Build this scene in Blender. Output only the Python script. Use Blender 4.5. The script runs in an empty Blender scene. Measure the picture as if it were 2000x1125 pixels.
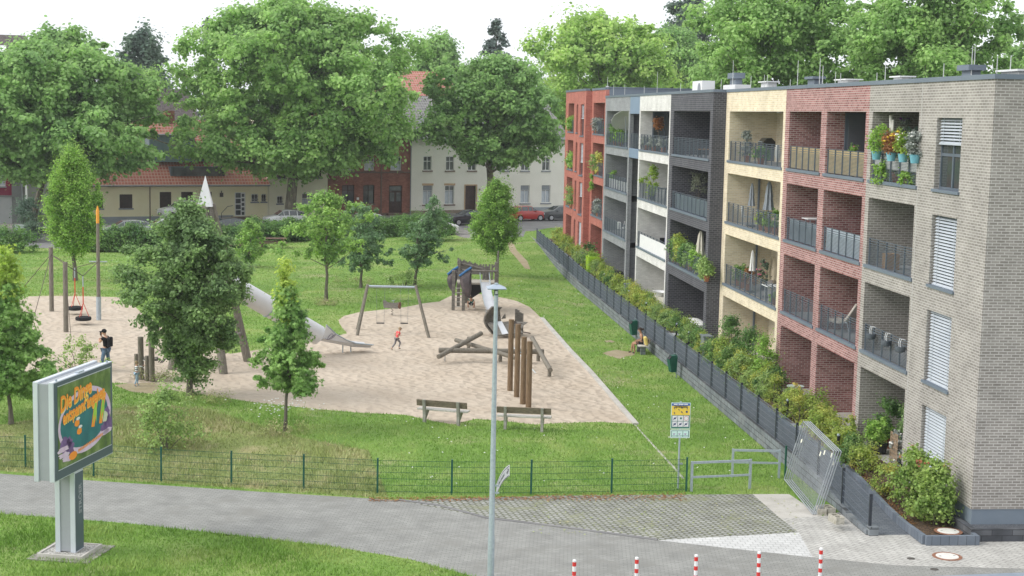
import bpy, bmesh, math, random
import numpy as np
from mathutils import Vector, Matrix, Quaternion
from mathutils.geometry import delaunay_2d_cdt
random.seed(7); RNG=np.random.default_rng(7)
SC=bpy.context.scene; COL=SC.collection
R=math.radians
# ---------------------------------------------------------------- camera
F=2950.; H=11.7; YAW=R(5.6184239); PITCH=R(6.5842791); ROLL=R(1.19)
fw=Vector((math.sin(YAW)*math.cos(PITCH),math.cos(YAW)*math.cos(PITCH),-math.sin(PITCH)))
r0=Vector((math.cos(YAW),-math.sin(YAW),0)); u0=r0.cross(fw)
RT=math.cos(ROLL)*r0+math.sin(ROLL)*u0; UP=-math.sin(ROLL)*r0+math.cos(ROLL)*u0
cam=bpy.data.cameras.new('camera'); camo=bpy.data.objects.new('camera',cam); COL.objects.link(camo)
cam.sensor_width=36; cam.lens=F/2000*36; cam.clip_end=5000; cam.clip_start=.5
M=Matrix((( RT.x,UP.x,-fw.x,0),(RT.y,UP.y,-fw.y,0),(RT.z,UP.z,-fw.z,H),(0,0,0,1)))
camo.matrix_world=M; SC.camera=camo
SC.render.resolution_x=1024; SC.render.resolution_y=576
def ray(px,py): return fw+RT*((px-1000)/F)+UP*((562.5-py)/F)
def at_z(px,py,z=0.):
    d=ray(px,py); t=(z-H)/d.z; return Vector((t*d.x,t*d.y,z))
def at_y(px,py,Y):
    d=ray(px,py); t=Y/d.y; return Vector((t*d.x,Y,H+t*d.z))
def at_x(px,py,X):
    d=ray(px,py); t=X/d.x; return Vector((X,t*d.y,H+t*d.z))
def on_x(px,X,z):
    "point on plane x=X at height z seen at column px"
    py=400.
    for _ in range(30):
        p=at_x(px,py,X); s=F/max(1,p.dot(fw)); py+=(p.z-z)*s*.9
    return at_x(px,py,X)
def ss(a,b,t):
    t=min(1,max(0,(t-a)/(b-a))); return t*t*(3-2*t)
def cl(a,b,t): return min(b,max(a,t))
def path_h(y): return .5*ss(41,47,y)+.5*ss(95,130,y)
def h(x,y):
    hb=cl(.4,1.35,1.05+.022*x)
    if y>150: return hb
    if x>14.41: 
        if y<41: return 0.
        b=ss(128,140,y); return path_h(y)*(1-b)+hb*b
    zs=cl(.15,.8,.4-.025*x); yf=46+.27*max(0,-x)
    v=zs*ss(yf+.8,yf+8,y); b=ss(96,140,y); v=v*(1-b)+hb*b
    return v*(1-ss(10.6,13.8,x)*(1-ss(95,125,y)))
def G(px,py,dz=0.):
    d=ray(px,py); a,b=5.,900.
    for _ in range(60):
        m=(a+b)/2; p=d*m
        if H+p.z>h(p.x,p.y)+dz: a=m
        else: b=m
    p=d*a; return Vector((p.x,p.y,h(p.x,p.y)+dz))
def V(px,py,base):
    "height of pixel py above, at the depth of point base"
    return at_y(px,py,base.y).z
# ---------------------------------------------------------------- materials
MATS={}
def newmat(n):
    m=bpy.data.materials.new(n); m.use_nodes=True; nt=m.node_tree; MATS[n]=m
    return m,nt,nt.nodes['Principled BSDF']
def N(nt,t,**k):
    n=nt.nodes.new(t)
    for a,b in k.items():
        if a in n.inputs: n.inputs[a].default_value=b
        else: setattr(n,a,b)
    return n
def c4(c): return (c[0],c[1],c[2],1)
def mat(n,c1,c2=None,sc=3.,rough=.75,metal=0.,bump=0.,bsc=None,coord='world',detail=4.,stretch=None,spec=.3,c3=None,island=0.):
    if n in MATS: return MATS[n]
    m,nt,p=newmat(n); L=nt.links.new
    p.inputs['Roughness'].default_value=rough; p.inputs['Metallic'].default_value=metal
    p.inputs['Specular IOR Level'].default_value=spec; p.inputs['Base Color'].default_value=c4(c1)
    if coord=='world': src=N(nt,'ShaderNodeNewGeometry').outputs['Position']
    else: src=N(nt,'ShaderNodeTexCoord').outputs['Object']
    if stretch:
        mp=N(nt,'ShaderNodeMapping'); mp.inputs['Scale'].default_value=stretch; L(src,mp.inputs[0]); src=mp.outputs[0]
    if c2:
        no=N(nt,'ShaderNodeTexNoise',Scale=sc,Detail=detail,Roughness=.6); L(src,no.inputs['Vector'])
        cr=N(nt,'ShaderNodeValToRGB'); e=cr.color_ramp.elements; e[0].position=.33; e[1].position=.67
        e[0].color=c4(c1); e[1].color=c4(c2)
        if c3: x=e.new(.5); x.color=c4(c3)
        L(no.outputs[0],cr.inputs[0]); out=cr.outputs[0]
        if island:
            g=N(nt,'ShaderNodeNewGeometry'); hs=N(nt,'ShaderNodeHueSaturation')
            mr=N(nt,'ShaderNodeMapRange'); mr.inputs[3].default_value=1-island; mr.inputs[4].default_value=1+island
            L(g.outputs['Random Per Island'],mr.inputs[0]); L(mr.outputs[0],hs.inputs['Value']); L(out,hs.inputs['Color']); out=hs.outputs[0]
        L(out,p.inputs['Base Color'])
    if bump:
        nb=N(nt,'ShaderNodeTexNoise',Scale=bsc or sc*4,Detail=3.); L(src,nb.inputs['Vector'])
        b=N(nt,'ShaderNodeBump',Strength=bump,Distance=.05); L(nb.outputs[0],b.inputs['Height']); L(b.outputs[0],p.inputs['Normal'])
    return m
def brick(n,c1,c2,mo,bw=.25,bh=.083,ms=.012,rough=.85,mode='wall',rot=0.,off=.5,c3=None,bump=.4,dirt=.12):
    m,nt,p=newmat(n); L=nt.links.new; p.inputs['Roughness'].default_value=rough; p.inputs['Specular IOR Level'].default_value=.25
    g=N(nt,'ShaderNodeNewGeometry')
    if mode=='wall':
        s=N(nt,'ShaderNodeSeparateXYZ'); L(g.outputs['Position'],s.inputs[0])
        a=N(nt,'ShaderNodeMath',operation='ADD'); L(s.outputs[0],a.inputs[0]); L(s.outputs[1],a.inputs[1])
        c=N(nt,'ShaderNodeCombineXYZ'); L(a.outputs[0],c.inputs[0]); L(s.outputs[2],c.inputs[1]); src=c.outputs[0]
    else:
        mp=N(nt,'ShaderNodeMapping'); mp.inputs['Rotation'].default_value=(0,0,rot); L(g.outputs['Position'],mp.inputs[0]); src=mp.outputs[0]
    b=N(nt,'ShaderNodeTexBrick',offset=off); L(src,b.inputs['Vector'])
    b.inputs['Color1'].default_value=c4(c1); b.inputs['Color2'].default_value=c4(c2); b.inputs['Mortar'].default_value=c4(mo)
    b.inputs['Scale'].default_value=1.; b.inputs['Mortar Size'].default_value=ms; b.inputs['Mortar Smooth'].default_value=.1
    b.inputs['Bias'].default_value=0.; b.inputs['Brick Width'].default_value=bw; b.inputs['Row Height'].default_value=bh
    no=N(nt,'ShaderNodeTexNoise',Scale=1.3,Detail=5.); L(g.outputs['Position'],no.inputs['Vector'])
    mr=N(nt,'ShaderNodeMapRange'); mr.inputs[1].default_value=.3; mr.inputs[2].default_value=.7; mr.inputs[3].default_value=1-dirt; mr.inputs[4].default_value=1+dirt; L(no.outputs[0],mr.inputs[0])
    hs=N(nt,'ShaderNodeHueSaturation'); L(b.outputs['Color'],hs.inputs['Color']); L(mr.outputs[0],hs.inputs['Value']); out=hs.outputs[0]
    if c3:
        n2=N(nt,'ShaderNodeTexNoise',Scale=.7,Detail=6.,Roughness=.75); L(g.outputs['Position'],n2.inputs['Vector'])
        r2=N(nt,'ShaderNodeMapRange'); r2.inputs[1].default_value=.53; r2.inputs[2].default_value=.66; L(n2.outputs[0],r2.inputs[0])
        mx=N(nt,'ShaderNodeMix',data_type='RGBA'); L(r2.outputs[0],mx.inputs[0]); L(out,mx.inputs[6]); mx.inputs[7].default_value=c4(c3); out=mx.outputs[2]
    L(out,p.inputs['Base Color'])
    if bump:
        bp=N(nt,'ShaderNodeBump',Strength=bump,Distance=.01,invert=True); L(b.outputs['Fac'],bp.inputs['Height']); L(bp.outputs[0],p.inputs['Normal'])
    return m
def leaf(n,c1,c2,sc=.5,trans=.45,isl=.35,c3=None):
    k=lambda c:c and (min(.62,c[0]*2.3+.02),min(.66,c[1]*2.15+.02),c[2]*2.4+.025)
    c1,c2,c3=k(c1),k(c2),k(c3)
    m=mat(n,c1,c2,sc=sc,rough=.6,coord='world',detail=3,spec=.2,island=isl,c3=c3)
    nt=m.node_tree; L=nt.links.new; p=nt.nodes['Principled BSDF']; o=nt.nodes['Material Output']
    t=N(nt,'ShaderNodeBsdfTranslucent'); mx=N(nt,'ShaderNodeMixShader'); mx.inputs[0].default_value=trans
    hs=N(nt,'ShaderNodeHueSaturation'); hs.inputs['Saturation'].default_value=1.1; hs.inputs['Value'].default_value=1.45
    s=p.inputs['Base Color'].links[0].from_socket; L(s,hs.inputs['Color']); L(hs.outputs[0],t.inputs[0])
    L(p.outputs[0],mx.inputs[1]); L(t.outputs[0],mx.inputs[2]); L(mx.outputs[0],o.inputs[0]); return m
# ---------------------------------------------------------------- objects
def tag(o,label=None,cat=None,group=None,kind=None):
    for k,v in (('label',label),('category',cat),('group',group),('kind',kind)):
        if v: o[k]=v
    return o
def thing(name,label,cat,loc=(0,0,0),rz=0.,group=None):
    o=bpy.data.objects.new(name,None); COL.objects.link(o); o.location=loc; o.rotation_euler=(0,0,rz); o.empty_display_size=.2
    return tag(o,label,cat,group)
class B:
    "mesh builder; several shapes become one mesh"
    def __init__(s): s.v=[]; s.f=[]; s.T=None
    def add(s,vs,fs):
        o=len(s.v)
        if s.T is not None: vs=[tuple(s.T@Vector(v)) for v in vs]
        s.v+= [tuple(v) for v in vs]; s.f+=[tuple(i+o for i in f) for f in fs]; return s
    def box(s,x0,x1,y0,y1,z0,z1):
        return s.add([(x0,y0,z0),(x1,y0,z0),(x1,y1,z0),(x0,y1,z0),(x0,y0,z1),(x1,y0,z1),(x1,y1,z1),(x0,y1,z1)],
          [(0,3,2,1),(4,5,6,7),(0,1,5,4),(1,2,6,5),(2,3,7,6),(3,0,4,7)])
    def cbox(s,c,d,rz=0,rx=0,ry=0):
        m=Matrix.Translation(c)@Matrix.Rotation(rz,4,'Z')@Matrix.Rotation(ry,4,'Y')@Matrix.Rotation(rx,4,'X')
        a,b,e=d[0]/2,d[1]/2,d[2]/2
        vs=[m@Vector(v) for v in [(-a,-b,-e),(a,-b,-e),(a,b,-e),(-a,b,-e),(-a,-b,e),(a,-b,e),(a,b,e),(-a,b,e)]]
        return s.add(vs,[(0,3,2,1),(4,5,6,7),(0,1,5,4),(1,2,6,5),(2,3,7,6),(3,0,4,7)])
    def tube(s,p,q,r,r2=None,n=8,cap=True):
        p=Vector(p);q=Vector(q);r2=r if r2 is None else r2; d=(q-p)
        if d.length<1e-6: return s
        a=d.orthogonal().normalized(); b=d.normalized().cross(a); vs=[]
        for c,rr in ((p,r),(q,r2)):
            for i in range(n):
                t=2*math.pi*i/n; vs.append(c+a*math.cos(t)*rr+b*math.sin(t)*rr)
        fs=[(i,(i+1)%n,n+(i+1)%n,n+i) for i in range(n)]
        if cap: fs+=[tuple(range(n))[::-1],tuple(range(n,2*n))]
        return s.add(vs,fs)
    def path(s,pts,r,n=6):
        pts=[Vector(p) for p in pts]; rs=r if isinstance(r,(list,tuple)) else [r]*len(pts); vs=[]; up=None
        for i,p in enumerate(pts):
            d=(pts[min(i+1,len(pts)-1)]-pts[max(i-1,0)]).normalized()
            if up is None: up=d.orthogonal().normalized()
            a=(up-d*up.dot(d)).normalized(); up=a; b=d.cross(a)
            for k in range(n):
                t=2*math.pi*k/n; vs.append(p+(a*math.cos(t)+b*math.sin(t))*rs[i])
        m=len(pts); fs=[(i*n+k,i*n+(k+1)%n,(i+1)*n+(k+1)%n,(i+1)*n+k) for i in range(m-1) for k in range(n)]
        fs+=[tuple(range(n))[::-1],tuple(range((m-1)*n,m*n))]; return s.add(vs,fs)
    def lathe(s,prof,c=(0,0,0),n=16,sx=1,sy=1):
        vs=[];m=len(prof)
        for r,z in prof:
            for k in range(n):
                t=2*math.pi*k/n; vs.append((c[0]+r*math.cos(t)*sx,c[1]+r*math.sin(t)*sy,c[2]+z))
        fs=[(i*n+k,i*n+(k+1)%n,(i+1)*n+(k+1)%n,(i+1)*n+k) for i in range(m-1) for k in range(n)]
        fs+=[tuple(range(n))[::-1],tuple(range((m-1)*n,m*n))]; return s.add(vs,fs)
    def ball(s,c,r,n=10,sz=1.,sx=1.,sy=1.):
        k=n//2; pr=[(max(.02*r,r*math.sin(math.pi*i/k)),-r*sz*math.cos(math.pi*i/k)) for i in range(k+1)]
        return s.lathe(pr,c,n,sx,sy)
    def prism(s,pts,d):
        "planar polygon pts (3D) extruded by vector d"
        n=len(pts); a=[Vector(p) for p in pts]; b=[p+Vector(d) for p in a]
        return s.add(a+b,[tuple(range(n))[::-1],tuple(range(n,2*n))]+[(i,(i+1)%n,n+(i+1)%n,n+i) for i in range(n)])
    def quad(s,a,b,c,d): return s.add([a,b,c,d],[(0,1,2,3)])
    def build(s,name,m,parent=None,world=False,smooth=False,bevel=0,label=None):
        me=bpy.data.meshes.new(name)
        vs=s.v
        if world and parent is not None:
            inv=(Matrix.Translation(parent.location)@Matrix.Rotation(parent.rotation_euler.z,4,'Z')).inverted()
            vs=[tuple(inv@Vector(v)) for v in vs]
        me.from_pydata(vs,[],s.f); me.validate()
        bm=bmesh.new(); bm.from_mesh(me); bmesh.ops.recalc_face_normals(bm,faces=bm.faces[:])
        bm.to_mesh(me); bm.free()
        ms=m if isinstance(m,(list,tuple)) else [m]
        for x in ms: me.materials.append(x)
        if smooth:
            for p in me.polygons: p.use_smooth=True
            me.set_sharp_from_angle(angle=R(40))
        o=bpy.data.objects.new(name,me); COL.objects.link(o)
        if parent is not None: o.parent=parent
        if bevel:
            b=o.modifiers.new('bevel','BEVEL'); b.width=bevel; b.segments=2; b.limit_method='ANGLE'
        if label: o['label']=label
        return o
def struct(b,name,m,**k): return tag(b.build(name,m,**k),kind='structure')
def npmesh(name,v,f,m,parent=None,smooth=False):
    "v (n,3) array, f (k,3|4) array"
    me=bpy.data.meshes.new(name); n=len(v); k,w=f.shape
    me.vertices.add(n); me.vertices.foreach_set('co',np.ascontiguousarray(v,dtype=np.float32).ravel())
    me.loops.add(k*w); me.loops.foreach_set('vertex_index',np.ascontiguousarray(f,dtype=np.int32).ravel())
    me.polygons.add(k); me.polygons.foreach_set('loop_start',np.arange(0,k*w,w,dtype=np.int32))
    me.update(calc_edges=True); me.validate(); me.materials.append(m)
    if smooth: me.polygons.foreach_set('use_smooth',[True]*k)
    o=bpy.data.objects.new(name,me); COL.objects.link(o); 
    if parent is not None: o.parent=parent
    return o
def dup(root,loc,rz=None,label=None,group=None,scale=None):
    r=root.copy(); COL.objects.link(r); r.location=loc
    if rz is not None: r.rotation_euler=(0,0,rz)
    if scale: r.scale=scale
    if label: r['label']=label
    if group: r['group']=group
    for ch in list(root.children):
        c=ch.copy(); COL.objects.link(c); c.parent=r
        for g in list(ch.children):
            d=g.copy(); COL.objects.link(d); d.parent=c
    return r
def text(s,size,m,name,parent,M4,ext=.004,sx=1.,bold=0.,shear=0.):
    cu=bpy.data.curves.new(name,'FONT'); cu.body=s; cu.size=size; cu.extrude=ext; cu.align_x='CENTER'; cu.align_y='CENTER'; cu.offset=bold; cu.shear=shear
    cu.resolution_u=3
    o=bpy.data.objects.new(name,cu); COL.objects.link(o); dg=bpy.context.evaluated_depsgraph_get()
    me=bpy.data.meshes.new_from_object(o.evaluated_get(dg)); COL.objects.unlink(o); bpy.data.objects.remove(o)
    me.transform(M4@Matrix.Diagonal((sx,1,1,1))); me.materials.clear(); me.materials.append(m)
    p=bpy.data.objects.new(name,me); COL.objects.link(p); p.parent=parent; return p
# ---------------------------------------------------------------- foliage
LSC=.6
def leaves(cent,rad,per,size,flat=.75,shape=4,up=.5,seed=0,thick=.3):
    "leaf polygons on the shells of clumps"
    size=size*LSC; rg=np.random.default_rng(seed); n=len(cent)*per
    ci=np.repeat(np.arange(len(cent)),per); c=cent[ci]; r=rad[ci][:,None]
    d=rg.normal(size=(n,3)); d/=np.linalg.norm(d,axis=1)[:,None]
    low=(d[:,2]<-.3)&(rg.random(n)<.5); d[low,2]*=-1
    rr=r*np.clip(np.abs(rg.normal(.72,.34,(n,1))),.08,1.75)
    ax=(.55+.95*rg.random((len(cent),3)))[ci]; ctr=cent.mean(0); od=(cent-ctr); od/=np.linalg.norm(od,axis=1)[:,None]+1e-6
    p=c+d*rr*ax*np.array([1,1,flat]); p+=od[ci]*np.abs(np.sum(d*od[ci],1))[:,None]*rr*.45*(rg.random((n,1)))
    nr=d*1.0+np.array([0,0,up])+rg.normal(size=(n,3))*.55; nr/=np.linalg.norm(nr,axis=1)[:,None]
    t=np.cross(nr,rg.normal(size=(n,3))); t/=np.linalg.norm(t,axis=1)[:,None]+1e-9; b=np.cross(nr,t)
    s=size*(.6+.8*rg.random((n,1)))
    if shape==4: pts=[(-.55,0),(0,-.42),(.6,0),(0,.42)]
    elif shape==6: pts=[(-.5,-.1),(-.1,-.5),(.45,-.3),(.6,.15),(.05,.5),(-.4,.35)]
    elif shape==10:
        pts=[]
        for k in range(10):
            a=math.pi*k/5; q=(.66 if k%2==0 else .27); pts.append((q*math.cos(a),q*math.sin(a)))
    elif shape==3: pts=[(-.5,-.12),(.6,0),(-.5,.12)]
    m=len(pts); vv=np.empty((n,m,3))
    for i,(a,e) in enumerate(pts):
        bend=-.18*abs(e)*2
        vv[:,i]=p+t*(a*s)+b*(e*s)+nr*(bend*s*.5)
    return vv.reshape(-1,3), np.arange(n*m).reshape(n,m)
def envelope(kind,u):
    "relative radius at relative height u 0..1"
    if kind=='round': return math.sqrt(max(.02,1-(2*u-1)**2))
    if kind=='egg': return (math.sin(math.pi*min(1,u*1.0)**.72))**.75*.98+.04
    if kind=='cone': return (1-u)**.75*.95*min(1,.45+u*3.5)+.05
    if kind=='plane': return math.sqrt(max(.03,1-abs(2*u**.78-1)**2.6))
    if kind=='maple': return float(np.interp(u,[0,.12,.38,.6,.8,1],[.2,.36,.96,.92,.6,.15]))
    if kind=='hemi': return math.sqrt(max(.02,1-u**2))
def crown(c,rx,ry,rz,ncl,rcl,per,size,kind='round',seed=1,shape=4,flat=.75,wob=.25,surf=2.2,lean=(0,0),up=.5):
    rg=random.Random(seed); cs=[];rs=[]; ph=[rg.random()*6.28 for _ in range(6)]
    while len(cs)<ncl:
        u=rg.random(); a=rg.random()*2*math.pi; e=envelope(kind,u)
        if rg.random()>e+.12: continue
        lob=1+wob*(math.sin(3*a+ph[0]+4*u)*.5+math.sin(5*a+ph[1]-7*u)*.3+math.sin(2*a+ph[2]+11*u)*.4)
        q=rg.random()**(1/surf)*e*lob
        rr=rcl*(.55+.75*rg.random())
        if rg.random()<.16: rr*=.45; q*=1.12
        z=(2*u-1)*rz*.94
        cs.append((c[0]+math.cos(a)*q*(rx-rr*.6)+lean[0]*u,c[1]+math.sin(a)*q*(ry-rr*.6)+lean[1]*u,c[2]+z)); rs.append(rr)
    cs=np.array(cs);rs=np.array(rs); v,f=leaves(cs,rs,per,size,flat,shape,up,seed)
    return v,f,cs,rs
def limbs(b,base,ctr,cs,r,nb,seed,fork=.35,n=7):
    "tapered trunk with limbs that run to clump centres"
    rg=random.Random(seed); base=Vector(base); ctr=Vector(ctr); top=Vector((ctr.x,ctr.y,ctr.z+(ctr.z-base.z)*.25))
    pts=[base]; k=7
    for i in range(1,k+1):
        t=i/k; p=base.lerp(top,t); j=r*.9*(t>.15); pts.append(p+Vector((rg.uniform(-j,j),rg.uniform(-j,j),0)))
    rad=[r*1.35]+[max(r*.12,r*(1-.8*(i/k)**1.2)) for i in range(1,k+1)]
    b.path(pts,rad,n+2)
    ids=rg.sample(range(len(cs)),min(nb,len(cs)))
    for i in ids:
        c=Vector(cs[i]); t=cl(fork,.95,(c.z-base.z)/(top.z-base.z)-.22+rg.uniform(-.08,.05)); s=base.lerp(top,t); m=s.lerp(c,.5)+Vector((0,0,-.06*(c-s).length+rg.uniform(0,.3)))
        rr=max(r*.1,r*.42*(1-t*.6)); b.path([s,m,c],[rr,rr*.6,rr*.2],5)
BARK=None
def tree(name,label,base,box,Y=None,kind='round',ncl=60,rcl=None,per=60,size=.2,mt=None,bark=None,r=.12,nb=12,seed=1,shape=4,flat=.75,wob=.25,group=None,surf=2.2,dy=.9,lean=(0,0),cat='tree',up=.5):
    "box: pixel box (x0,y0,x1,y1) of the crown in the photograph at the depth of base"
    base=Vector(base); Y=Y or base.y; x0,y0,x1,y1=box
    cx=(x0+x1)/2; a=at_y(x0,(y0+y1)/2,Y); c=at_y(x1,(y0+y1)/2,Y); tp=at_y(cx,y0,Y); bt=at_y(cx,y1,Y)
    rx=(c.x-a.x)/2; rz=(tp.z-bt.z)/2; ctr=((a.x+c.x)/2,base.y,(tp.z+bt.z)/2)
    rcl=(rcl or rx*.25)*.74; ncl=int(ncl*1.6); per=int(per*1.15)
    v,f,cs,rs=crown(ctr,rx,rx*dy,rz,ncl,rcl,per,size,kind,seed,shape,flat,wob,surf,lean,up)
    t=thing(name,label,cat,base,0,group); o=np.array(base)
    npmesh('crown',v-o,f,mt,t)
    b=B(); limbs(b,base,ctr,cs,r,nb,seed); b.build('trunk',bark or MATS['bark'],t,world=True,smooth=True)
    return t
# ---------------------------------------------------------------- world and sun
W=bpy.data.worlds.new('World'); SC.world=W; W.use_nodes=True; nt=W.node_tree; L=nt.links.new
SUN_EL=R(48); SUN_AZ=R(-78)   # from the left, slightly behind the camera line; azimuth measured from +Y towards +X
sky=N(nt,'ShaderNodeTexSky',sky_type='NISHITA',sun_disc=False,sun_elevation=SUN_EL,sun_rotation=SUN_AZ,air_density=1.,dust_density=2.,ozone_density=1.)
hs=N(nt,'ShaderNodeHueSaturation'); hs.inputs['Saturation'].default_value=.35; L(sky.outputs[0],hs.inputs['Color'])
tc=N(nt,'ShaderNodeTexCoord'); cn=N(nt,'ShaderNodeTexNoise',Scale=2.2,Detail=5.,Roughness=.55); L(tc.outputs['Generated'],cn.inputs['Vector'])
cr=N(nt,'ShaderNodeMapRange'); cr.inputs[1].default_value=.35; cr.inputs[2].default_value=.6; cr.inputs[3].default_value=.74; cr.inputs[4].default_value=1.; L(cn.outputs[0],cr.inputs[0])
mx=N(nt,'ShaderNodeMix',data_type='RGBA'); L(cr.outputs[0],mx.inputs[0]); L(hs.outputs[0],mx.inputs[6]); mx.inputs[7].default_value=(9.3,9.6,10.,1)
bg=nt.nodes['Background']; bg.inputs[1].default_value=.126; L(mx.outputs[2],bg.inputs[0])
sl=bpy.data.lights.new('sun','SUN'); sl.energy=2.1; sl.angle=R(25); sl.color=(1,.965,.91)
so=bpy.data.objects.new('sun',sl); COL.objects.link(so)
sd=Vector((math.sin(SUN_AZ)*math.cos(SUN_EL),math.cos(SUN_AZ)*math.cos(SUN_EL),math.sin(SUN_EL)))
sd=Vector((-.76,-.10,.64)).normalized()
sky.sun_elevation=math.asin(sd.z); sky.sun_rotation=math.atan2(sd.x,sd.y)
so.rotation_euler=sd.to_track_quat('Z','Y').to_euler(); so.location=(-30,-20,60)
SC.view_settings.view_transform='Standard'; SC.view_settings.look='None'; SC.view_settings.exposure=.2; SC.view_settings.gamma=1
SC.render.engine='CYCLES'; SC.cycles.max_bounces=6; SC.cycles.transparent_max_bounces=8
# ---------------------------------------------------------------- palette
g_lawn=mat('lawn',(.135,.24,.045),(.28,.35,.11),sc=.35,c3=(.18,.30,.06),rough=.9,bump=1.,bsc=18)
g_front=g_lawn
g_bank=mat('bank grass',(.19,.23,.075),(.36,.33,.17),sc=.8,c3=(.23,.28,.09),rough=.9,bump=1.,bsc=15)
m_blade=mat('grass blades',(.14,.265,.042),(.33,.42,.12),sc=.4,c3=(.195,.34,.06),rough=.7,island=.25,spec=.15)
m_blade2=mat('dry grass blades',(.23,.29,.08),(.48,.43,.24),sc=1.1,c3=(.3,.34,.12),rough=.6,island=.35)
m_sand=mat('sand',(.45,.375,.295),(.525,.45,.365),sc=.45,rough=.95,bump=1.,bsc=2.6,detail=8,spec=.1)
def sand_detail():
    nt=m_sand.node_tree; L=nt.links.new; bp=[n for n in nt.nodes if n.type=='BUMP'][0]
    g=N(nt,'ShaderNodeNewGeometry'); v=N(nt,'ShaderNodeTexVoronoi',feature='SMOOTH_F1',Scale=3.4); v.inputs['Smoothness'].default_value=.35
    wn=N(nt,'ShaderNodeTexNoise',Scale=2.,Detail=3.); L(g.outputs['Position'],wn.inputs['Vector'])
    ad=N(nt,'ShaderNodeMix',data_type='VECTOR'); ad.inputs[0].default_value=.25; L(g.outputs['Position'],ad.inputs[4]); L(wn.outputs['Color'],ad.inputs[5]); L(ad.outputs[1],v.inputs['Vector'])
    b2=N(nt,'ShaderNodeBump',Strength=1.,Distance=.12); L(v.outputs['Distance'],b2.inputs['Height']); L(bp.outputs[0],b2.inputs['Normal']); L(b2.outputs[0],nt.nodes['Principled BSDF'].inputs['Normal'])
sand_detail()
m_dirt=mat('bare soil',(.30,.25,.15),(.38,.32,.22),sc=1.5,rough=.95,bump=.8,bsc=9)
m_road=brick('road pavers',(.255,.255,.24),(.305,.305,.285),(.19,.19,.18),bw=.21,bh=.105,ms=.011,mode='floor',rot=R(8),dirt=.14,bump=.4,c3=(.225,.222,.205))
m_white=brick('white pavers',(.50,.50,.49),(.57,.57,.56),(.36,.36,.35),bw=.21,bh=.21,ms=.012,mode='floor',rot=R(4),dirt=.07,bump=.3)
m_light=brick('light pavers',(.41,.40,.375),(.50,.49,.46),(.25,.24,.225),bw=.3,bh=.15,ms=.012,mode='floor',rot=R(52),dirt=.12,bump=.3)
m_grid=brick('grass grid pavers',(.33,.33,.315),(.40,.40,.385),(.15,.155,.115),bw=.22,bh=.15,ms=.036,mode='floor',rot=R(28),c3=(.24,.25,.15),dirt=.2,bump=.8)
m_path=brick('dark path pavers',(.115,.13,.15),(.155,.17,.19),(.075,.085,.095),bw=.2,bh=.1,ms=.009,mode='floor',rot=R(2),dirt=.08,bump=.3)
m_conc=mat('old concrete',(.40,.38,.345),(.52,.50,.465),sc=1.6,rough=.9,bump=.3,bsc=20,c3=(.47,.45,.41))
m_bed=mat('bark mulch',(.045,.03,.022),(.22,.13,.075),sc=14,rough=.95,bump=1.,bsc=30,c3=(.10,.07,.05))
m_asph=mat('asphalt',(.16,.16,.165),(.24,.235,.23),sc=.6,rough=.9,bump=.3,bsc=60,detail=8)
m_cobble=brick('cobbles',(.26,.245,.23),(.36,.34,.32),(.2,.19,.18),bw=.2,bh=.15,ms=.02,mode='floor',rot=R(22),dirt=.3,c3=(.28,.26,.235))
m_slate=mat('slate strip',(.21,.25,.31),(.27,.31,.36),sc=2,rough=.8)
m_far=mat('far ground',(.06,.10,.03),(.11,.15,.05),sc=.05,rough=.95)
def straw():
    nt=g_lawn.node_tree; L=nt.links.new; p=nt.nodes['Principled BSDF']; src=p.inputs['Base Color'].links[0].from_socket
    g=N(nt,'ShaderNodeNewGeometry'); n1=N(nt,'ShaderNodeTexNoise',Scale=.22,Detail=7.,Roughness=.72); L(g.outputs['Position'],n1.inputs['Vector'])
    r=N(nt,'ShaderNodeMapRange'); r.inputs[1].default_value=.56; r.inputs[2].default_value=.68; r.inputs[4].default_value=.8; L(n1.outputs[0],r.inputs[0])
    x=N(nt,'ShaderNodeMix',data_type='RGBA'); L(r.outputs[0],x.inputs[0]); L(src,x.inputs[6]); x.inputs[7].default_value=(.36,.33,.19,1); L(x.outputs[2],p.inputs['Base Color'])
straw()
# ---------------------------------------------------------------- ground: one triangulation, split in sheets that share their edges
def gp(*px): return [tuple(G(*p).xy) for p in px]
th=R(22); HD=Vector((math.cos(th),math.sin(th))); HN=Vector((math.sin(th),-math.cos(th))); W0=Vector((4.6,156.))
def hs2(s,o): p=W0+HD*s+HN*o; return (p.x,p.y)
roadN=[(-10.6,43.6)]; 
P_road=[(-60,60.5)]+gp((0,925),(200,940),(500,960),(780,977),(950,1012),(1284,1055),(1573,1087),(1750,1104),(2060,1112))+[(60,38.2),(60,20),(6,26),(4.2,33)]+gp((1040,1170),(985,1148),(920,1125),(800,1092),(640,1066),(500,1050),(250,1022),(0,1003))+[(-60,55)]
P_slate=gp((1680,1130),(2060,1116))+[(60,37.9),(60,35.5)]+gp((1680,1165))
P_grid=gp((780,977),(1080,968),(1470,965),(1525,1013),(1560,1040),(1284,1055),(950,1012))
P_wtri=gp((1284,1055),(1560,1040),(1587,1088),(1573,1087))
P_conc=gp((1470,965),(1541,965),(1606,1008),(1525,1013))
P_light=gp((1525,1013),(1606,1008))+[(14.3,43.2),(14.3,40.7),(15.62,40.7),(15.62,39.7),(17.1,39.7),(17.1,39.95),(60,39.95),(60,38.2)]+gp((2060,1112),(1750,1104),(1573,1087),(1587,1088),(1560,1040))
P_path=[(14.5,40.7),(15.62,40.7),(15.62,129),(14.5,129)]
P_bed=[(15.62,39.7),(17.1,39.7),(17.1,129),(15.62,129)]
P_wall=[(14.3,40.7),(14.5,40.7),(14.5,131),(14.3,131)]
P_bldg=[(17.1,39.95),(60,39.95),(60,128),(17.1,128)]
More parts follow.
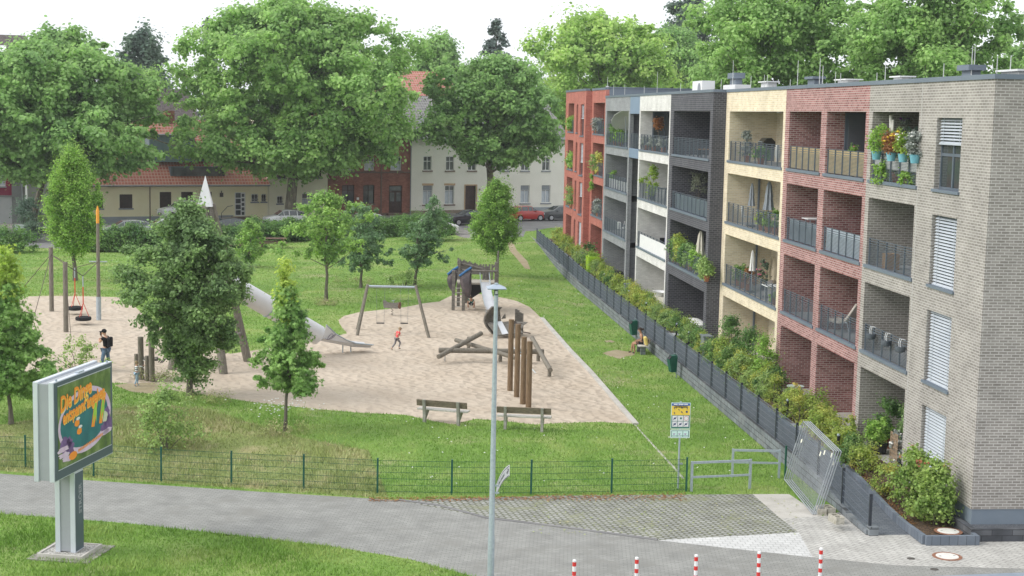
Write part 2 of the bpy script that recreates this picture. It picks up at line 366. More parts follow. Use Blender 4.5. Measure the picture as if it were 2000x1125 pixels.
P_sand=[(-60,100)]+gp((-80,580),(30,579),(120,578),(245,581),(275,610),(320,640),(390,676),(450,691),(520,681),(590,668),(640,660),(678,651),(668,640),(660,626),(672,617),(700,610),(735,606),(790,600),(830,592),(858,589),(880,578),(930,573),(985,582),(1010,588),(1035,600),(1058,622),(1075,642),(1110,682),(1152,727),(1200,782),(1240,828),(1170,824),(1100,826),(1045,829),(1000,824),(930,818),(885,829),(845,822),(790,810),(700,806),(620,799),(500,786),(430,776),(380,768),(330,762),(300,747),(250,749),(190,747),(130,741),(60,738),(-80,735))+[(-60,77)]
P_pad=gp((222,752),(250,749),(300,747),(330,762),(345,766),(300,770),(255,765))
P_worn=gp((990,470),(1000,470),(1010,490),(1030,510),(1036,526),(1026,525),(1012,508),(996,490))
P_dirt2=gp((1176,690),(1188,686),(1204,683),(1222,686),(1236,688),(1241,693),(1222,697),(1210,701),(1192,696))
P_dirt3=gp((1180,666),(1192,664),(1201,667),(1198,669),(1185,669))
P_street=[(-90,112)]+gp((-100,468),(20,476),(70,484),(140,486),(200,470),(400,455),(640,450),(860,448),(900,463),(935,468),(990,463),(1022,463))+[(14.3,134),(17,138),(60,152)]+[hs2(60,1.8),hs2(-75,1.8)]
P_side=[hs2(-75,1.8),hs2(60,1.8),hs2(60,-6),hs2(-75,-6)]
P_gr=gp((892,448),(935,452),(930,468),(900,463),(880,455))
P_front=[(-60,55)]+gp((0,1003),(250,1022),(500,1050),(640,1066),(800,1092),(920,1125),(985,1148),(1040,1170))+[(4.2,33),(6,26),(6,0),(-60,0)]
P_bank=[(-60,62)]+gp((0,920),(200,936),(500,956),(760,974),(720,880),(560,850),(400,800),(300,790),(200,800),(0,830))+[(-60,75)]
regions=[('concrete_slab',P_conc,m_conc),('slate_kerb_strip',P_slate,m_slate),('grass_grid_paving',P_grid,m_grid),('white_paving',P_wtri,m_white),('light_paving',P_light,m_light),
 ('retaining_strip',P_wall,m_conc),('garden_path',P_path,m_path),('planting_soil',P_bed,m_bed),('building_ground',P_bldg,m_conc),('paver_road',P_road,m_road),
 ('worn_patch',P_pad,m_dirt),('sand_area',P_sand,m_sand),('worn_footpath',P_worn,m_dirt),('bare_patch',P_dirt2,m_dirt),('bare_patch',P_dirt3,m_dirt),
 ('street_pavement',P_side,m_cobble),('cobbled_apron',P_gr,m_cobble),('street',P_street,m_asph),('front_lawn',P_front,g_front),('bank_grass',P_bank,g_bank)]
def inside(p,poly):
    x,y=p; c=False; j=len(poly)-1
    for i in range(len(poly)):
        xi,yi=poly[i]; xj,yj=poly[j]
        if (yi>y)!=(yj>y) and x<(xj-xi)*(y-yi)/(yj-yi)+xi: c=not c
        j=i
    return c
vs=[];es=[]
def addpoly(P,step=1.2):
    pts=[]
    for i in range(len(P)):
        a=Vector(P[i]);b=Vector(P[(i+1)%len(P)]); n=max(1,min(60,int((b-a).length/step)))
        for k in range(n): pts.append(a.lerp(b,k/n))
    o=len(vs); vs.extend(pts); es.extend([(o+i,o+(i+1)%len(pts)) for i in range(len(pts))])
for n_,P,m_ in regions: addpoly(P)
addpoly([(-3000,-1500),(3000,-1500),(3000,4000),(-3000,4000)],800)
y=28.
while y<230:
    st=.9 if y<66 else (1.6 if y<140 else 6)
    xr=(-28,18) if y<66 else ((-42,30) if y<140 else (-80,90))
    x=xr[0]
    while x<xr[1]:
        vs.append(Vector((x+random.uniform(-.2,.2)*st,y+random.uniform(-.2,.2)*st))); x+=st
    y+=st
V2,E2,F2,_,_,_=delaunay_2d_cdt(vs,es,[],0,1e-5)
V2=[tuple(v) for v in V2]; boxes=[(min(p[0] for p in P),max(p[0] for p in P),min(p[1] for p in P),max(p[1] for p in P)) for _,P,_ in regions]
tri={}
for f in F2:
    cx=sum(V2[i][0] for i in f)/3; cy=sum(V2[i][1] for i in f)/3; k=-1
    for i,(bx,(n_,P,m_)) in enumerate(zip(boxes,regions)):
        if bx[0]<=cx<=bx[1] and bx[2]<=cy<=bx[3] and inside((cx,cy),P): k=i; break
    tri.setdefault(k,[]).append(f)
HH=[h(x,y) if abs(x)<200 and y<400 else .9 for x,y in V2]
def rnd_surface(name):
    pass
SHEET={}
def sheet(name,fs,m,dz=0):
    used=sorted({i for f in fs for i in f}); ix={v:i for i,v in enumerate(used)}
    v=np.array([(V2[i][0],V2[i][1],HH[i]+dz) for i in used]); f=np.array([[ix[i] for i in t] for t in fs])
    n=np.cross(v[f[:,1]]-v[f[:,0]],v[f[:,2]]-v[f[:,0]])[:,2]<0; f[n]=f[n][:,::-1]
    o=npmesh(name,v,f,m,None,True); tag(o,kind='structure'); SHEET.setdefault(name,[]).append((v,f)); return o
for k,fs in tri.items():
    if k==-1:
        near=[f for f in fs if all(abs(V2[i][0])<140 and 20<V2[i][1]<235 for i in f)]; sn=set(map(tuple,near))
        sheet('park_lawn',near,g_lawn); sheet('far_ground',[f for f in fs if tuple(f) not in sn],m_far)
    else: sheet(regions[k][0],fs,regions[k][2],.06 if regions[k][0]=='planting_soil' else 0)
# ---------------------------------------------------------------- grass blades
def blades(name,shts,dens,hgt,wid,m,ok,kinds=1,seed=3,label=None):
    rg=np.random.default_rng(seed); VV=[];
    P=[]
    for v,f in shts:
        a,b,c=v[f[:,0]],v[f[:,1]],v[f[:,2]]; ar=.5*np.linalg.norm(np.cross(b-a,c-a),axis=1); ce=(a+b+c)/3
        keep=np.array([ok(q[0],q[1]) for q in ce]); 
        if not keep.any(): continue
        a,b,c,ar,ce=a[keep],b[keep],c[keep],ar[keep],ce[keep]
        w=ar*dens(ce); n=rg.poisson(w); i=np.repeat(np.arange(len(a)),n); u=rg.random((len(i),1)); s=rg.random((len(i),1)); fl=(u+s)>1; u=np.where(fl,1-u,u); s=np.where(fl,1-s,s)
        P.append(a[i]+(b-a)[i]*u+(c-a)[i]*s)
    p=np.vstack(P); n=len(p); ang=rg.random(n)*6.283; d=np.stack([np.cos(ang),np.sin(ang),np.zeros(n)],1)
    hh=(hgt(p)*(.5+rg.random(n)))[:,None]; ww=(wid(p)*(.7+.6*rg.random(n)))[:,None]; le=rg.normal(size=(n,3))*np.array([.45,.45,0])
    v=np.stack([p-d*ww,p+d*ww,p+le*hh+np.array([0,0,1])*hh],1).reshape(-1,3)
    o=npmesh(name,v,np.arange(n*3).reshape(n,3),m); tag(o,label,'grass',kind='stuff'); print(name,n); return o
def infr(x,y): return y>33 and abs(x-y*.097)<y*.37+1
hg=lambda b:(lambda p:b*(1+.6*np.sin(p[:,0]*.9+1.3*np.sin(p[:,1]*.7))*np.sin(p[:,1]*1.1+p[:,0]*.3)))
blades('front_grass',SHEET['front_lawn'],lambda c:480+0*c[:,1],hg(.085),lambda p:.011+0*p[:,0],m_blade,infr,label='short green grass in front of the paver road')
blades('lawn_grass',SHEET['park_lawn'],lambda c:np.clip(330*(50/c[:,1])**2.6,14,400),(lambda p:.07*np.clip(1.25-p[:,1]/160,.5,1)),lambda p:.010*(p[:,1]/50)**1.5,m_blade,lambda x,y:infr(x,y) and y<140,seed=5,label='mown green grass of the park lawn')
blades('bank_tall_grass',SHEET['bank_grass'],lambda c:260+0*c[:,1],hg(.11),lambda p:.012+0*p[:,0],m_blade2,infr,seed=6,label='tall yellowish grass on the bank behind the green fence')

rgc=np.random.default_rng(12); VV=[]
for _ in range(260):
    x_,y_=rgc.uniform(1.,14.),rgc.uniform(46.5,62.) if rgc.random()<.5 else rgc.uniform(60,105)
    if inside((x_,y_),P_sand) or x_>14.1: continue
    z_=h(x_,y_)+.07; s_=.022+.0003*y_; a_=rgc.random()*6; VV+=[(x_+s_*math.cos(a_+k*2.09),y_+s_*math.sin(a_+k*2.09),z_+.02*(k==1)) for k in range(3)]
tag(npmesh('clover_blossoms',np.array(VV),np.arange(len(VV)).reshape(-1,3),mat('clover white',(.72,.74,.68),rough=.8)),'tiny white clover blossoms scattered in the lawn','clover',kind='stuff')
# ---------------------------------------------------------------- apartment buildings
b_grey=brick('grey brick',(.235,.215,.195),(.335,.31,.285),(.50,.48,.45))
b_purp=brick('purple red brick',(.22,.08,.075),(.40,.20,.19),(.47,.39,.37))
b_yel=brick('yellow brick',(.62,.52,.35),(.76,.66,.48),(.74,.69,.58))
b_dark=brick('charcoal brick',(.055,.057,.068),(.085,.087,.1),(.17,.17,.185),bh=.1)
b_white=brick('white brick',(.63,.62,.60),(.75,.74,.72),(.62,.62,.60))
b_gry2=brick('mid grey brick',(.21,.22,.235),(.28,.29,.305),(.34,.35,.36))
b_red=brick('red brick cladding',(.36,.10,.075),(.47,.155,.12),(.44,.21,.18))
m_anth=mat('anthracite metal',(.09,.115,.145),(.12,.145,.175),sc=2,rough=.45,metal=.0,spec=.5)
m_cap=mat('slate blue sheet metal',(.135,.17,.215),(.165,.20,.245),sc=.5,rough=.45,spec=.5)
m_blue=mat('blue grey cladding',(.20,.27,.37),(.235,.31,.41),sc=.6,rough=.5)
m_plinth=mat('grey render plinth',(.17,.21,.255),(.205,.245,.29),sc=.8,rough=.9)
m_ceil=mat('loggia ceiling render',(.30,.30,.30),(.36,.36,.36),sc=.7,rough=.9)
m_floor=mat('balcony floor slabs',(.30,.31,.33),(.37,.38,.39),sc=2,rough=.85)
m_glass=mat('window glass',(.03,.04,.045),(.06,.075,.075),sc=.4,rough=.06,spec=.9)
m_blind=mat('venetian blind',(.44,.48,.53),(.52,.56,.60),sc=1,rough=.5)
m_blindd=mat('dark roller blind',(.13,.14,.16),(.17,.18,.20),sc=1,rough=.5)
m_roofs=mat('roof gravel',(.25,.25,.25),(.38,.37,.36),sc=8,rough=.95)
SILL=[.4,3.77,6.76,9.69]; OTOP=[3.17,6.15,9.08,12.02]
def rect_wall(b,X,T,y0,y1,z0,z1,holes):
    "vertical wall in the plane x=X, thickness T, with rectangular holes (ya,yb,za,zb)"
    ys=sorted({y0,y1,*[v for q in holes for v in q[:2]]}); ys=[v for v in ys if y0<=v<=y1]
    for a,c in zip(ys,ys[1:]):
        m=(a+c)/2; hz=sorted([(q[2],q[3]) for q in holes if q[0]<m<q[1]]); z=z0
        for p,q in hz:
            if p>z: b.box(X,X+T,a,c,z,p)
            z=max(z,q)
        if z<z1: b.box(X,X+T,a,c,z,z1)
def railing(par,X,y0,y1,z,lou=True,step=.95,parent=None):
    b=B(); n=max(2,round((y1-y0)/step)); 
    for i in range(n+1):
        y=y0+.06+(y1-y0-.12)*i/n; b.box(X-.02,X+.03,y-.02,y+.02,z+.02,z+.93)
    for zz in (.93,.845,.76): b.box(X-.028,X-.005,y0+.02,y1-.02,z+zz-.022,z+zz)
    if lou:
        k=14
        for i in range(k): zz=z+.06+i*.047; b.box(X-.012,X+.004,y0+.03,y1-.03,zz,zz+.014)
    return b.build('railing',m_anth,par)
def loggia(bld,X,ya,yb,f,mb,D=2.3,sill=None,top=None,side=None,door=None,rail=True,pipe=False):
    s=SILL[f] if sill is None else sill; t=OTOP[f] if top is None else top
    b=B(); fx=X+.25; bx=X+D; fl=s-.03 if f else s
    b.quad((fx,yb,fl),(bx,yb,fl),(bx,yb,t+.02),(fx,yb,t+.02)); b.quad((fx,ya,fl),(bx,ya,fl),(bx,ya,t+.02),(fx,ya,t+.02)); b.quad((bx,ya,fl),(bx,yb,fl),(bx,yb,t+.02),(bx,ya,t+.02))
    lo=b.build('loggia_wall',mb,bld)
    B().box(fx,bx,ya,yb,fl-.12,fl).build('floor_slab',m_floor,lo)
    B().box(fx,bx,ya,yb,t+.003,t+.1).build('ceiling',m_ceil,lo)
    if f:
        B().box(X-.05,X+.12,ya-.12,yb+.12,s-.10,s+.012).build('sill',m_cap,lo)
        if rail: railing(lo,X+.09,ya,yb,s)
    dy=door or (ya+.25,ya+min(2.4,(yb-ya)*.55))
    d=B(); d.box(bx-.06,bx,dy[0],dy[1],fl,t-.12); d.build('door_frame',m_anth,lo)
    g=B(); w=(dy[1]-dy[0])/2
    for i in range(2): g.box(bx-.075,bx-.05,dy[0]+.07+i*w,dy[0]+w*(i+1)-.05,fl+.09,t-.2)
    g.build('patio_door',m_glass,lo)
    if side:
        q=B(); q.box(fx+side[0],fx+side[1],yb-.07,yb,fl+.02,t-.03); q.build('window_frame',m_anth,lo)
        q=B()
        if side[2]=='blind':
            k=30
            for i in range(k): zz=fl+.1+(t-.2-fl)*i/k; q.box(fx+side[0]+.12,fx+side[1]-.06,yb-.105,yb-.07,zz,zz+(t-.2-fl)/k*.8)
            q.build('roller_blind',m_blindd,lo)
        else:
            q.box(fx+side[0]+.08,(2*fx+side[0]+side[1])/2-.04,yb-.09,yb-.06,fl+.1,t-.12); q.box((2*fx+side[0]+side[1])/2+.04,fx+side[1]-.08,yb-.09,yb-.06,fl+.1,t-.12); q.build('patio_door',m_glass,lo)
    if pipe:
        B().tube((X+1.55,yb-.08,fl),(X+1.55,yb-.08,t),.055,n=8).build('downpipe',m_anth,lo)
    return lo
def window(bld,X,ya,yb,za,zb,blind=1.,frac=1.,mid=True,bm=None):
    x=X+.2; f=B(); e=.07
    f.box(x-.03,x+.03,ya,ya+e,za,zb); f.box(x-.03,x+.03,yb-e,yb,za,zb); f.box(x-.029,x+.029,ya+e,yb-e,za,za+e); f.box(x-.029,x+.029,ya+e,yb-e,zb-e,zb)
    if mid: f.box(x-.028,x+.028,(ya+yb)/2-.05,(ya+yb)/2+.05,za+e,zb-e); f.box(x-.027,x+.027,ya+e,yb-e,za+1.0,za+1.09)
    o=f.build('window',m_anth,bld)
    B().box(x,x+.02,ya+e*.5,yb-e*.5,za+e*.5,zb-e*.5).build('pane',m_glass,o)
    B().box(X-.06,X+.24,ya-.08,yb+.08,za-.09,za-.004).build('sill',m_cap,o)
    if blind:
        z=zb-(zb-za)*blind; b=B(); k=int((zb-z)/.095)
        for i in range(k):
            zz=z+.02+i*.095
            b.add([(x-.11,ya+.04,zz),(x-.11,yb-.04,zz),(x-.06,yb-.04,zz+.05),(x-.06,ya+.04,zz+.05),(x-.108,ya+.04,zz-.006),(x-.108,yb-.04,zz-.006),(x-.054,yb-.04,zz+.046),(x-.054,ya+.04,zz+.046)],[(0,1,2,3),(7,6,5,4),(0,4,5,1),(2,6,7,3)])
        b.box(x-.12,x-.04,ya+.03,yb-.03,z-.03,z+.02)
        for yy in (ya+.35,yb-.35): b.box(x-.118,x-.114,yy-.01,yy+.01,z,zb)
        b.build('venetian_blind',bm or m_blind,o)
    return o
# --- near building: grey, purple red and yellow bays
NB=thing('apartment_building','nearest apartment block, with grey, purple red and yellow brick bays and deep balconies','building',(17.3,40.65,0))
NB.location=(0,0,0)
X=17.3; RT0=12.93
def bay(bld,X,y0,y1,mb,holes,z1=RT0,z0=.75,name='brick_facade'):
    b=B(); rect_wall(b,X,.25,y0,y1,z0,z1,holes); return b.build(name,mb,bld)
hg_=[(46.33,50.73,SILL[i],OTOP[i]) for i in range(4)]; hw_=[(42.83,44.8,SILL[i]-.09+(.0 if i else .75),OTOP[i]-.18) for i in range(4)]
hg_[0]=(46.33,50.73,0,OTOP[0])
bay(NB,X,40.9,51.1,b_grey,hg_+hw_)
bay(NB,X,51.1,61.6,b_purp,[(a,c,(SILL[i] if i else 0),OTOP[i]) for a,c in ((51.44,55.92),(56.63,61.0)) for i in range(4)],z0=.4)
bay(NB,X,61.6,72.05,b_yel,[(61.95,71.32,(SILL[i] if i else 0),OTOP[i]) for i in range(4)],z0=.4)
e=B(); e.box(X,31,40.65,40.9,.75,RT0); e.build('end_wall',b_grey,NB)
p=B(); p.box(X+.03,31,40.67,40.9,.2,.75); p.box(X+.03,X+.25,40.9,46.33,.2,.75); p.build('plinth',m_plinth,NB)
bd=B(); bd.box(X+2.32,31,40.9,72.05,.2,12.6); bd.box(X+.25,X+2.32,40.9,46.28,.2,12.6)
for i in range(4): pass
bd.box(X+.25,31,40.9,72.05,12.2,12.6); bd.build('building_body',m_roofs,NB)
pc=B(); pc.box(X-.04,X+.32,40.61,72.05,12.93,13.07); pc.box(X+.32,31,40.61,40.97,12.93,13.07); pc.box(30.7,31,40.97,72.05,12.93,13.07); pc.box(X+.32,30.7,71.75,72.05,12.93,13.07); pc.build('parapet_cap',m_cap,NB)
B().box(30.75,31,40.9,72.05,12.5,12.93).build('rear_parapet',b_grey,NB)
rw=B(); rw.box(X+.25,31,71.8,72.05,.2,12.93); rw.build('party_wall',b_yel,NB)
for f in range(4):
    loggia(NB,X,46.33,50.73,f,b_grey)
    loggia(NB,X,51.44,55.92,f,b_purp,side=(.45,1.95,'blind') if f==3 else None)
    loggia(NB,X,56.63,61.0,f,b_purp)
    loggia(NB,X,61.95,71.32,f,b_yel,door=(62.3,65.2),pipe=f in(1,2,0))
    q=hw_[f]; window(NB,X,q[0],q[1],q[2]+.09,q[3],blind=.36 if f==3 else 1.)
# --- middle building: charcoal, white, and mid grey bays, set forward
MBd=thing('apartment_building','four storey block with charcoal, white and mid grey brick bays, middle one of the row','building',(0,0,0))
X=16.65
hs_=lambda a,c:[(a,c,(SILL[i] if i else 0),OTOP[i]) for i in range(4)]
bay(MBd,X,72.3,82.3,b_dark,hs_(72.63,81.44),z0=.3); bay(MBd,X,82.3,91.8,b_white,hs_(82.58,91.47),z0=.3); bay(MBd,X,95.2,105.2,b_gry2,hs_(95.64,104.53),z0=.3)
B().box(X,19.2,72.05,72.3,.2,RT0).build('end_wall',b_dark,MBd)
B().box(X+1.2,X+1.4,91.8,95.2,.3,11.8).build('recessed_wall',b_dark,MBd)
B().box(X,X+.2,91.8,95.2,11.85,RT0).build('blue_panel',m_blue,MBd); B().box(X,X+.2,91.8,95.2,9.1,9.69).build('blue_panel',m_blue,MBd)
q=B(); q.box(X+.2,X+1.2,91.8,95.2,9.2,9.6); q.box(X+.2,X+1.2,91.8,95.2,11.9,12.2); q.build('recess_floor',m_floor,MBd)
railing(MBd,X+.09,91.9,95.1,9.69)
q=B(); q.box(X+2.32,31,72.3,105.2,.2,12.6); q.box(X+.25,31,72.3,105.2,12.2,12.6); q.box(X+1.4,X+2.32,91.6,95.3,.2,12.3); q.box(X+.25,X+2.32,81.5,82.5,.2,12.3); q.build('building_body',m_roofs,MBd)
q=B(); q.box(X-.04,X+.32,72.01,105.2,12.93,13.07); q.box(X+.32,31,72.06,72.37,12.93,13.065); q.build('parapet_cap',m_cap,MBd)
for f in range(4):
    loggia(MBd,X,72.63,81.44,f,b_dark,door=(73,76)); loggia(MBd,X,82.58,91.47,f,b_white,side=(.5,2.0,'door') if f==3 else None,door=(83,86)); loggia(MBd,X,95.64,104.53,f,b_gry2,door=(96,99))
# --- far building: red
RB=thing('apartment_building','four storey block clad in plain red brick with narrow tall windows, farthest of the row','building',(0,0,0))
s2=[.5,4.43,7.4,10.37]; t2=[3.75,6.75,9.7,12.6]; RT2=13.5
bay(RB,16.65,105.2,111.6,b_red,[(105.5,110.7,(s2[i] if i else 0),t2[i]) for i in range(4)],z1=RT2,z0=.3)
ha=[(118.,121.3,(s2[i] if i else 0),t2[i]) for i in range(4)]; hb_=[(115.7,116.6,s2[i]-.1+(.3 if i==0 else 0),t2[i]-.1) for i in range(4)]; hc=[(112.5,114.3,s2[i]-.3+(.5 if i==0 else 0),t2[i]-.1) for i in range(4)]
bay(RB,16.2,111.85,122.7,b_red,ha+hb_+hc,z1=RT2,z0=.3)
B().box(16.2,18.9,111.6,111.85,.3,RT2).build('end_wall',b_red,RB); B().box(16.2,30,122.7,122.95,.3,RT2).build('end_wall',b_red,RB)
q=B(); q.box(18.97,30,105.25,122.7,.3,12.9); q.box(16.9,30,105.25,111.6,12.75,13.1); q.box(16.45,30,111.85,122.7,12.75,13.1)
q.box(16.45,18.5,111.85,117.7,.3,12.7);q.build('building_body',m_roofs,RB)
B().box(16.9,30,105.2,105.4,12.6,13.62).build('blue_parapet',m_cap,RB)
q=B(); q.box(16.61,16.95,105.2,111.6,RT2,13.66); q.box(16.16,16.5,111.56,122.95,RT2,13.66); q.box(16.95,30,105.16,105.5,13.62,13.7); q.build('parapet_cap',m_cap,RB)
for f in range(4):
    loggia(RB,16.65,105.5,110.7,f,b_red,sill=s2[f],top=t2[f]); loggia(RB,16.2,118.,121.3,f,b_red,sill=s2[f],top=t2[f])
    window(RB,16.2,*hb_[f][:2],hb_[f][2]+.09,hb_[f][3],blind=0,mid=False)
    window(RB,16.2,*hc[f][:2],hc[f][2]+.09,hc[f][3],blind=.45 if f in(1,3) else .6 if f==2 else 1.,mid=False)
# --- gravel strip, kerbs
m_curb=brick('slate kerb stones',(.13,.155,.19),(.18,.205,.24),(.07,.08,.09),bw=.25,bh=.6,ms=.008,dirt=.15)
m_gravel=mat('dark gravel',(.03,.035,.045),(.20,.21,.23),sc=34,rough=.95,bump=1,bsc=40)
m_curbd=brick('dark stone edging',(.065,.07,.08),(.12,.125,.135),(.04,.04,.045),bw=.6,bh=.17,ms=.01,dirt=.35)
def single(b,name,m,label,cat,group=None,**k): return tag(b.build(name,m,**k),label,cat,group)
q=B(); q.box(17.2,60,39.95,40.10,-.1,.36); q.box(17.05,17.2,39.95,46.2,-.1,.36); single(q,'edging_wall',m_curbd,'low dark stone edging that holds the gravel against the grey brick corner','edging')
struct(B().box(17.2,60,40.10,40.67,-.1,.30).box(17.2,17.33,40.67,46.2,-.1,.30),'gravel_strip',m_gravel)
q=B(); q.box(15.62,17.15,39.6,39.72,-.1,.27); q.box(17.03,17.15,39.72,39.96,-.1,.27)
for i in range(60):
    y0=39.72+i*1.5; y1=y0+1.5
    if y0>128: break
    za_=h(15.6,y0)+max(.11,.27-.03*i); zb_=h(15.6,y1)+max(.11,.27-.03*(i+1)); zl=h(15.6,y0)-.15; q.add([(15.54,y0,zl),(15.66,y0,zl),(15.66,y0,za_),(15.54,y0,za_),(15.54,y1,zl),(15.66,y1,zl),(15.66,y1,zb_),(15.54,y1,zb_)],[(0,1,2,3),(7,6,5,4),(0,4,5,1),(1,5,6,2),(2,6,7,3),(3,7,4,0)])
single(q,'kerb',m_curb,'slate grey kerb around the planting bed along the dark path','kerb')
# --- patio slabs and cross paths
q=B()
for y0,y1 in ((46.4,50.7),(51.5,61.),(62,71.3),(72.7,81.4),(82.6,91.4),(95.7,104.5),(105.5,121.)): q.box(16.35 if y0<72 else 15.95,19.6,y0,y1,.1,.402)
for px,py in ((1655,840),(1330,658),(1175,545)):
    c=G(px,py); q.box(15.6,17.3,c.y-.6,c.y+.6,.2,.62)
struct(q,'patio_slabs',mat('patio concrete slabs',(.34,.35,.37),(.42,.43,.44),sc=1.5,rough=.85))
# --- roof equipment
m_unit=mat('white painted metal',(.72,.74,.75),(.78,.79,.79),sc=2,rough=.5)
def roofbox(px0,px1,py,Xr,depth,nm,label,m,cap=None,z0=12.6,ph=None):
    c=on_x(px0,Xr,13.2); a=on_x(px0+(px1-px0)*.42,Xr,13.2); depth=(px1-px0)*.55*c.y/F; zt=at_x((px0+px1)/2,py,Xr).z
    b=B(); o=None; w=(c.y-a.y)
    t=thing(nm,label,'roof fitting',(Xr,a.y,z0)); b.box(0,depth,0,w,0,zt-z0); b.build('housing',m,t)
    if cap: B().box(-.12,depth+.12,-.15,w+.15,zt-z0,zt-z0+cap).build('cover',m,t)
    return t,w,zt-z0
t,w,z=roofbox(1352,1397,157,19.2,.9,'air_conditioner','white outdoor air conditioner unit with round fan grille on the charcoal bay roof',m_unit)
b=B(); b.T=Matrix.Translation((-.012,w*.28,z*.6))@Matrix.Rotation(R(90),4,'Y'); b.lathe([(.36,-.01),(.36,.03),(.3,.035)],n=20); b.build('fan_grille',mat('fan grille grey',(.25,.27,.3),rough=.6),t)
roofbox(1425,1450,153,21.,1.2,'chimney','slate blue chimney with a wide cover on the roof of the yellow bay',m_cap,.32)
roofbox(1412,1468,164.5,20.3,1.,'skylight','long low white skylight beside the slate blue chimney',m_unit)
roofbox(1486,1518,160.5,20.,1.,'skylight','small white skylight above the yellow bay',m_unit,.06)
roofbox(1577,1607,154,20.5,1.,'vent','slate blue roof vent above the purple red bay',m_cap,.12)
roofbox(1636,1680,156,19.5,1.,'skylight','flat white skylight above the seam of the purple red and grey bays',m_unit,.05)
roofbox(1745,1782,150.5,19.6,1.,'skylight','flat white skylight above the grey balcony bay',m_unit,.05)
roofbox(1878,1917,137,19.6,1.2,'vent','wide slate blue roof vent above the grey corner window',m_cap,.18)
roofbox(1955,2040,138.5,19.3,1.2,'skylight','white skylight at the right end of the roof',m_unit,.06)
m_rod=mat('galvanised rod',(.55,.57,.56),rough=.4,metal=.3)
for i,(px,pt,XX) in enumerate([(1186,150,17.0),(1198,166,17),(1220,165,17),(1258,168,17),(1283,140,19),(1329,162,17),(1430,118,20.6),(1408,155,18),(1466,148,18),(1492,146,19),(1498,146,19.3),(1543,155,18),(1557,118,18),(1600,114,18),(1606,128,18),(1631,140,18.4),(1641,143,18.4),(1712,142,18.4),(1728,122,18.6),(1842,124,18.6),(1896,90,19.6),(1901,92,19.8),(1946,110,18.5),(1972,108,19.3)]):
    c=on_x(px,XX,13.); zt=at_x(px,pt,XX).z; zb=13.7 if c.y>106 else 12.6
    b=B(); b.tube((0,0,0),(0,0,zt-zb),.022,.012,6); b.lathe([(.12,0),(.12,.06),(.05,.08)],n=8)
    o=tag(b.build('lightning_rod',m_rod),'thin galvanised lightning rod standing on the flat roof edge','lightning rod','lightning rods on the flat roofs'); o.location=(XX,c.y,zb)

m_joint=mat('sealant joint',(.50,.49,.47),rough=.9); m_jr=mat('dull rose joint',(.34,.22,.21),rough=.9)
B().box(17.294,17.3,46.12,46.15,.75,12.92).build('expansion_joint',m_joint,NB); B().box(17.294,17.3,56.27,56.29,.4,12.92).build('expansion_joint',m_jr,NB)
for f in range(4):
    for nm_,X_,ya_,yb_ in ((NB,17.3,46.33,50.73),(NB,17.3,56.63,61.0),(NB,17.3,61.95,71.32),(MBd,16.65,72.63,81.44),(MBd,16.65,82.58,91.47)):
        B().lathe([(.09,-.05),(.10,-.01),(.10,0)],(X_+1.1,(ya_+yb_)/2,OTOP[f]),14).build('ceiling_lamp',m_unit,nm_)
# ---------------------------------------------------------------- retaining wall, fences, street furniture
m_block=brick('grey concrete blocks',(.155,.175,.19),(.225,.245,.26),(.07,.075,.08),bw=.5,bh=.2,ms=.016,dirt=.22,c3=(.22,.23,.235))
m_galv=mat('galvanised steel',(.36,.42,.47),(.46,.52,.56),sc=14,rough=.45,metal=.35)
m_green=mat('dark green powder coat',(.012,.085,.06),(.02,.11,.075),sc=5,rough=.5)
m_wood=mat('weathered round timber',(.15,.135,.11),(.27,.245,.205),sc=3.,rough=.9,bump=.6,bsc=14,stretch=(9,9,1.2),c3=(.21,.19,.155))
m_wood2=mat('brown round timber',(.16,.105,.06),(.26,.18,.11),sc=3.,rough=.85,bump=.5,bsc=14,stretch=(9,9,1.2))
m_plank=mat('grey weathered planks',(.13,.12,.105),(.25,.23,.2),sc=2.5,rough=.9,bump=.6,bsc=12,stretch=(2,2,9))
m_seat=mat('pale worn seat plank',(.42,.40,.36),(.58,.56,.52),sc=4,rough=.8,stretch=(1,6,6))
m_steel=mat('polished steel slide',(.55,.56,.58),(.66,.67,.68),sc=1.2,rough=.32,metal=.55)
m_black=mat('black plastic',(.015,.016,.018),rough=.5)
m_whitep=mat('white paint',(.72,.73,.74),(.80,.80,.80),sc=4,rough=.45)
m_redp=mat('red paint',(.62,.045,.04),rough=.4)
def singlet(b,name,m,label,cat,loc=(0,0,0),rz=0,group=None,**k):
    o=tag(b.build(name,m,**k),label,cat,group); o.location=loc; o.rotation_euler=(0,0,rz); return o
b=B(); ys=[42.6]+[44+i*1.5 for i in range(58)]
for a,c in zip(ys,ys[1:]):
    za,zc=path_h(a)+.09,path_h(c)+.09; za2=h(14.2,a)-.4; zc2=h(14.2,c)-.4
    b.add([(14.28,a,za2),(14.5,a,za2),(14.5,a,za),(14.28,a,za),(14.28,c,zc2),(14.5,c,zc2),(14.5,c,zc),(14.28,c,zc)],[(0,1,2,3),(7,6,5,4),(0,4,5,1),(1,5,6,2),(2,6,7,3),(3,7,4,0)])
single(b,'retaining_wall',m_block,'long grey concrete block retaining wall between the lawn and the dark path','wall')
singlet(B().box(14.27,14.47,40.72,42.6,-.1,.14),'kerb',m_block,'low concrete kerb under the end posts of the anthracite fence','kerb')
